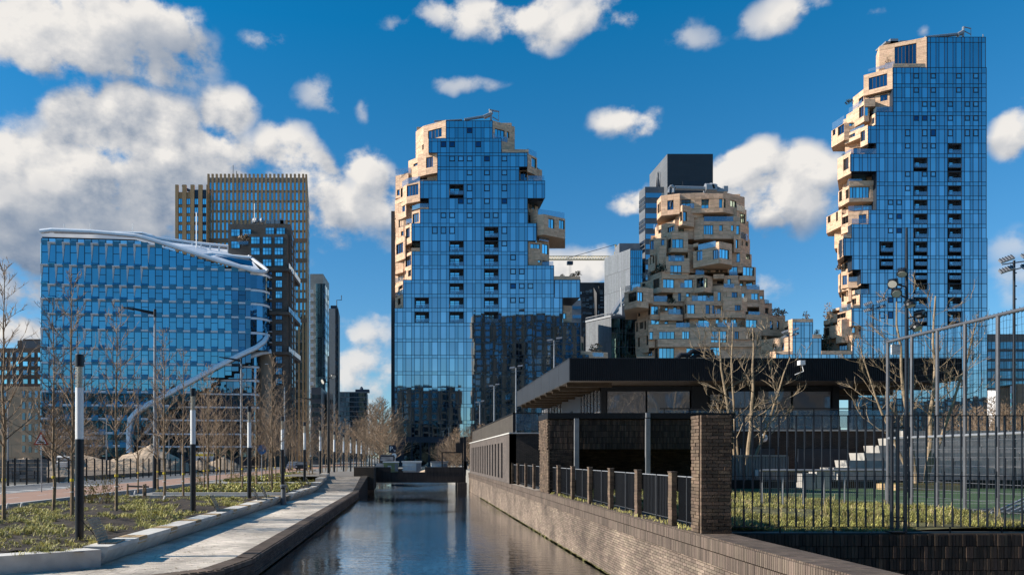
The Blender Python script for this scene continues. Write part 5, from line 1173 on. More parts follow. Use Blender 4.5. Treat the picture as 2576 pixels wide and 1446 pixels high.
panelface(q, B_, C_, 2, Z-.4, 10, 10, 0, m_blue); panelface(q, A_, B_, 2, Z-.2, 22, 6, 0, MT['slat_panel'], 'cladding_panel')
b = MB(); b.bar((A_.x,A_.y,Z+.25),(B_.x,B_.y,Z+.25),.5); b.bar((B_.x,B_.y,Z+.25),(C_.x,C_.y,Z+.25),.5); b.bar((A_.x,A_.y,Z+1.3),(B_.x,B_.y,Z+1.3),.12)
for k in range(22): p = A_.lerp(B_,k/21.); b.box(p.x-.06,p.x+.06,p.y-.06,p.y+.06,Z,Z+1.3)
b.build('roof_railing', m_grey, q, uv=False)
b = MB()
P0, P1 = w(x2(835),y2(815),222), w(x2(1000),y2(565),230)
b.bar(P0,P1,1.1,.8); b.bar(w(x2(880),y2(810),222), w(x2(1010),y2(640),230), .3)
for k in range(8): tt = k/7.; b.bar(P0.lerp(P1,tt), w(x2(880),y2(810),222).lerp(w(x2(1010),y2(640),230),tt), .2)
b.build('roof_ladder', m_grey, q, uv=False)
b = MB(); b.box(wx(x2(968),214),wx(x2(1005),214),214,217,Z,Z+3.6); b.box(wx(x2(885),214),wx(x2(1060),214),215,217,Z,Z+1.4); b.tube([(wx(x2(975),214),215,Z),(wx(x2(968),214),215,Z+9)],.15,4); b.build('roof_plant', m_grey, q)
G1 = crop(2300,550,1.607); g1, g2 = G1
m_blk = brickmat('black_panel',(.030,.036,.044),(.026,.031,.038),(.02,.024,.03),4,1.1,ms=.03,rough=.45,bump=.01,var=.1,vs=.1); m_grp = brickmat('grey_panel_tower',(.15,.155,.165),(.13,.135,.145),(.08,.085,.09),3,1.1,ms=.03,rough=.5,bump=.01,var=.1,vs=.1)
q, A_, B_, C_, Z = corner('black_tower', 'black boxy tower top rising behind the stone tower', 1678.6, 387.8, 255, 1634, 439.8, 1793, 0, m_grp, m_blk)  # left face in grey panel: the sunlit tone is painted into the colour
b = MB(); b.prism([(B_.x+.05,B_.y-.15),(C_.x,C_.y-.2),(C_.x,C_.y-.02),(B_.x+.05,B_.y+.0)], 40, Z); b.build('front_wall', m_blk, q)
b = MB(); b.box(wx(g1(690),255),wx(g1(857),255),254.6,255.2,wz(g2(316),255),wz(g2(284),255)); b.build('opening', m_core, q)
q, A_, B_, C_, Z = corner('banded_tower', 'grey tower with bands of small windows left of the stone tower', 1622.6, 470, 258, 1608, 483, 1678, 0, m_grp, m_grp)
pl = []; t = B_-A_; tN = t.normalized(); nn = Vector((tN.y,-tN.x,0)); rz = math.atan2(tN.y,tN.x)
for j in range(10):
    for i in range(8):
        for h in range(3): c = A_+t*((i+.5)/8)+nn*.1; pl.append(((c.x,c.y,Z-3.8-j*7.4-h*1.5),(t.length/8*.75,.12,1.15),rz,R.random(),1))
pieces('window', m_wind, pl, q)
pl = []; t = C_-B_; tN = t.normalized(); rz = math.atan2(tN.y,tN.x)
for j in range(22): pl.append((tuple(B_+t*.5+Vector((0,-.2,Z-3-j*3.5))),(t.length*.96,.15,1.6),rz,R.random(),1))
pieces('window_band', m_gn, pl, q)
b = MB()
for k in range(4): p = w(g1(520+k*8),g2(318),262); b.tube([p,p+Vector((R.uniform(-.5,.5),0,R.uniform(2,6)))],.2,4)
b.build('antenna_group', m_mull, q, kind='stuff')
# far right
q, X0, X1, Z, xs, yd = simple('office_block', 'dark glass office block at the far right behind the netting', 'building', 2484, 2640, 840, 290, 16, mat('dark_grid',(.10,.095,.09),rough=.6,var=.1), None, 12, (16,.9,3.75,.7,2.5), m_blued, base=1.7)
q, X0, X1, Z, xs, yd = simple('pale_block', 'pale sunlit block low at the right edge behind the netting', 'building', 2541, 2562, 970, 200, 14, m_ofw, None, 12, (4,.8,2.4,.6,1.5), m_win, base=1.7)
b = MB(); b.box(wx(2558,199),wx(2590,199),199,206,1.7,wz(965,199)); b.build('stair_tower', m_joint, q)
# crane
q = thing('tower_crane', 'yellow and white tower crane with a long jib in front of the cloud', 'crane', (wx(1549,320),320,1.7))
b = MB(); Y = 320; j0, j1 = w(1362,652,Y), w(1540,652,Y); dz = 1.45
for o in (0, 1):
    b.bar(j0+Vector((0,o*1.4,0)), j1+Vector((0,o*1.4,0)), .24)
b.bar(j0+Vector((0,.7,dz)), j1+Vector((0,.7,dz)), .26)
for k in range(26):
    p = j0.lerp(j1,k/26.); p2 = j0.lerp(j1,(k+.5)/26.); p3 = j0.lerp(j1,(k+1)/26.); b.bar(p,p2+Vector((0,.7,dz)),.14); b.bar(p2+Vector((0,.7,dz)),p3,.14)
b.build('jib', mat('crane_paint',(.55,.42,.18),rough=.5,var=.3,vs=.3), q)
b = MB(); m0 = w(1549,615,Y)
for sx in (-.9,.9):
    for sy in (-.9,.9): b.bar((m0.x+sx,Y+sy,1.7),(m0.x+sx*.5,Y+sy*.5,m0.z-3),.24)
for k in range(30):
    z = 2+k*(m0.z-5)/30; b.bar((m0.x-.9,Y-.9,z),(m0.x+.9,Y-.9,z+2.6),.14)
b.bar((m0.x,Y,m0.z-4),(m0.x,Y,m0.z),.6); b.build('mast', MT['crane_paint'], q)
b = MB(); b.tube([m0, w(1425,650,Y)],.11,4); b.tube([m0, w(1568,640,Y)],.11,4)
for x in (1432,1436): b.tube([w(x,655,Y),w(x,700,Y)],.06,4)
b.build('cable', m_mull, q)
b = MB(); p = w(1434,656,Y); b.box(p.x-1.2,p.x+1.2,Y-.5,Y+1,p.z-1.6,p.z-.2); b.build('trolley', m_mull, q)
# buildings behind the viewpoint (mirrored in glass); right row added in place of trees
m_rb = brickmat('rear_brick',(.24,.17,.13),(.2,.145,.11),(.12,.1,.08),1.2,.35,rough=.9,var=.3,vs=.15)
for nm, lb, x0, x1, hgt, Y in (('apartment_block','tall dark brick apartment block mirrored in the right of the glass tower',31,95,77,-30),('mirrored_row','long brown housing row mirrored in the foot of the blue office building',-190,-16,37,-52),('mirrored_row','brown block added behind the viewpoint for the bare trees mirrored in the right tower',190,330,34,-28),('apartment_block','dark brick apartment block mirrored low in the left of the glass tower',-12,25,40,-36)):
    q = thing(nm, lb, 'building', ((x0+x1)/2,Y,0)); b = MB(); b.box(x0,x1,Y-16,Y,-.6,hgt); b.build('wall', m_rb, q)
    l = []
    for i in range(int((x1-x0)/5.2)):
        for j in range(int(hgt/3.6)):
            l.append(((x0+2.6+i*5.2,Y+.05,2.6+j*3.6),(2.7,.15,2.6),0,R.random(),j))
    pieces('window', m_wind, l, q)
    b = MB()
    for j in range(int(hgt/3.6)):
        b.box(x0,x1,Y,Y+.5,4.1+j*3.6,4.35+j*3.6)
    for i in range(int((x1-x0)/5.2)): b.box(x0+i*5.2-.3,x0+i*5.2+.3,Y,Y+.45,0,hgt)
    b.build('pilaster_grid', m_rb, q)
# ================================================================== BRIDGE
q = thing('bridge', 'low black steel footbridge with a stepped parapet across the canal', 'bridge', (.5,71,0))
m_st = mat('weathered_black',(.028,.022,.02),rough=.7,var=.5,vs=2,stretch=(3,3,.4))
yB = 71; Z = lambda y: wz(y, yB); X = lambda x: wx(x, yB)
b = MB(); b.box(X(930),X(1172),yB,yB+.25,Z(1213),Z(1187)); b.box(X(930),X(983),yB-.02,yB+.25,Z(1187),Z(1174)); b.box(X(1069),X(1172),yB-.02,yB+.25,Z(1187),Z(1174)); b.build('parapet', m_st, q)
b = MB(); b.box(X(930),X(1172),yB+.25,yB+4,Z(1213),Z(1190)); b.build('deck', m_st, q)
b = MB(); b.box(X(925),X(1175),yB+4,yB+4.25,Z(1213),Z(1180)); b.build('rear_parapet', m_st, q)
b = MB(); b.box(X(1150),X(1173),yB-.8,yB+3,-.3,Z(1213)); b.build('abutment', m_st, q)
q = thing('bridge_abutment', 'brown brick block at the left end of the footbridge', 'wall', (X(908),66.5,1.5))
b = MB(); b.box(wx(890,66.3),wx(930,66.3)+.35,66.3,71,.3,wz(1175,66.3)); b.build('wall', brickmat('ab_brick',(.075,.05,.035),(.055,.04,.03),(.035,.028,.022),.22,.0625,bump=.006), q)
b = MB(); b.prism([(-4.15,66.2),(-3.7,71.5),(-4.6,71.5),(-4.6,66.2)], -.4, 1.4); b.build('base', m_brkc, q)
# frame and post at the right end
q = thing('steel_frame', 'dark rusty steel gate frame at the right end of the footbridge', 'frame', (X(1140),72,1.5))
b = MB()
for x in (1113,1165): b.box(X(x)-.06,X(x)+.06,yB+.6,yB+.72,Z(1180),Z(1137))
b.box(X(1113),X(1165),yB+.6,yB+.72,Z(1139),Z(1136)); b.build('frame', m_st, q)
b = MB(); b.box(X(1148),X(1167),yB+.9,yB+1.0,Z(1137),Z(1113)); b.build('box_panel', m_st, q)
b = MB(); b.box(X(1166),X(1172),yB-.4,yB-.2,Z(1195),Z(1098)); b.box(X(1167),X(1175),yB-.4,yB+.6,Z(1180),Z(1160)); b.build('post', m_black, q)
b = MB(); b.box(X(1159),X(1173),yB+1.2,yB+1.6,Z(1113),Z(1100)); b.build('camera_box', m_black, q)
# wheeled containers on the bridge
def container(label, x0, x1, yt, yb, m, lid_m, Y=72.2):
    q = thing('waste_container', label, 'waste container', (wx((x0+x1)/2,Y),Y,wz(yb,Y)), 'wheeled containers on the footbridge')
    X0,X1,Z1,Z0 = wx(x0,Y),wx(x1,Y),wz(yt,Y),wz(yb,Y); b = MB(); xm = X0+(X1-X0)*.68
    b.mesh([(X0+.1,Y,Z0),(X1-.1,Y,Z0),(X1-.1,Y+1,Z0),(X0+.1,Y+1,Z0),(X0,Y-.1,Z1-.1),(X1,Y-.1,Z1-.1),(X1,Y+1.1,Z1-.1),(X0,Y+1.1,Z1-.1)],[(0,3,2,1),(0,1,5,4),(1,2,6,5),(2,3,7,6),(3,0,4,7)])
    for z in (.35,.8): b.box(X0-.02,xm,Y-.14,Y-.02,Z0+z,Z0+z+.06)
    b.build('body', m, q)
    b = MB(); b.prism([(X0-.08,Y-.18),(X1+.05,Y-.18),(X1,Y+1.15),(X0,Y+1.15)], Z1-.12, Z1); b.build('lid', lid_m, q)
    b = MB(); b.box(xm+.1,X1-.05,Y-.10,Y-.07,Z0+.2,Z1-.2); b.build('side_panel', m_grey, q)
    b = MB(); b.box(X0+(xm-X0)*.4,X0+(xm-X0)*.75,Y-.13,Y-.1,Z0+.45,Z0+.75); b.build('sticker', m_white, q)
m_cg = mat('container_green',(.28,.36,.2),rough=.5); m_cw = mat('container_pale',(.8,.82,.8),rough=.5)
container('green wheeled waste container, leftmost of the three on the footbridge', 965, 1003, 1160, 1190, m_cg, m_cw)
container('pale grey waste container in the gap of the bridge parapet, the middle one', 1012, 1060, 1159, 1192, m_cw, m_cw)
container('light grey container half hidden by the raised bridge parapet, rightmost', 1084, 1126, 1160, 1188, m_cw, m_grey)
b = MB(); rr = random.Random(3)
def heap(c, rx, ry, h, m, label, name='sand_heap', n=22):
    b = MB(); vs = []; fs = []; mm = 9
    for j in range(mm+1):
        f = j/mm
        for k in range(n):
            a = 2*math.pi*k/n; r_ = 1-f; hh = h*(f**.9)*(1+.0)+rr.uniform(-.05,.05)*h
            vs.append((c[0]+math.cos(a)*rx*r_*(1+rr.uniform(-.08,.08)), c[1]+math.sin(a)*ry*r_, c[2]-.1+hh))
    for j in range(mm):
        for k in range(n): fs.append((j*n+k, j*n+(k+1)%n, (j+1)*n+(k+1)%n, (j+1)*n+k))
    b.mesh(vs, fs); o = b.build(name, m, smooth=True); return tag(o, label, 'sand heap' if 'sand' in name else 'heap', 'sand and earth heaps on the building site' if name=='sand_heap' else None)
heap((wx(1070,72.5),72.5,wz(1188,72.5)), 1.0, .8, .75, m_sand, 'small heap of sandy rubble between the two grey containers on the bridge', 'rubble_heap')
# P sign, van, street lamp by the tower
q = thing('parking_sign', 'dark blue parking sign with a white P beside the tower foot', 'sign', (wx(987,110),110,1.2)); b = MB(); Y = 110
b.box(wx(978,Y),wx(996,Y),Y,Y+.12,wz(1138,Y),wz(1119,Y)); b.build('panel', mat('sign_dark',(.01,.02,.04),rough=.4), q)
def text(body, c, size, m, parent, rot=(math.pi/2,0,0), name='lettering', ext=.004):
    cu = bpy.data.curves.new(name,'FONT'); cu.body = body; cu.size = size; cu.extrude = ext; cu.align_x = 'CENTER'; cu.align_y = 'CENTER'
    o = bpy.data.objects.new(name+'_tmp', cu); col.objects.link(o); dg = bpy.context.evaluated_depsgraph_get(); me = bpy.data.meshes.new_from_object(o.evaluated_get(dg)); me.name = name
    col.objects.unlink(o); bpy.data.objects.remove(o); me.materials.clear(); me.materials.append(m)
    o = bpy.data.objects.new(name, me); o.location = c; o.rotation_euler = rot; return place(o, parent)
text('P', (wx(984,Y),Y-.02,wz(1128.5,Y)), .95, m_white, q)
b = MB(); x, z = wx(992,Y), wz(1132,Y); b.bar((x-.14,Y-.02,z+.14),(x+.12,Y-.02,z-.12),.05); b.box(x-.05,x+.16,Y-.03,Y-.01,z-.16,z-.11); b.box(x+.11,x+.16,Y-.03,Y-.01,z-.16,z+.05); b.build('arrow', m_white, q)
b = MB(); b.tube([(wx(994,Y),Y+.2,1),(wx(994,Y),Y+.2,wz(1119,Y))],.07,6); b.build('pole', m_grey, q)
q = thing('round_sign', 'round white sign back under the parking sign', 'sign', (wx(991,109),109,1.2)); b = MB(); b.tube([(wx(991,109),109,wz(1146,109)),(wx(991,109),109.05,wz(1146,109))],.38,16); b.build('panel', m_white, q)
b = MB(); b.tube([(wx(991,109),109.1,1),(wx(991,109),109.1,wz(1141,109))],.05,6); b.build('pole', m_grey, q)
def car(x, Y, wd, ht, ln, m, name, label, cat, zb=1.0, grp=None):
    "a vehicle seen end on or askew: lofted body, glasshouse, wheels, lights"
    q = thing(name, label, cat, (x, Y, zb), grp); b = MB(); h = ht
    prof = [(0,.25),(0,.62),(.04,.7),(.24,.78),(.30,1.0),(.86,1.0),(.99,.68),(1,.3),(.98,.25)] if cat != 'van' else [(0,.2),(0,.55),(.12,.62),(.22,.98),(.26,1),(1,1),(1,.2)]
    lo = [(Y+p*ln, zb+z*h) for p, z in prof]; n = len(lo)
    vs = []
    for sx in (-.5,.5):
        for yy, zz in lo:
            k = 1-.12*max(0,(zz-zb)/h-.6)/.4; vs.append((x+sx*wd*k, yy, zz))
    fs = [tuple(range(n-1,-1,-1)), tuple(range(n,2*n))]+[(i,(i+1)%n,(i+1)%n+n,i+n) for i in range(n)]
    b.mesh(vs, fs); b.build('body', m, q)
    b = MB(); k = .44; b.face([(x-wd*k,Y+.03*ln+.04,zb+h*.68),(x+wd*k,Y+.03*ln+.04,zb+h*.68),(x+wd*k*.93,Y+.24*ln,zb+h*.95),(x-wd*k*.93,Y+.24*ln,zb+h*.95)]); b.box(x-wd*.5-.01,x+wd*.5+.01,Y+.32*ln,Y+.62*ln,zb+h*.7,zb+h*.92); b.build('window', m_room, q)
    for sx in (-.4,.4):
        for yy in (.2,.8): b = MB(); b.tube([(x+sx*wd-.1,Y+yy*ln,zb+.32),(x+sx*wd+.1,Y+yy*ln,zb+.32)],.32,12); b.build('wheel', m_black, q)
        b = MB(); b.box(x+sx*wd-.14,x+sx*wd+.14,Y-.03,Y+.02,zb+h*.42,zb+h*.5); b.build('headlight', m_white, q)
car(wx(973,100),100,2.0,2.5,5,m_black,'parked_van','dark van standing behind the green container at the street end','van',1.0)
car(wx(961,95),95,1.8,1.4,4,mat('car_blue',(.05,.07,.09),rough=.3),'parked_car','small blue car beside the dark van at the street end','car',1.0)
car(wx(757,118),118,1.8,1.45,4.2,m_black,'parked_car','dark car facing us between bare trees left of the far lamps','car',1.02)
car(wx(735,122),122,1.8,1.45,4.2,m_grey,'parked_car','grey car facing us behind the wooden picnic bench','car',1.02)

# ================================================================== SPORTS PAVILION
m_clk = brickmat('canal_building_brick',(.17,.135,.115),(.11,.09,.08),(.06,.05,.045),.22,.0625,ms=.012,rough=.85,bump=.012,var=.25,vs=.7)
m_clkd = brickmat('dark_clinker',(.08,.06,.048),(.048,.038,.032),(.025,.02,.018),.22,.0625,ms=.01,rough=.75,bump=.012,var=.35,vs=.8)
pv = thing('sports_pavilion', 'black sports pavilion with a wide flat roof over brick changing rooms beside the canal', 'building', (12,40,1.77))
q = pv; XW = 5.16
# long wall over the canal with slit windows
b = MB(); zt = 4.42
slits = [44.1+1.72*k for k in range(14)]
y = 40.5
edges = []
for s_ in slits: b.box(XW,XW+.35,y,s_-.42,1.74,zt); b.box(XW,XW+.35,s_-.42,s_+.42,1.74,1.95); b.box(XW,XW+.35,s_-.42,s_+.42,4.0,zt); y = s_+.42
b.box(XW,XW+.35,y,69,1.74,zt); b.build('canal_wall_bricks', m_clk, q)
for s_ in slits: b = MB(); b.box(XW+.22,XW+.3,s_-.42,s_+.42,1.95,4.0); b.build('slit_window', m_greyw, q)
b = MB(); b.box(XW+.35,16,40.7,69,1.74,4.45); b.build('room_core', m_core, q)
b = MB(); b.box(XW,7.2,40.5,40.7,1.74,zt); b.box(7.2,12,40.5,40.7,3.7,zt); b.box(10.2,12,40.5,40.7,1.74,3.7); b.build('end_wall', m_clkd, q)
b = MB(); b.box(XW-.04,12,40.42,69.1,zt,zt+.07); b.build('white_coping', m_kerb, q)
b = MB(); b.box(7.3,10.1,40.62,40.69,1.8,3.6); b.build('doorway', m_core, q)
# slatted parapet above it
l = []
for k in range(200): l.append(((5.40, 40.6+k*.142, 5.0),(.04,.10,1.06),0,R.random(),300-k))
pieces('parapet_slat', mat('parapet_slat_m',(.10,.085,.07),rough=.6,rnd=.2), l, q)
b = MB(); b.box(5.34,5.46,40.5,69,5.5,5.56); b.box(5.34,5.46,40.5,40.6,4.49,5.56); b.build('parapet_rail', m_black, q)
b = MB()
for x in (5.45,6.7,7.95,9.2): b.box(x,x+.04,40.55,40.6,4.5,5.53)
b.box(5.4,9.3,40.55,40.6,5.5,5.54); b.build('railing_frame', m_black, q); b = MB(); b.box(5.45,9.3,40.57,40.59,4.6,5.5); b.build('balustrade', m_rail, q)
# near block with the vertical brick band
YN = 29.1; XE = wx(1845,YN)
b = MB(); b.box(5.24,XE-.05,29.16,31.1,3.46,4.62); b.box(5.24,6.1,29.16,31.1,1.74,3.46); b.box(8.2,12.1,31.1,40.4,1.74,4.6); b.box(6.1,12.1,31.1,31.4,1.74,4.6); b.build('near_block_core', m_mortd, q)
l = []
xx = 5.22
while xx < XE:
    for j in range(5): l.append(((xx+.03, 29.13+R.uniform(-.012,.008), 3.58+j*.232), (.055,.06,.215), 0, R.random(), 5+R.random()))
    xx += .0635
for j in range(27):
    for k in range(4): l.append(((5.445+k*.22-(.11 if j%2 else 0)+.0, 29.14+R.uniform(-.006,.006), 1.80+j*.0625), (.207,.05,.052), 0, R.random(), 1))
pieces('brick', m_brkd, l, q)
l = []
for j in range(46):
    for k in range(9): l.append(((5.225+R.uniform(-.006,.006)+( -.03 if j > 26 else 0), 29.2+k*.22+(.1 if j%2 else 0), 1.80+j*.0625), (.05,.205,.052), 0, R.random(), 1+R.random()))
pieces('pier_brick', m_brkp, l, q)
b = MB(); b.box(5.16,XE+.05,29.02,31.2,4.64,4.86); b.build('black_cap', m_black, q)
l = []
for j in range(27):
    for k in range(29): l.append(((6.2+k*.22-(.11 if j%2 else 0), 31.08+R.uniform(-.006,.008), 1.80+j*.0625), (.207,.05,.052), 0, R.random(), 0))
pieces('back_wall_brick', m_brkd, l, q, limit=1)
for x in (1450,1629): b = MB(); b.box(wx(x-5.5,29),wx(x+5.5,29),28.92,29.05,2.3,wz(1052,29)); b.build('grey_post', m_grey, q)
b = MB(); b.box(wx(1624,29),wx(1634,29),28.9,29.02,wz(1050,29),wz(1038,29)); b.build('bracket', m_grey, q)
# terrace wall behind the fence
b = MB(); b.box(XE,24,37.7,40,1.74,4.46); b.build('terrace_wall', m_clkd, q); b = MB(); b.box(XE,24,37.6,48.2,4.46,4.54); b.build('terrace_slab', m_kerb, q)
b = MB(); b.box(wx(2008,37.6),wx(2137,37.6),37.6,37.72,1.77,wz(1128,37.6)); b.box(wx(2015,37.6)-3,wx(2030,37.6)-1.6,37.58,37.72,1.77,3.6); b.build('door', m_core, q)
b = MB(); b.lathe((0,0,0),[(.02,-.05),(.16,-.04),(.2,.02),(.12,.08),(.02,.09)],14); o = b.build('bulkhead_light', m_ofw, None); o.location = (wx(1921,37.5),37.5,wz(1101,37.5)); o.rotation_euler = (math.pi/2,0,0); o.parent = q; o.matrix_parent_inverse = Matrix.Translation((-12,-40,-1.77))
b = MB()
for k in range(10): b.box(XE+.2+k*1.25,XE+.24+k*1.25,37.8,37.84,4.54,5.6)
b.box(XE,24,37.79,37.85,5.56,5.62); b.build('terrace_railing', m_black, q); b = MB(); b.box(XE,24,37.81,37.83,4.62,5.5); b.build('terrace_balustrade', m_rail, q)
# upper storey
X0, X1, YF, YR = 11.9, 26.9, 48., 70.
b = MB(); b.box(X0,X0+.35,YF-.1,YF+.25,4.5,7.66); b.box(wx(1738,YF),wx(1830,YF),YF-.1,YF+.2,4.5,7.66); b.box(wx(2092,YF),wx(2108,YF),YF-.15,YF+.3,4.5,7.66); b.box(X0,X1,YF-.05,YF+.2,7.35,7.66); b.box(wx(1893,YF),wx(1906,YF),YF-.05,YF+.2,4.5,7.4); b.build('black_frame', m_black, q)
b = MB(); b.box(X0+.3,X1-.2,YF+.5,YR,4.5,7.6); b.build('upper_core', m_room, q)
m_pvg = mirror('pavilion_glass',(.40,.40,.42),wave=.035,ws=.35,rnd=.1); m_pvg.node_tree.nodes['Principled BSDF'].inputs['Metallic'].default_value=.55
for xa, xb in ((1528,1624),(1629,1735),(1832,1890),(1908,1990),(1996,2090)): b = MB(); b.box(wx(xa,YF),wx(xb,YF),YF+.02,YF+.08,4.55,7.34); b.build('window', m_pvg, q)
m_curt = mat('curtain',(.10,.11,.13),rough=.9,var=.4,vs=9,stretch=(1,1,.02))
b = MB(); b.box(X0+.02,X0+.1,YF+.2,53.6,4.55,7.5); b.build('side_window', m_pvg, q); b = MB(); b.box(X0+.02,X0+.1,60.5,YR,4.55,7.5); b.build('side_window', m_pvg, q)
b = MB(); b.box(X0-.02,X0+.2,53.6,60.5,4.5,7.6); b.build('side_wall', m_greyw, q); b = MB(); b.box(X0-.06,X0,56.4,57.2,4.5,6.6); b.build('side_door', m_core, q)
b = MB()
for k in range(6): b.box(X0-.03,X0+.12,YF+.9+k*.93,YF+.98+k*.93,4.5,7.5)
for k in range(7): b.box(X0-.03,X0+.12,61.2+k*1.3,61.28+k*1.3,4.5,7.5)
b.build('glazing_bars', m_black, q)
# roof
b = MB(); b.box(9.3,32.2,44.6,67.2,7.72,8.9); b.build('roof_core', m_core, q)
l = []; k = 0; xx = 9.25
while xx < 32.3: l.append(((xx, 44.5, 8.3),(.055,.06,1.28),0,R.random(),100-k)); xx += .12; k += 1
pieces('roof_rib', m_corr, l, q)
b = MB(); b.box(9.2,32.3,44.53,44.6,7.66,8.96); b.build('front_fascia', m_corr, q)
for k in range(7): b = MB(); b.box(9.2,9.3,44.62+k*3.22,44.62+(k+1)*3.22-.03,7.66,8.95); b.build('fascia_panel', m_cladl, q)  # side fascia paler than the ribbed front: sunlit tone put into its colour
b = MB(); b.box(9.18,32.32,44.48,67.2,8.96,9.0); b.build('roof_trim', m_cladl, q)
b = MB(); b.box(9.3,32.2,44.6,67.2,7.68,7.72); b.build('soffit', m_beam, q)
for k in range(9): b = MB(); b.box(9.35,X0+.2,46+k*2.4,46.14+k*2.4,7.42,7.68); b.build('timber_beam', m_beam, q)
for k in range(3): b = MB(); b.box(X1+.3,32.1,46.5+k*4,46.7+k*4,7.3,7.68); b.build('timber_beam', m_beam, q)
b = MB(); b.mesh([w(2108,1002,47),w(2232,985,46),w(2418,960,44.6),w(2418,957,44.6),w(2108,957,44.7)],[(0,1,2,3,4)])
for (x, yy, Y) in ((1512,952,47.8),(1536,960,47.8)): b = MB(); b.lathe(w(x,yy+6,Y)+Vector((0,0,-.1)),[(.05,0),(.14,.05),(.14,.25),(.05,.3)],10); b.build('camera_dome', m_white, q)
p = w(2017,912,44.2); b = MB(); b.box(p.x-.14,p.x+.16,44.1,44.45,p.z-.13,p.z+.13); b.tube([p+Vector((0,0,-.1)),p+Vector((.1,0,-.5)),p+Vector((-.4,0,-.7))],.025,5); b.build('floodlight', m_white, q)
# sign
b = MB(); b.box(wx(1782,YF),wx(1832,YF)-.02,YF-.16,YF-.1,wz(1031,YF),wz(991,YF)); sg = b.build('sign_panel', m_black, q)
for i, (tx_, sz) in enumerate((('Hoofdingang',.15),('Bestellen',.11),('Clubhuis',.11),('Vergaderruimte',.11),('Wedstrijdsecretariaat',.11),('Tribune',.13),('Sporters',.13))):
    yy = (994.5,998,1001,1004,1007,1013,1019)[i]; ob = text(tx_, (0,0,0), sz, m_white, q); d_ = ob.dimensions.x if ob.dimensions.x else 1
    ob.location = (wx(1785,YF)+max(v.co.x for v in ob.data.vertices), YF-.17, wz(yy,YF))
m_gold = mat('gold_line',(.45,.22,.05),rough=.5); b = MB(); b.box(wx(1783,YF),wx(1831,YF),YF-.18,YF-.165,wz(1026.5,YF),wz(1024.5,YF))
b.box(wx(1815,YF),wx(1816,YF),YF-.18,YF-.165,wz(1003,YF),wz(993,YF)); b.box(wx(1815,YF),wx(1829,YF),YF-.18,YF-.165,wz(1003,YF),wz(1002,YF)); b.box(wx(1815,YF),wx(1822,YF),YF-.18,YF-.165,wz(994,YF),wz(993,YF)); b.build('sign_lines', m_gold, q)
text('De Boer', (wx(1822,YF),YF-.17,wz(999,YF)), .1, m_gold, q)
# roof duct
b = MB(); P_ = lambda x,y: w(x,y,50)
for a in (((1703,903),(1712,893),(1735,893)),((1725,897),(1742,883),(1760,882)),((1745,884),(1790,884),(1797,903)),((1738,903),(1752,893),(1790,893))): b.tube([P_(*t) for t in a],.16,10)
b.build('roof_duct', m_black, q)

# ================================================================== CONCRETE STAND, FIELD, RAILINGS (right)
q = thing('concrete_stand', 'stepped concrete spectator stand behind the railings on the right', 'grandstand', (wx(2330,35),35,1.77))
for k in range(6):
    Y0_ = 34.4+k*.5; yt = 1176-k*18.7; x0 = wx(2105+k*37, Y0_); z1 = wz(yt, Y0_); z0 = 1.77 if k == 0 else z1-.6
    n_ = 12
    for j in range(n_):
        xa = x0+j*2.4; b = MB(); b.mesh([(xa,Y0_,z0),(xa+2.37,Y0_,z0),(xa+2.37,Y0_+1.2,z0),(xa,Y0_+1.2,z0),(xa-(.12 if j==0 else 0),Y0_,z1),(xa+2.37,Y0_,z1),(xa+2.37,Y0_+1.2,z1),(xa-(.12 if j==0 else 0),Y0_+1.2,z1)],[(0,1,5,4),(1,2,6,5),(2,3,7,6),(3,0,4,7),(4,5,6,7)]); b.build('concrete_step', m_conc, q)
b = MB(); b.box(wx(2105,34.3),wx(2900,34.3),34.2,34.35,1.77,wz(1190,34.3)); b.build('front_wall', m_conc, q)
for (xa,xb,ya,yb) in ((2043,2075,1185,1212),(2012,2040,1190,1214)): b = MB(); b.box(wx(xa,33),wx(xb,33),32.6,33.3,1.77,wz(ya,33)); tag(b.build('concrete_block', m_conc), 'pale concrete seating block in front of the stand, '+('right one' if xa==2043 else 'left one'), 'concrete block')
b = MB(); b.face([(13.2,15,1.772),(60,15,1.772),(60,33.5,1.772),(9.7,33.5,1.772),(9.7,21.2,1.772),(13.2,21.2,1.772)]); struct(b.build('sports_field', m_turf))
b = MB()
for yy in (22.5,24.0,29): b.box(9.9,60,yy,yy+.08,1.773,1.777)
struct(b.build('field_lines', m_kerb))
b = MB(); b.box(9.7,60,33.6,33.8,1.77,2.15); tag(b.build('kick_board', m_black), 'low black kick board along the far side of the sports field', 'board')
b = MB(); b.box(9.5,60,33.9,42.3,1.74,1.79); struct(b.build('paved_strip', mat('terrace_paving',(.36,.27,.22),rough=.9)))
q = thing('field_gate_fence', 'grey corrugated screen fence in front of the dark terrace wall', 'fence', (wx(1905,34),34,1.77))
l = []
for k in range(34): l.append(((wx(1844,34)+k*.075, 34+.02*(k%2), 2.5),(.045,.03,1.4),0,R.random(),1))
pieces('slat', m_grey, l, q); b = MB(); b.box(wx(1842,34),wx(1981,34),33.95,34.05,3.2,3.26); b.build('top_rail', m_grey, q)
b = MB(); b.box(wx(1900,33.9),wx(1908,33.9),33.9,33.95,2.3,2.6); b.build('notice', m_white, q)
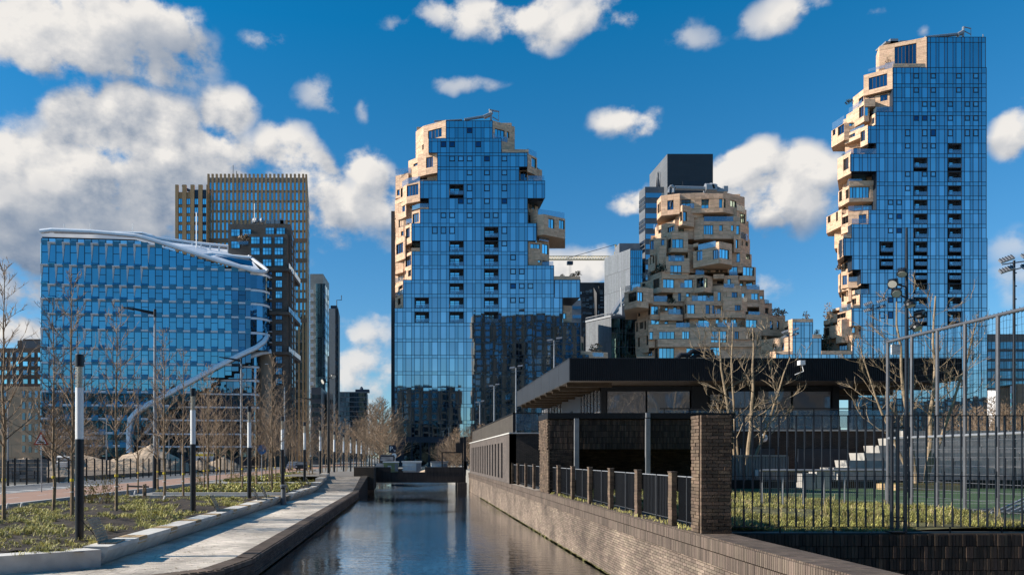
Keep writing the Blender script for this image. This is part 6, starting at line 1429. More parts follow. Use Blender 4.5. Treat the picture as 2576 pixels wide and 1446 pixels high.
# low rail across
q = thing('pitch_rail', 'low grey pipe rail with bar mesh at the end of the pitch', 'railing', (11.3,20.9,1.77))
b = MB(); b.tube([(9.6,20.9,2.79),(13.1,20.9,2.79)],.035,8); b.build('top_rail', m_grey, q)
for k in range(7): b = MB(); b.tube([(9.65+k*.57,20.9,1.77),(9.65+k*.57,20.9,2.79)],.025,6); b.build('post', m_grey, q)
l = [((9.6+k*.058,20.9,2.3),(.006,.006,.9),0,0,1) for k in range(60)]+[((11.35,20.9,1.9+k*.2),(3.5,.006,.01),0,0,1) for k in range(5)]
pieces('mesh_wire', m_grey, l, q)
# ball-stop fence going toward the viewer
q = thing('ball_stop_fence', 'tall grey ball stop fence with netting receding along the pitch at right', 'fence', (13,18,1.77))
XB_ = 13.0; ZT_, ZM = 6.31, 3.67; ys = [20.7,19.7,18.74,17.8,16.8,15.85,14.9]
for y in ys[1:]+[13.9]: pass
for y in ys: b = MB(); b.tube([(XB_,y,1.7),(XB_,y,ZT_)],.043,10); b.build('post', m_post, q)
b = MB(); b.tube([(XB_,20.7,ZT_),(XB_,13.5,ZT_)],.042,10); b.build('top_rail', m_post, q); b = MB(); b.tube([(XB_,20.7,ZM),(XB_,13.5,ZM)],.035,10); b.build('middle_rail', m_grey, q)
b = MB(); yy = 20.7
while yy > 13.5: b.tube([(XB_,yy,ZT_-.06),(XB_+.06,yy-.03,ZT_),(XB_,yy-.06,ZT_+.06)],.008,3); yy -= .12
b.build('net_lacing', m_black, q, kind='stuff')
nb_ = MB(); 
for k in range(72):
    y = 20.65-k*.1
    if y < 13.5: break
    nb_.tube([(XB_,y,ZM),(XB_+.05*math.sin(k),y+.01,5),(XB_,y,ZT_)],.0035,3,cap=False)
for k in range(18):
    z = ZT_-.15*(k+1)
    if z < ZM: break
    pts = [(XB_,20.65-j*.24,z-.03*abs(math.sin(j*1.3+k))) for j in range(30)]; nb_.tube(pts,.0035,3,cap=False)
nb_.build('netting', m_black, q, kind='stuff', uv=False)
l = [((XB_,20.65-k*.1,2.75),(.004,.004,1.8),0,0,1) for k in range(71)]; l += [((XB_,17.1,1.95+k*.2),(.008,7.1,.012),0,0,2) for k in range(9)]
pieces('mesh_wire', m_post, l, q)
b = MB(); b.box(XB_+.02,XB_+.25,20.55,20.6,5.95,6.22); b.build('notice', m_white, q)
# foreground railing across the right
q = thing('railing', 'dark steel railing with stepped flat bars above the pit wall at right', 'railing', (12,14,1.77))
YQ = 14.0; zt, zm, zb = wz(1045,YQ), wz(1197,YQ), wz(1324.5,YQ)
b = MB(); b.box(5.86,20,YQ-.02,YQ+.02,zt-.008,zt+.008); b.build('top_rail', m_black, q); b = MB(); b.box(5.86,20,YQ-.015,YQ+.015,zm-.005,zm+.005); b.build('middle_rail', m_black, q); b = MB(); b.box(5.86,wx(2236,YQ),YQ-.015,YQ+.015,zb-.006,zb+.006); b.box(wx(2281,YQ),20,YQ-.015,YQ+.015,zb-.006,zb+.006); b.build('bottom_rail', m_black, q)
m_bar = mat('steel_bar',(.075,.078,.085),rough=.45,metal=.3)
def barpiece(kind):
    b = MB(); H = zt-zb
    cuts = [0,.16,.4,.62,.8,1] if kind else [0,.26,.5,.72,.9,1]
    for i in range(5):
        a, c = zb+H*cuts[i], zb+H*cuts[i+1]; wdd = .019 if (i+kind) % 2 else .010; off_ = .008 if (i+kind) % 2 else 0
        b.box(-wdd+off_, wdd*.55+off_, -.012, .012, a, c)
    return b.data('bar', m_bar, uv=False)
bm = [barpiece(0), barpiece(1)]; k = 0; xx = wx(1849,YQ)
while xx < 14.5:
    if not (wx(2238,YQ) < xx < wx(2275,YQ)):
        o = bpy.data.objects.new('bar', bm[k % 2]); o.location = (xx,YQ,0); place(o, q)
    xx += .1612; k += 1
for x in (2243,2258,2277): b = MB(); b.box(wx(x-3,YQ),wx(x+3,YQ),YQ-.025,YQ+.025,1.77+.05*(x!=2277),zt+.01); b.build('post', m_bar, q)
b = MB(); b.box(wx(2235,YQ),wx(2272,YQ),YQ-.12,YQ+.1,1.765,1.785); b.build('foot_plate', m_black, q)
for x in (1962,2096,2390,2520): b = MB(); b.box(wx(x,YQ)-.01,wx(x,YQ)+.01,YQ-.01,YQ+.01,1.7,zb); b.build('foot', m_black, q)
b = MB()
for yy in (1075,1301,1310): b.box(wx(2240,YQ),wx(2279,YQ),YQ-.012,YQ+.012,wz(yy,YQ)-.01,wz(yy,YQ)+.01)
b.build('hinge', m_black, q)
# brick pillar
q = thing('brick_pillar', 'tall dark brick pillar with a sunlit edge where the two railings meet', 'pillar', (5.5,14,1.77))
x0, x1, y0, y1 = 5.25, 5.815, 13.8, 14.25
b = MB(); b.box(x0+.012,x1-.012,y0+.012,y1-.012,1.74,3.91); b.build('core', m_mortm, q)
l = []
for j in range(34):
    z = 1.80+j*.0635
    xs_ = [x0,x0+.105,x0+.32,x0+.535,x1] if j % 2 else [x0,x0+.21,x0+.425,x1]
    for a, c in zip(xs_, xs_[1:]): l.append((((a+c)/2, y0+.02+R.uniform(-.007,.004), z),(c-a-.012,.06,.053),0,R.random(),2))
    ysz = [y0+.06,y0+.22,y1] if j % 2 else [y0+.06,y0+.33,y1]
    for a, c in zip(ysz, ysz[1:]): l.append(((x0+.02+R.uniform(-.012,.004),(a+c)/2, z),(.06,c-a-.012,.053),0,R.random(),2))
pieces('brick', m_brkp, l, q, limit=300)
# railing along the canal: brick posts and bar panels
YK = [15.36,17.73,20.19,22.6,25.04,27.5]; YK2 = [33.1,35.5,38.2,40.45]
def post_proto():
    q = thing('railing_post', 'short brick railing post', 'post', (0,0,0)); b = MB(); b.box(.008,.10,.008,.21,0,1.08); b.build('core', m_mortm, q)
    b1 = MB(); b1.box(0,.11,0,.215,0,.055); 
    for j in range(17):
        b = MB(); z = .01+j*.063; o_ = R.uniform(-.005,.005); b.box(0+o_,.108+o_,-.003+o_,.215+o_,z,z+.053,R.random()); b.build('brick', m_brkp, q)
    b = MB(); b.box(-.01,.12,-.01,.225,1.08,1.10); b.build('cap', m_brkc, q); return q
pp = post_proto(); names = ['nearest to the tall brick pillar','second from the tall pillar','third from the tall pillar','fourth from the tall pillar','fifth from the tall pillar','just before the big sunlit pier']
for i, y in enumerate(YK+YK2):
    lb = 'short brick railing post on the canal wall, '+(names[i] if i < 6 else ('nearest behind the sunlit pier','second behind the sunlit pier','third behind the sunlit pier','farthest, at the slit windowed wall')[i-6])
    o = pp if i == 0 else dup(pp, (5.25,y,1.765), lb, group='brick posts of the canal railing'); o.location = (5.25,y,1.765); o['label'] = lb; o['group'] = 'brick posts of the canal railing'
def panel_proto():
    q = thing('bar_railing', 'black steel bar railing panel', 'railing panel', (0,0,0)); L = 2.12
    b = MB(); b.box(-.015,.015,0,L,.98,1.0); b.build('top_rail', m_grey, q); b = MB(); b.box(-.015,.015,0,L,.08,.095); b.build('bottom_rail', m_bar, q)
    b = MB(); b.box(-.03,.03,L/2-.02,L/2+.02,0,1.0); b.build('middle_post', m_bar, q)
    bb = MB(); bb.box(-.008,.008,-.018,.006,.09,.45); bb.box(-.008,.008,-.006,.02,.45,.98); me = bb.data('bar', m_black, uv=False)
    for k in range(20): o = bpy.data.objects.new('bar', me); o.location = (0,.06+k*.105,0); place(o, q)
    bb = MB(); bb.box(.03,.04,0,L,.1,.97); bb.build('backing_sheet', m_black, q)
    return q
pn = panel_proto(); seq = [(a+.24, b_) for a, b_ in zip(YK, YK[1:])]+[(27.75,29.1)]+[(a+.24,b_) for a, b_ in zip([30.9]+YK2, YK2)]
seq = [(14.25,15.36)]+seq
for i, (a, c) in enumerate(seq):
    lb = 'black bar railing panel on the canal wall, '+(('short one beside the tall brick pillar','between the first and second brick posts','between the second and third brick posts','between the third and fourth brick posts','between the fourth and fifth brick posts','between the fifth and sixth brick posts','last before the sunlit pier')+('first behind the sunlit pier','second behind the sunlit pier','third behind the sunlit pier','farthest by the slit windows'))[min(i,10)]
    o = pn if i == 0 else dup(pn, (5.38,a+.02,1.8), lb); o.location = (5.38,a+.02,1.8); o.scale = (1,(c-a-.04)/2.12,.98); o['label'] = lb; o['group'] = 'bar panels of the canal railing'

# ================================================================== LEFT BANK FURNITURE
q = thing('seat_wall', 'long pale concrete seat wall with wooden insets along the promenade', 'seat wall', (-7.7,19,.5))
def wallblock(b, y0, y1, z0=.48, z1=.96, dx=0): b.mesh([(-7.78+dx,y0,z0),(-8.15+dx,y0,z0),(-8.15+dx,y0,z1),(-7.52+dx,y0+.0,z1),(-7.52+dx,y0,z1-.1),(-7.78+dx,y1,z0),(-8.15+dx,y1,z0),(-8.15+dx,y1,z1),(-7.52+dx,y1,z1),(-7.52+dx,y1,z1-.1)],[(0,1,2,3,4),(9,8,7,6,5),(0,4,9,5),(4,3,8,9),(3,2,7,8),(2,1,6,7)])
y = 18.62; ins = []
while y < 43:
    y2_ = min(y+2.1, 43.3); b = MB(); wallblock(b, y, y2_-.012); b.build('concrete_block', m_concw, q); ins.append(y+.25); y = y2_
    y2_ = min(y+.62,43.3); b = MB(); wallblock(b, y, y2_-.012, z1=.945); b.build('concrete_block', m_concw, q)
    for j in range(4): b = MB(); b.box(-8.12+j*.155,-7.99+j*.155,y,y2_-.02,.94,.972,R.random()); b.build('wood_slat', m_wood, q)
    for j in range(2): b = MB(); b.box(-7.56,-7.505-j*.03,y,y2_-.02,.88-j*.09,.96-j*.09,R.random()); b.build('wood_slat', m_wood, q)
    y = y2_
q = thing('planter_wall', 'smooth pale concrete retaining block at the lower left corner', 'planter wall', (-8.5,17.6,.5))
b = MB(); b.prism([(-16.5,12.6),(-9.32,17.0),(-7.74,18.13),(-7.54,18.23),(-8.1,18.6),(-9.6,17.45),(-16.8,13.1)], .3, .93); b.build('block', m_concw, q)
b = MB(); b.face([(-19,11.4,.86),(-16.6,13.0,.86),(-9.4,17.3,.88),(-8.0,18.3,.9),(-8.0,19,.9),(-19,19,.9)]); struct(b.build('planting_bed', m_soil))
q = thing('seat_wall', 'second concrete seat wall with wooden insets rising toward the footbridge', 'seat wall', (-7.6,46,.5)); y = 46.5
while y < 66:
    up_ = max(0,(y-57)/9)*1.0; y2_ = y+1.9; b = MB(); wallblock(b, y, y2_-.015, .48, .96+up_, .15); b.build('concrete_block', m_concw, q); y = y2_
    b = MB(); wallblock(b, y, y+.6, .48, .90+up_, .15); b.build('concrete_block', m_concw, q); b = MB(); b.box(-7.95,-7.37,y,y+.58,.905+up_,.96+up_); b.build('wood_slat', m_wood, q); y += .62
for yy, lb in ((43.3,'low concrete wall closing the near planting bed at the passage'),(46.5,'low concrete wall starting the far planting bed at the passage')):
    b = MB(); b.box(-16,-8.15,yy-.2,yy+.1,.45,1.0); tag(b.build('end_wall', m_concw), lb, 'planter wall')
# slatted backrests
def backrest():
    q = thing('bench_backrest', 'slatted wooden backrest', 'bench', (0,0,0))
    for k in range(9):
        t = k/8; x_ = -.05-.18*t-.07*t*t; z_ = .02+.62*t-.05*t*t; b = MB(); b.obox((x_,.45,z_),(0,.45,0),Vector((-.3,0,.95))*.032,Vector((.94,0,.35))*.012,R.random()); b.build('slat', m_woodg, q)
    for yy in (.1,.8): b = MB(); b.tube([(-.03,yy,-.02),(-.22,yy,.3),(-.5,yy,.6)],.012,4); b.build('support', m_black, q)
    for k in range(3): b = MB(); b.box(.02+k*.13,.13+k*.13,0,.9,0,.03,R.random()); b.build('seat_slat', m_woodg, q)
    return q
bp_ = backrest()
for i, (y, lb) in enumerate(((19.1,'slatted wooden backrest on the seat wall at the lower left, the nearest'),(30.6,'slatted wooden backrest on the seat wall beside the second column lamp'),(38.6,'left of the two slatted backrests before the litter bin'),(40.8,'right of the two slatted backrests before the litter bin'),(48.2,'slatted backrest just past the litter bin'),(54.5,'slatted backrest half way along the far seat wall'),(58,'farthest slatted backrest near the top of the ramp'))):
    o = bp_ if i == 0 else dup(bp_, (-7.95,y,.97), lb); o.location = (-7.93,y,.97); o['label'] = lb; o['group'] = 'slatted backrests on the seat walls'; o.rotation_euler[2] = math.radians(6)
q = thing('litter_bin', 'dark grey waisted litter bin standing on the promenade by the passage', 'litter bin', (-7.32,42.5,.5))
b = MB(); b.lathe((-7.32,42.5,.5),[(.17,0),(.165,.1),(.14,.5),(.14,.9),(.19,1.02),(.21,1.1),(.16,1.12)],14); b.build('body', mat('bin_grey',(.16,.165,.18),rough=.4), q); b = MB(); b.box(-7.42,-7.22,42.28,42.3,1.38,1.46); b.build('opening', m_black, q)
q = thing('picnic_bench', 'wooden picnic bench on the square at the far end of the promenade', 'bench', (wx(765,75),75,1.02)); xb = wx(765,75)
for k in range(4): b = MB(); b.box(xb-1.1,xb+1.1,75+k*.14,75.12+k*.14,1.85,1.9,R.random()); b.build('top_plank', m_wood, q)
for yy in (74.4,75.95): b = MB(); b.box(xb-1.1,xb+1.1,yy,yy+.25,1.5,1.55); b.build('seat', m_wood, q)
for sx in (-.8,.8):
    b = MB(); b.bar((xb+sx,74.5,1.0),(xb+sx,75.4,1.85),.08); b.bar((xb+sx,76.1,1.0),(xb+sx,75.2,1.85),.08); b.bar((xb+sx,74.4,1.47),(xb+sx,76.2,1.47),.08); b.build('leg', m_wood, q)
# ---- column lamps
def lampcol():
    q = thing('column_lamp', 'column lamp', 'lamp', (0,0,0))
    b = MB(); b.lathe((0,0,0),[(.125,0),(.125,.03),(.112,.04),(.112,2.69),(.108,2.74)],20); b.build('pole', m_pole, q, smooth=False)
    b = MB(); b.lathe((0,0,2.74),[(.104,0),(.104,1.37)],20); b.build('light_tube', m_opal, q, smooth=False)
    b = MB(); b.lathe((0,0,4.11),[(.06,0),(.06,.57)],12); b.build('inner_tube', m_ring, q)
    for k in range(14):
        b = MB(); b.lathe((0,0,4.12+k*.0405),[(.062,0),(.102,.003),(.104,.012),(.062,.016)],18); b.build('ring', m_ring, q)
    b = MB(); b.lathe((0,0,4.68),[(.112,0),(.112,.30),(.10,.32)],20); b.build('cap', m_pole, q)
    return q
lp = lampcol(); YL = [20.2,30.6,41.1,51.5,62,72.4,85.2,96.6,107.4,118.5,129.5,141.4,152.6,162.8,175,186]
ordn = ['nearest','second','third','fourth','fifth','sixth','seventh','eighth','ninth','tenth','eleventh','twelfth','thirteenth','fourteenth','fifteenth','farthest']
for i, y in enumerate(YL):
    z = .95 if y < 60 else 1.05; lb = f'black and white column lamp beside the promenade, {ordn[i]} from the viewer' if i else 'black and white column lamp standing behind the nearest slatted backrest, largest of its row'
    o = lp if i == 0 else dup(lp, (0,0,0), lb); o.location = (-8.93,y,z-.55 if i == 0 else z); o['label'] = lb; o['group'] = 'column lamps along the promenade'
lp.location = (-8.93,20.2,.90)
# ---- street lights
def streetlight():
    q = thing('street_light', 'street light', 'street light', (0,0,0))
    b = MB(); b.lathe((0,0,0),[(.16,0),(.155,2.3)],12); b.build('base_section', m_pole, q); b = MB(); b.lathe((0,0,2.3),[(.13,0),(.08,9.6)],12); b.build('pole', m_grey, q)
    b = MB(); b.lathe((0,0,11.9),[(.10,0),(.10,.55)],10); b.build('pole_top', m_black, q)
    b = MB(); b.mesh([(0,-.06,12.05),(0,.06,12.05),(-1.5,.1,12.42),(-1.5,-.1,12.42),(0,-.06,12.28),(0,.06,12.28),(-1.5,.1,12.55),(-1.5,-.1,12.55)],[(0,1,2,3),(4,7,6,5),(0,3,7,4),(1,5,6,2),(0,4,5,1),(2,6,7,3)]); b.build('arm', m_black, q)
    b = MB(); b.mesh([(-1.5,-.14,12.38),(-1.5,.14,12.38),(-2.3,.12,12.56),(-2.3,-.12,12.56),(-1.5,-.14,12.53),(-1.5,.14,12.53),(-2.3,.12,12.62),(-2.3,-.12,12.62)],[(0,1,2,3),(4,7,6,5),(0,3,7,4),(1,5,6,2),(0,4,5,1),(2,6,7,3)]); b.build('lantern', m_black, q)
    return q
sq = streetlight()
for i in range(7):
    y = 52.6+26.0*i; lb = f'tall grey street light with a black arm over the road, {ordn[i]} of its row' ; o = sq if i == 0 else dup(sq, (0,0,0), lb); o.location = (-18.0+.08*i,y,1.0); o['label'] = lb; o['group'] = 'tall street lights along the bike path'
def smalllight():
    q = thing('small_street_light', 'small light', 'street light', (0,0,0)); b = MB(); b.lathe((0,0,0),[(.09,0),(.085,1.9)],10); b.build('base_section', m_pole, q); b = MB(); b.lathe((0,0,1.9),[(.06,0),(.045,4.5)],10); b.build('pole', m_grey, q)
    b = MB(); b.obox((-.45,0,6.45),(.5,0,-.04),(0,.12,0),(0,0,.05)); b.build('lantern', m_black, q); return q
sm = smalllight()
for i, (x, y) in enumerate(((-30.6,57),(-29.9,73.6),(-33,102),(-31,92),(-31.2,118))):
    lb = f'small lamp post beyond the bike path by the site fence, {ordn[i]} from the left'; o = sm if i == 0 else dup(sm, (0,0,0), lb); o.location = (x,y,1.0); o['label'] = lb; o['group'] = 'small lamp posts by the site fence'
q = thing('floodlight_mast', 'slim black mast with two round floodlights at the top of the ramp', 'light mast', (wx(826,69),69,1.5)); xm = wx(826.5,69)
b = MB(); b.lathe((xm,69,1.5),[(.13,0),(.12,3),(.06,10.9)],10); b.build('pole', m_black, q)
def flood(c, d, r_=.22, parent=None):
    c = Vector(c); d = Vector(d).normalized(); b = MB(); b.tube([c-d*.12,c-d*.04,c+d*.06,c+d*.07],[r_*.55,r_,r_*1.02,r_*.9],14); f_ = b.build('floodlight', m_black, parent)
    b = MB(); b.tube([c+d*.071,c+d*.08],[r_*.85]*2,14); b.build('lens', m_ring, f_)
    b = MB(); sd = d.cross(Vector((0,0,1))).normalized(); up = sd.cross(d)
    for k in range(9): b.obox(c-d*.14+sd*r_*.9*(k-4)/4.5, sd*.012, up*r_*.7, d*.05)
    b.build('cooling_fins', m_black, f_)
flood(w(838,947,68.8), (.6,-.6,-.5), .26, q); flood(w(813,959,68.8), (-.7,-.5,-.4), .26, q)
b = MB(); b.bar(w(827,952,69),w(838,944,69),.08); b.bar(w(827,962,69),w(814,957,69),.08); b.build('bracket', m_black, q)
# ---- right hand light masts
q = thing('floodlight_mast', 'tall dark mast carrying six round floodlights in front of the right glass tower', 'light mast', (wx(2281,30),30,1.77)); xm = wx(2281,30)
b = MB(); b.lathe((xm,30,1.77),[(.08,0),(.072,6),(.04,10.5)],10); b.build('pole', m_pole, q)
b = MB()
for (x,y,px_,py_),dr in (((2269.6,687,2281,690),(-.3,-.4,-.7)),((2246,713,2281,722),(-.5,-.5,-.5)),((2255,737,2281,750),(-.3,-.7,-.6)),((2290,766,2281,770),(.1,-.3,-.9)),((2316,793,2283,800),(.5,.3,-.7)),((2307,824,2283,830),(.2,-.6,-.7))):
    flood(w(x,y,29.8), dr, .18, q); b.bar(w(x,y,29.9), w(px_,py_,30), .05)
b.build('arms', m_pole, q)
def panel_mast(x, yt, Y, label, n=4, wd=.05, hb=1.77, scl=1.):
    q = thing('stadium_light', label, 'light mast', (wx(x,Y),Y,hb), 'panel floodlight masts around the pitch'); X_ = wx(x,Y); zt = wz(yt,Y)
    b = MB(); b.lathe((X_,Y,hb),[(wd*1.5,0),(wd,zt-hb)],8); b.build('pole', m_grey if n == 2 else m_pole, q)
    b = MB()
    for k in range(14): b.box(X_+wd,X_+wd*2.2,Y-.02,Y+.02,hb+2+k*(zt-hb-2)/14,hb+2.05+k*(zt-hb-2)/14)
    b.build('climbing_pegs', m_grey, q, kind='stuff')
    b = MB(); b.bar((X_-.9*scl,Y,zt-.3*scl),(X_+.9*scl,Y,zt-.05*scl),.08*scl); b.bar((X_-.9*scl,Y,zt-.9*scl),(X_+.5*scl,Y,zt-.55*scl),.08*scl)
    b.build('crossbar', m_grey, q)
    for k in range(n):
        c = Vector((X_+(-.8+1.6*(k%2))*scl, Y-.2, zt+(.0+.35*(k%2)-.75*(k//2))*scl)); u = Vector((.5,0,.18 if n==4 else .06))*scl; v = Vector((.06,.22,.16))*scl
        b = MB(); b.obox(c,u,v,u.cross(v).normalized()*.05*scl); f_ = b.build('lamp_panel', m_grey, q); b = MB()
        for j in range(5): b.obox(c+u*(j-2)*.4+Vector((0,0,.06*scl)),u*.03,v,Vector((0,0,.05*scl)))
        b.build('cooling_fins', m_black, f_)
panel_mast(2551,655,34,'tall panel floodlight mast at the right edge against the sky', scl=.62); panel_mast(2196,765,50,'panel floodlight mast in front of the right tower beside the bare tree', scl=.55)
panel_mast(1985,835,58,'panel floodlight mast rising behind the pavilion roof by the stone tower', scl=.5); panel_mast(1298,925,75,'panel floodlight mast just left of the pavilion roof',2,.06,scl=.5)
panel_mast(1394,856,72,'panel floodlight mast behind the left roof edge, tallest by the glass tower',2,.06,scl=.55); panel_mast(1243,970,98,'panel floodlight mast in the middle of the glass tower foot',2,.07,scl=.5); panel_mast(1207,1011,125,'farthest and smallest panel floodlight mast by the glass tower foot',2,.08,scl=.55)

# ================================================================== BUILDING SITE, FENCE
q = thing('site_fence', 'black bar mesh fence with posts along the far side of the road', 'fence', (-30,57,1))
A_, B_ = Vector((-31.9,50,1.0)), Vector((-29.3,66,1.0)); C_ = Vector((-24.5,130,1.0))
for k in range(13): p = A_.lerp(B_,k/12.); b = MB(); b.box(p.x-.05,p.x+.05,p.y-.05,p.y+.05,1,3.1); b.build('post', m_black, q)
for k in range(44): p = B_.lerp(C_,(k+1)/44.); b = MB(); b.box(p.x-.05,p.x+.05,p.y-.05,p.y+.05,1,3.05); b.build('post', m_black, q)
b = MB()
for P_, Q_ in ((A_,B_),(B_,C_)):
    for z in [.1+.2*k for k in range(11)]: b.bar(P_+Vector((0,0,z)),Q_+Vector((0,0,z)),.012)
    n = int((Q_-P_).length/.12)
    for k in range(n): p = P_.lerp(Q_,k/n); b.box(p.x-.004,p.x+.004,p.y-.004,p.y+.004,1.05,3.0)
b.build('wire_mesh', m_black, q, kind='stuff', uv=False)
b = MB(); b.box(-120,-31.5,66,160,.95,1.4); struct(b.build('site_ground', m_gnd))
for x, y, rx, h, lb in ((wx(115,70),70,4.2,2.0,'large tan sand heap right behind the black fence at left'),(wx(380,105),105,6.5,3.7,'tall pointed sand heap behind the fence near the tall street light'),(wx(200,110),110,9,2.3,'long low sand heap under the white canopy of the office'),(wx(330,112),112,6,2.6,'brown heap left of the tall pointed sand heap'),(wx(560,115),115,4,1.9,'small sand heap behind the third column lamp'),(wx(500,112),112,3,1.5,'smallest sand heap right of the second column lamp'),(wx(60,100),100,6,1.8,'sand heap at the left edge in front of the brown building')):
    heap((x,y,1.4 if y > 75 else 1.0), rx, rx*.6, h, m_sand, lb)
q = thing('brick_stack', 'stacked pallets of grey paving bricks behind the fence at far left', 'pallet stack', (wx(30,66),66,1)); l = []
for i in range(9):
    for j in range(6): l.append(((wx(0,64)-1.5+i*.62,64+R.uniform(-.1,.1),1.2+j*.33),(.58,.9,.31),R.uniform(-.02,.02),R.random(),1))
pieces('brick_bundle', mat('bundle',(.20,.19,.18),rough=.9,rnd=.2), l, q)
car(wx(150,105),105,2.0,2.0,5,m_white,'parked_van','white van parked behind the sand heaps, the left one','van',1.4,'vans on the building site'); car(wx(395,108),108,2.0,2.0,5,m_white,'parked_van','white van parked in front of the tall pointed heap','van',1.4,'vans on the building site')
q = thing('site_cabin', 'white and yellow site cabin between the heaps', 'cabin', (wx(505,113),118,1.4)); b = MB(); b.box(wx(483,118),wx(525,118),118,121,1.4,4.0); b.build('body', m_white, q); b = MB(); b.box(wx(483,118)-.05,wx(525,118)+.05,117.9,121,3.4,3.7); b.build('stripe', m_tag, q)
b = MB(); b.box(wx(500,118),wx(510,118),117.93,118,1.9,3.1); b.build('window', m_wind, q)
q = thing('entrance_canopy', 'white flat canopy at the foot of the blue office building', 'canopy', (wx(180,150),150,1.2)); b = MB(); b.box(wx(145,150),wx(245,150),148,152,wz(1105,150),wz(1097,150)); b.build('roof', m_ofw, q); b = MB()
for x in (160,200,240): b.box(wx(x,150),wx(x,150)+.2,150,150.2,1.2,wz(1105,150))
b.build('posts', m_grey, q)
# signs
q = thing('warning_sign', 'triangular speed hump warning sign on a thin grey pole, mottled with tree shade', 'sign', (wx(104,47),47,1)); Y = 46.6; c = (wx(103,Y), Y, wz(1106,Y))
b = MB(); s_ = .47; b.mesh([(c[0]-s_,Y,c[2]-.3),(c[0]+s_,Y,c[2]-.3),(c[0],Y,c[2]+.52),(c[0]-s_,Y+.03,c[2]-.3),(c[0]+s_,Y+.03,c[2]-.3),(c[0],Y+.03,c[2]+.52)],[(0,1,2),(5,4,3),(0,3,4,1),(1,4,5,2),(2,5,3,0)]); b.build('border', mat('sign_red',(.35,.05,.02),rough=.5), q)
b = MB(); s_ = .33; b.mesh([(c[0]-s_,Y-.006,c[2]-.22),(c[0]+s_,Y-.006,c[2]-.22),(c[0],Y-.006,c[2]+.36),(c[0]-s_,Y-.002,c[2]-.22),(c[0]+s_,Y-.002,c[2]-.22),(c[0],Y-.002,c[2]+.36)],[(0,1,2),(0,3,4,1),(1,4,5,2),(2,5,3,0)]); b.build('face', m_white, q)
b = MB(); b.box(c[0]-.24,c[0]+.24,Y-.012,Y-.008,c[2]-.17,c[2]-.12); b.lathe((c[0],Y-.01,c[2]-.12),[(.12,0),(.05,.05)],8); b.build('symbol', m_black, q); b = MB(); b.tube([(c[0],Y+.07,1),(c[0],Y+.07,c[2]+.3)],.035,8); b.build('pole', m_grey, q)
q = thing('round_sign', 'round blue traffic sign among the bare trees left of the fourth column lamp', 'sign', (wx(658,66),66,1)); Y = 66; c = Vector((wx(658,Y),Y,wz(1130,Y)))
b = MB(); b.tube([c,c+Vector((0,.03,0))],.42,20); b.build('disc', mat('sign_blue',(.03,.13,.32),rough=.4), q); b = MB(); b.bar(c+Vector((-.2,-.01,.15)),c+Vector((.18,-.01,-.15)),.07,.01); b.bar(c+Vector((.18,-.01,-.15)),c+Vector((.18,-.01,.05)),.06,.01); b.build('symbol', m_white, q)
b = MB(); b.tube([c+Vector((0,.06,.3)),(c.x,Y+.06,1)],.035,8); b.build('pole', m_grey, q)
q = thing('triangle_sign_back', 'grey back of a triangular sign on a pole left of the second column lamp', 'sign', (wx(460,60),60,1)); Y=60; c=(wx(457,Y),Y,wz(1128,Y)); b = MB(); b.mesh([(c[0]-.4,Y,c[2]-.25),(c[0]+.4,Y,c[2]-.25),(c[0],Y,c[2]+.45),(c[0]-.4,Y+.03,c[2]-.25),(c[0]+.4,Y+.03,c[2]-.25),(c[0],Y+.03,c[2]+.45)],[(0,1,2),(5,4,3),(0,3,4,1),(1,4,5,2),(2,5,3,0)]); b.build('panel', m_woodg, q); b = MB(); b.tube([(c[0],Y+.05,1),(c[0],Y+.05,c[2])],.03,6); b.build('pole', m_grey, q)
q = thing('tree_support', 'black wooden tree support frame around a young tree in the planting bed', 'tree support', (wx(352,42),42,1)); b = MB()
for (x, y) in ((321,1243),(374,1250),(366,1238)): p = w(x,y,43); b = MB(); b.lathe((p.x,43 if x!=374 else 42.2,.9),[(.06,0),(.055,.75)],8); b.build('stake', m_bark, q)
p1, p2 = w(321,1222,43), w(374,1224,42.6); b = MB(); b.bar(p1,p2,.06,.1); b.build('crossbar', m_black, q)
for i, (x, y) in enumerate(((52,1278),(17,1279),(250,1262),(205,1290),(412,1258),(338,1243))):
    Y = F*2.22/(y-PY); b = MB(); p = w(x,y,Y); b.tube([p,p+Vector((.06,0,.24))],.05,8); tag(b.build('drain_pipe', m_white), 'short white pipe end in the soil, '+('beside the lower left tree pair','at the left frame edge','between the first trees and the bush','left of the nearest column lamp','in front of a trunk near the second lamp','near the black tree frame')[i], 'pipe', 'white pipe ends in the planting bed')

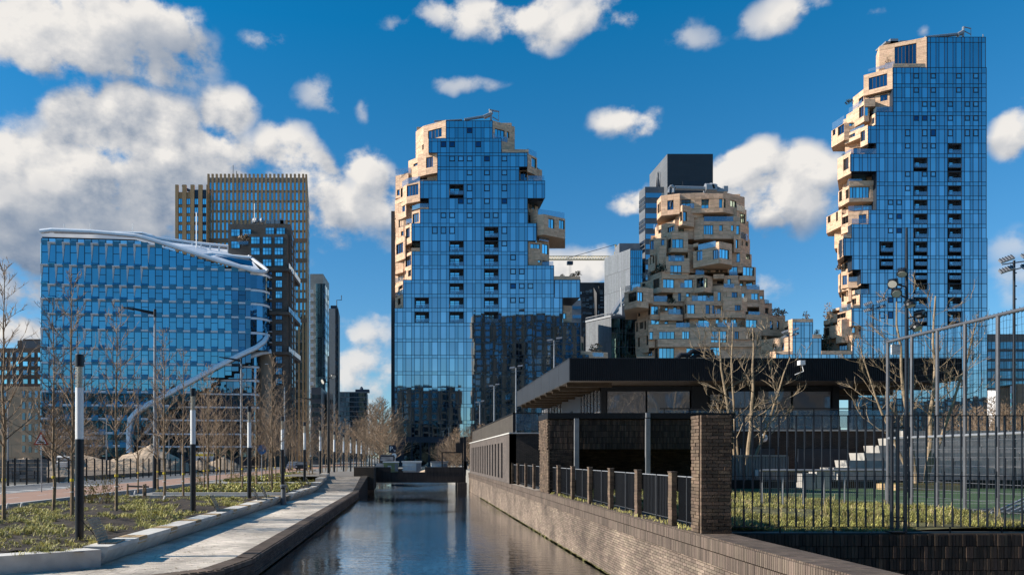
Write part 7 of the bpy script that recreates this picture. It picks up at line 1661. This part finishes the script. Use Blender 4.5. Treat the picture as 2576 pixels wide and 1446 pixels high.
# ================================================================== VEGETATION
def treemesh(h, seed, r0=.075, nb=30, spread=.45, first=.22, sub=6, twig=3, up=1.0, tk=1.0):
    rr = random.Random(seed); tr = MB(); cr = MB(); path = []; 
    for i in range(9): f = i/8; path.append(Vector((rr.uniform(-.05,.05)*h*.08*(i>0), rr.uniform(-.05,.05)*h*.08*(i>0), h*f)))
    tr.tube(path, [r0*(1-.88*i/8) for i in range(9)], 7)
    def at(f): x = f*8; i = min(7,int(x)); return path[i].lerp(path[i+1], x-i)
    def limb(p, d, L, r, seg, n, bend=.25):
        pts = [p]; d = d.normalized()
        for i in range(seg):
            d = (d+Vector((rr.uniform(-1,1),rr.uniform(-1,1),rr.uniform(-.3,.9)))*bend*.5).normalized(); pts.append(pts[-1]+d*L/seg)
        cr.tube(pts, [r*(1-.8*i/seg) for i in range(seg+1)], n, cap=False); return pts
    for k in range(nb):
        f = first+(1-first)*(k+rr.random())/nb; f = min(f,.97); p = at(f); a = k*2.4+rr.uniform(-.5,.5); L = h*spread*(1.08-f)*rr.uniform(.7,1.15)+.25
        el_ = rr.uniform(.55,1.0)*up; d = Vector((math.cos(a)*math.cos(el_),math.sin(a)*math.cos(el_),math.sin(el_)))
        pts = limb(p, d, L, r0*.42*(1.15-f), 5, 4)
        for s_ in range(sub):
            q_ = pts[1+s_ % 4].lerp(pts[2+s_ % 4], rr.random()); dd = (d+Vector((rr.uniform(-1,1),rr.uniform(-1,1),rr.uniform(-.2,.9)))).normalized(); L2 = L*rr.uniform(.25,.5)
            p2 = limb(q_, dd, L2, tk*(.0115+.005*rr.random()), 3, 3, .35)
            for t_k in range(twig):
                q2 = p2[1].lerp(p2[3], rr.random()); d3 = (dd+Vector((rr.uniform(-1,1),rr.uniform(-1,1),rr.uniform(-.3,1)))).normalized(); limb(q2, d3, L2*rr.uniform(.3,.6), .0078*tk, 1, 3, .2)
    return tr.data('trunk', m_bark, uv=False), cr.data('crown', m_twig, uv=False)
tg = MB(); tg.lathe((0,0,1.35),[(.075,0),(.075,.1)],8); tgm = tg.data('tag', m_tag, uv=False); tw_ = MB(); tw_.lathe((0,0,.95),[(.078,0),(.078,.03)],8); twm = tw_.data('band', m_white, uv=False)
kinds = [treemesh(9,s,nb=34,spread=.25,sub=6) for s in (1,2,3)]+[treemesh(8.2,s,r0=.065,nb=30,spread=.28,sub=6) for s in (4,5)]
def tree(x, y, z, sc_, kind, label, grp, name='young_tree', tagd=True):
    o = thing(name, label, 'tree', (0,0,0), grp)
    for n_, me in (('trunk',kinds[kind][0]),('crown',kinds[kind][1]))+((('tag',tgm),('band',twm)) if tagd else ()):
        c = bpy.data.objects.new(n_, me); col.objects.link(c); c.parent = o
    o.location = (x,y,z); o.scale = (sc_,sc_,sc_); o.rotation_euler[2] = R.uniform(0,6.28); return o
near = [(10,1304,'at the left edge of the picture'),(135,1281,'left neighbour of the nearest column lamp'),(181,1300,'right beside the nearest column lamp pole'),(293,1282,'standing alone between the bush and the black tree frame'),(347,1238,'inside the black support frame'),(397,1237,'just right of the tall grey street light'),(413,1255,'with a white pipe at its foot'),(461,1247,'just left of the second column lamp'),(513,1232,'left of the close pair past the second lamp'),(523,1235,'right of the close pair past the second lamp'),(544,1222,'midway between the second and third lamp'),(582,1211,'left of the third column lamp by the kerb'),(645,1222,'just right of the third column lamp'),(668,1212,'under the round blue sign'),(678,1219,'left of the litter bin in the far bed')]
for i, (x, yb_, lb) in enumerate(near):
    Y = F*2.2/(yb_-PY); tree(wx(x,Y), Y, .92, (1.02,1.0,1.0,1.05,.9,.95,1.0,.92,.95,1,.9,.95,1,.9,.95)[i], i % 5, 'young bare tree with yellow tag, '+lb, 'young bare trees in the near bed')
done_rows = []; OR2 = ['first','second','third','fourth','fifth','sixth','seventh','eighth','ninth','tenth','eleventh','twelfth','thirteenth','fourteenth','fifteenth','sixteenth','seventeenth','eighteenth','nineteenth','twentieth']+['far']*20
i = 0
for row, xr in enumerate((-9.6,-12.2,-15.2)):
    y = 50+row*2.2
    while y < 178:
        if not (43 < y < 47):
            x_ = xr+R.uniform(-.8,.8)
            rc = sum(1 for z_ in done_rows if z_ == row); done_rows.append(row)
            tree(x_, y+R.uniform(-1,1), 1.0, R.uniform(.75,1.02), i % 5, f"bare young tree, {OR2[rc]} back in the {('row nearest the lamps','middle row','row nearest the road')[row]} of the far thicket", 'young bare trees in the dense far rows', tagd=y < 80); i += 1
        y += 5.2+y*.04
for jj, y in enumerate((95,104,113,122,131,141,152,163,175)): tree(-21.5+R.uniform(-1,1)-2.5, y, 1.0, R.uniform(.95,1.2), i % 5, f'bare street tree beyond the road, {OR2[jj]} from the front of its row', 'bare street trees beyond the road', tagd=False); i += 1
for jj, y in enumerate((120,138,158,178)): tree(-5.5+R.uniform(-.5,.5)-2, y, 1.0, R.uniform(.9,1.1), i % 5, f'bare tree close to the far end of the lamp row, {OR2[jj]} one back', 'bare trees at the far end of the lamp row', tagd=False); i += 1
kinds.append(treemesh(12,21,r0=.16,nb=60,spread=.52,first=.10,sub=9,twig=4,up=.75,tk=2.6)); kinds.append(treemesh(11,22,r0=.15,nb=55,spread=.58,first=.08,sub=9,twig=4,up=.7,tk=2.6))
for (x, Y, s_, k, lb) in ((955,150,1.15,5,'broad bushy brown bare tree left of the glass tower foot, the widest'),(915,165,.98,6,'bushy brown bare tree in front of the distant glass block'),(962,168,1.3,6,'brown bare tree touching the left edge of the glass tower'),(935,185,1.25,5,'brown bare tree behind the others by the glass tower'),(880,180,.8,6,'brown bare tree at the left end of the bushy group'),(970,140,.75,6,'low brown bare tree in front of the tower corner'),(1000,200,1.,5,'brown bare tree hidden behind the tower corner')):
    tree(wx(x,Y), Y, 1.0, s_, k, lb, 'bushy bare trees by the tower', 'bare_tree', False)
for (x, Y, s_, k, lb) in ((1150,84,.42,5,'low bare willow bush behind the rusty frame, right one'),(1125,88,.38,6,'low bare willow bush behind the rusty frame, left one'),(1180,92,.5,6,'bare willow bush rising beside the slit windowed wall'),(1210,96,.5,5,'bare willow bush over the slatted parapet'),(1140,78,.33,6,'smallest bare bush inside the rusty frame'),(2500,120,.9,5,'brown bare tree behind the netting, left'),(2530,110,.8,6,'brown bare tree behind the netting, middle'),(2570,118,.8,5,'brown bare tree behind the netting at the frame edge'),(2455,130,.9,6,'brown bare tree at the right foot of the glass tower'),(2400,140,.9,5,'brown bare tree in front of the glass tower foot')):
    tree(wx(x,Y), Y, 1.3 if x < 1300 else 1.77, s_, k, lb, None, 'bare_bush' if x < 1300 else 'bare_tree', False)
for (x, y) in ((170,130),(60,120),(110,95),(40,90)): tree(wx(x,y)-0, y+10, 1.2, .7, 6 if x > 100 else 5, 'bare brown tree behind the sand heaps at left, '+{170:'by the canopy',60:'before the brown building',110:'by the warning sign',40:'near the brick pallets'}[x], None, 'bare_tree', False)
# the two pale multi-stemmed trees on the right
def bigtree(base, stems, seed, label, height):
    rr = random.Random(seed); o = thing('bare_tree', label, 'tree', base); tr = MB(); cr = MB()
    def limb(mb, p, d, L, r, seg, n, bend, r1=.35):
        pts = [p]; d = d.normalized()
        for i in range(seg):
            d = (d+Vector((rr.uniform(-1,1),rr.uniform(-1,1)*.7,rr.uniform(-.25,.6)))*bend).normalized(); pts.append(pts[-1]+d*L/seg)
        mb.tube(pts, [r*(1-(1-r1)*i/seg) for i in range(seg+1)], n, cap=False); return pts, d
    for (dx, dy, tx_, tz_, r_) in stems:
        p = Vector(base)+Vector((dx,dy,-.05)); tgt = Vector(base)+Vector((tx_, rr.uniform(-.5,.5), tz_)); pts = [p]
        for i in range(1,9): f = i/8; pts.append(p.lerp(tgt,f)+Vector((math.sin(f*3)*.12*(1 if tx_>0 else -1)+rr.uniform(-.05,.05),rr.uniform(-.05,.05),0)))
        tr.tube(pts, [r_*(1-.75*i/8) for i in range(9)], 8)
        for k in range(13):
            f = .28+.72*(k+rr.random()*.8)/13; x = min(f,.98)*8; i = int(x); q_ = pts[i].lerp(pts[i+1],x-i); a = rr.uniform(0,6.28); sd = 1 if rr.random() < .5 else -1
            d = Vector((sd*rr.uniform(.5,1.1)+ (tx_*.25), rr.uniform(-.6,.6), rr.uniform(.25,.9))); L = height*.24*rr.uniform(.6,1.2)*(1.15-f*.5)
            p1, d1 = limb(cr, q_, d, L, r_*.29*(1.2-f), 6, 5, .28)
            for s_ in range(5):
                i2 = rr.randint(1,5); q2 = p1[i2].lerp(p1[i2+1],rr.random()); dd = (d1+Vector((rr.uniform(-1,1),rr.uniform(-.6,.6),rr.uniform(-.2,1)))).normalized(); p3, d3 = limb(cr, q2, dd, L*rr.uniform(.25,.55), .0125, 4, 4, .35, .5)
                for t_k in range(3): i3 = rr.randint(1,3); limb(cr, p3[i3], (d3+Vector((rr.uniform(-1,1),rr.uniform(-.5,.5),rr.uniform(-.2,.9)))).normalized(), L*rr.uniform(.12,.25), .008, 2, 3, .3, .7)
    tr.build('trunk', m_bark2, o, uv=False); cr.build('crown', m_bark2, o, uv=False)
bigtree((wx(1868,34.5),34.5,1.77),[(-.08,0,-1.3,7.2,.11),(.12,0,.5,7.3,.12),(.05,.1,2.3,6.0,.09),(-.1,.1,-.3,7.6,.08)],31,'pale barked multi stemmed bare tree in front of the pavilion windows',7.6)
bigtree((wx(2318,32),32,2.05),[(-.2,0,-1.3,7.6,.11),(.2,0,.8,8.0,.11),(.2,.1,2.1,6.9,.08),(-.2,.2,-2.5,5.9,.07)],32,'pale barked bare tree rising behind the netting before the right tower',8)
q = thing('tree_planter', 'timber edged planter box around the foot of the pale tree by the pitch', 'planter', (wx(2318,32),32,1.77)); b = MB(); b.box(wx(2238,32),wx(2400,32),31.4,32.9,1.77,2.02); b.build('box', m_wood, q); b = MB(); b.box(wx(2242,32),wx(2396,32),31.5,32.8,2.0,2.06); b.build('soil', m_grass, q)
# bushes with few leaves
def bush(x, yb_, h, seed, label):
    Y = F*2.2/(yb_-PY); rr = random.Random(seed); o = thing('leafing_bush', label, 'bush', (wx(x,Y),Y,.92), 'bushes coming into leaf'); st_ = MB(); lf = MB(); c = Vector((wx(x,Y),Y,.92))
    for k in range(26):
        a = rr.uniform(0,6.28); p = c+Vector((rr.uniform(-.35,.35),rr.uniform(-.35,.35),0)); d = Vector((math.cos(a)*.45,math.sin(a)*.45,1)); L = h*rr.uniform(.5,1); pts = [p]
        for i in range(4): d = (d+Vector((rr.uniform(-.3,.3),rr.uniform(-.3,.3),0))).normalized(); pts.append(pts[-1]+d*L/4)
        st_.tube(pts,[.012,.01,.008,.006,.004],3,cap=False)
        for _ in range(9):
            q_ = pts[1].lerp(pts[4],rr.random())+Vector((rr.uniform(-.12,.12),rr.uniform(-.12,.12),rr.uniform(-.1,.1))); s_ = rr.uniform(.02,.045); lf.face([q_+Vector((-s_,0,0)),q_+Vector((0,-s_*.5,s_)),q_+Vector((s_,0,s_*.3)),q_+Vector((0,s_,-s_*.4))],rr.random())
    st_.build('stems', m_bark, o, uv=False); lf.build('leaves', m_leaf, o, uv=False)
for i, (x, yb_, h, lb) in enumerate(((262,1266,1.9,'largest leafing bush between the nearest lamp and the lone tree'),(225,1262,1.3,'lower leafing bush right of the nearest lamp'),(500,1222,1.3,'leafing bush right of the second column lamp'),(590,1216,1.2,'leafing bush left of the third column lamp'),(690,1212,1.0,'leafing bush left of the litter bin'),(625,1205,1.,'leafing bush behind the third column lamp'))): bush(x, yb_, h, 50+i, lb)
# ground cover
def tufts(name, m, n, area, z, hmin, hmax, blades, seed, wdt=.012, lean=.5, patch=None, mdry=None):
    rr = np.random.RandomState(seed); pts = []
    while len(pts) < n:
        x = rr.uniform(area[0],area[1]); y = area[2]+(area[3]-area[2])*rr.rand()**1.35
        if patch and not patch(x, y, rr): continue
        pts.append((x, y))
    V = []; Fc = []; Rn = []; vi = 0
    for x, y in pts:
        hh = rr.uniform(hmin,hmax); zz = z(x,y); rv = rr.rand()
        for _ in range(blades):
            a = rr.rand()*6.283; L = hh*rr.uniform(.6,1.2); ln = lean*rr.uniform(.3,1.3); bx, by = x+rr.normal()*.05, y+rr.normal()*.05; ca, sa = math.cos(a), math.sin(a); w2 = wdt*(1+(y-14)*.02)
            mx_, my_, mz_ = bx+ca*L*ln*.45, by+sa*L*ln*.45, zz+L*.62; ex, ey, ez = bx+ca*L*ln, by+sa*L*ln, zz+L*(.95-.35*ln)
            V += [(bx-sa*w2,by+ca*w2,zz),(bx+sa*w2,by-ca*w2,zz),(mx_+sa*w2,my_-ca*w2,mz_),(mx_-sa*w2,my_+ca*w2,mz_),(ex,ey,ez)]
            Fc += [(vi,vi+1,vi+2,vi+3),(vi+3,vi+2,vi+4)]; Rn += [rv*.6+rr.rand()*.4]*2; vi += 5
    b = MB(); b.v = V; b.f = Fc; b.r = Rn; return b.build(name, m, None, kind='stuff', uv=False)
ndf = lambda x, y: math.sin(x*1.3+y*.7)+math.sin(x*.6-y*1.1+2)+math.sin(x*2.9+y*2.3)*.5
def pat1(x, y, rr):
    if y < 18.4 and x > -9.3+(y-17)*1.3: return False
    if y < 13.3+ (x+16.5)*.62+.7 and x < -9: return False
    return ndf(x,y)+rr.normal()*.7 > .25
tag(tufts('ground_cover', m_leaf, 2300, (-18,-8.1,13.2,43.2), lambda x,y: .90, .04,.24, 17, 5, lean=1.1, wdt=.0055, patch=pat1), 'yellow green clumps of low planting coming up through the dark soil', 'ground cover')
tag(tufts('ground_cover', m_leaf, 1000, (-16,-8.0,46.8,62), lambda x,y: .97, .12,.3, 8, 6, wdt=.014, lean=.9), 'yellow green planting in the far bed beyond the passage', 'ground cover')
tag(tufts('ground_cover', m_leaf, 900, (-17,-8.0,66,100), lambda x,y: 1.02, .2,.4, 7, 7, wdt=.03, lean=.9), 'rough green planting below the distant lamp row', 'ground cover')
b = MB()
for _ in range(260):
    x, y = R.uniform(-17.5,-8.2), 14+R.random()**1.5*28
    if not pat1(x,y,np.random): continue
    s_ = R.uniform(.015,.05); p = Vector((x,y,.93)); b.obox(p,(s_,s_*.3,0),(-s_*.3,s_*.8,0),(0,s_*.2,s_*.6),R.random())
tag(b.build('clods', m_woodg, None, kind='stuff'), 'small pale stones and clods scattered over the soil bed', 'stones')
# grass bank on the right
b = MB(); rr = random.Random(9); nx, ny = 30, 60
gz = lambda x,y: 1.79+.10*math.sin(min(1,max(0,(y-14.2)/7))*math.pi)+.05*math.sin(x*1.1+y*.6)
for i in range(nx):
    for j in range(ny):
        x0_, x1_, y0_, y1_ = 5.9+i*7.1/nx, 5.9+(i+1)*7.1/nx, 14.15+j*16/ny, 14.15+(j+1)*16/ny; b.face([(x0_,y0_,gz(x0_,y0_)),(x1_,y0_,gz(x1_,y0_)),(x1_,y1_,gz(x1_,y1_)),(x0_,y1_,gz(x0_,y1_))])
struct(b.build('grass_bank', mat('grass_earth',(.09,.085,.035),rough=.95,var=.5,vs=4,bump=.03,bs=8), smooth=True))
tag(tufts('grass', m_grass, 5200, (5.9,13.0,14.15,30), lambda x,y: gz(x,y)-.02, .03,.19, 15, 8, wdt=.004, lean=1.5, patch=lambda x,y,rr: ndf(x*1.4,y*1.2)+rr.normal()*.6 > -.5), 'long yellow green grass on the bank behind the railing', 'grass')
tag(tufts('dry_grass', m_dry, 220, (5.9,13.0,14.2,28), gz, .1,.32, 6, 9, wdt=.005, lean=.6), 'thin straw coloured stalks standing in the grass', 'dry grass')
tag(tufts('edge_weeds', m_leaf, 120, (5.26,5.5,14.3,29), lambda x,y: 1.76, .04,.12, 6, 10, wdt=.005), 'small green weeds growing along the top of the canal wall', 'weeds')
# ladder-like metal frame lying on the pitch
rr = random.Random(77); b = MB()
for _ in range(420):
    x, y = rr.uniform(-7.5,-4.75), 17.6+rr.random()**1.4*36; s_ = rr.uniform(.015,.045); a = rr.uniform(0,6.28); b.face([(x+math.cos(a)*s_,y+math.sin(a)*s_,.512),(x-math.sin(a)*s_*.5,y+math.cos(a)*s_*.5,.52),(x-math.cos(a)*s_,y-math.sin(a)*s_,.513),(x+math.sin(a)*s_*.5,y-math.cos(a)*s_*.5,.518)],rr.random())
tag(b.build('fallen_leaves', m_dry, None, kind='stuff'), 'scattered dry leaves and grit lying on the promenade', 'leaves')
b = MB()
for _ in range(500):
    y = 17.8+rr.random()**1.5*40; b.box(-4.15,-4.125,y,y+rr.uniform(.05,.5),0,rr.uniform(.02,.08),rr.random())
tag(b.build('quay_algae', MT['algae'], None, kind='stuff'), 'green brown algae line at the water edge of the left quay', 'algae')
q = thing('metal_frame', 'folded aluminium frame lying on the pitch behind the ball stop fence', 'metal frame', (15.5,19,1.78)); b = MB()
for k in range(4): b.bar((14.1+k*.2,18.4,1.8),(16.2+k*.2,19.6,2.25),.04); b.bar((14.0,18.3+k*.3,1.82),(16.4,18.6+k*.3,1.85),.04)
b.build('tubes', m_grey, q)
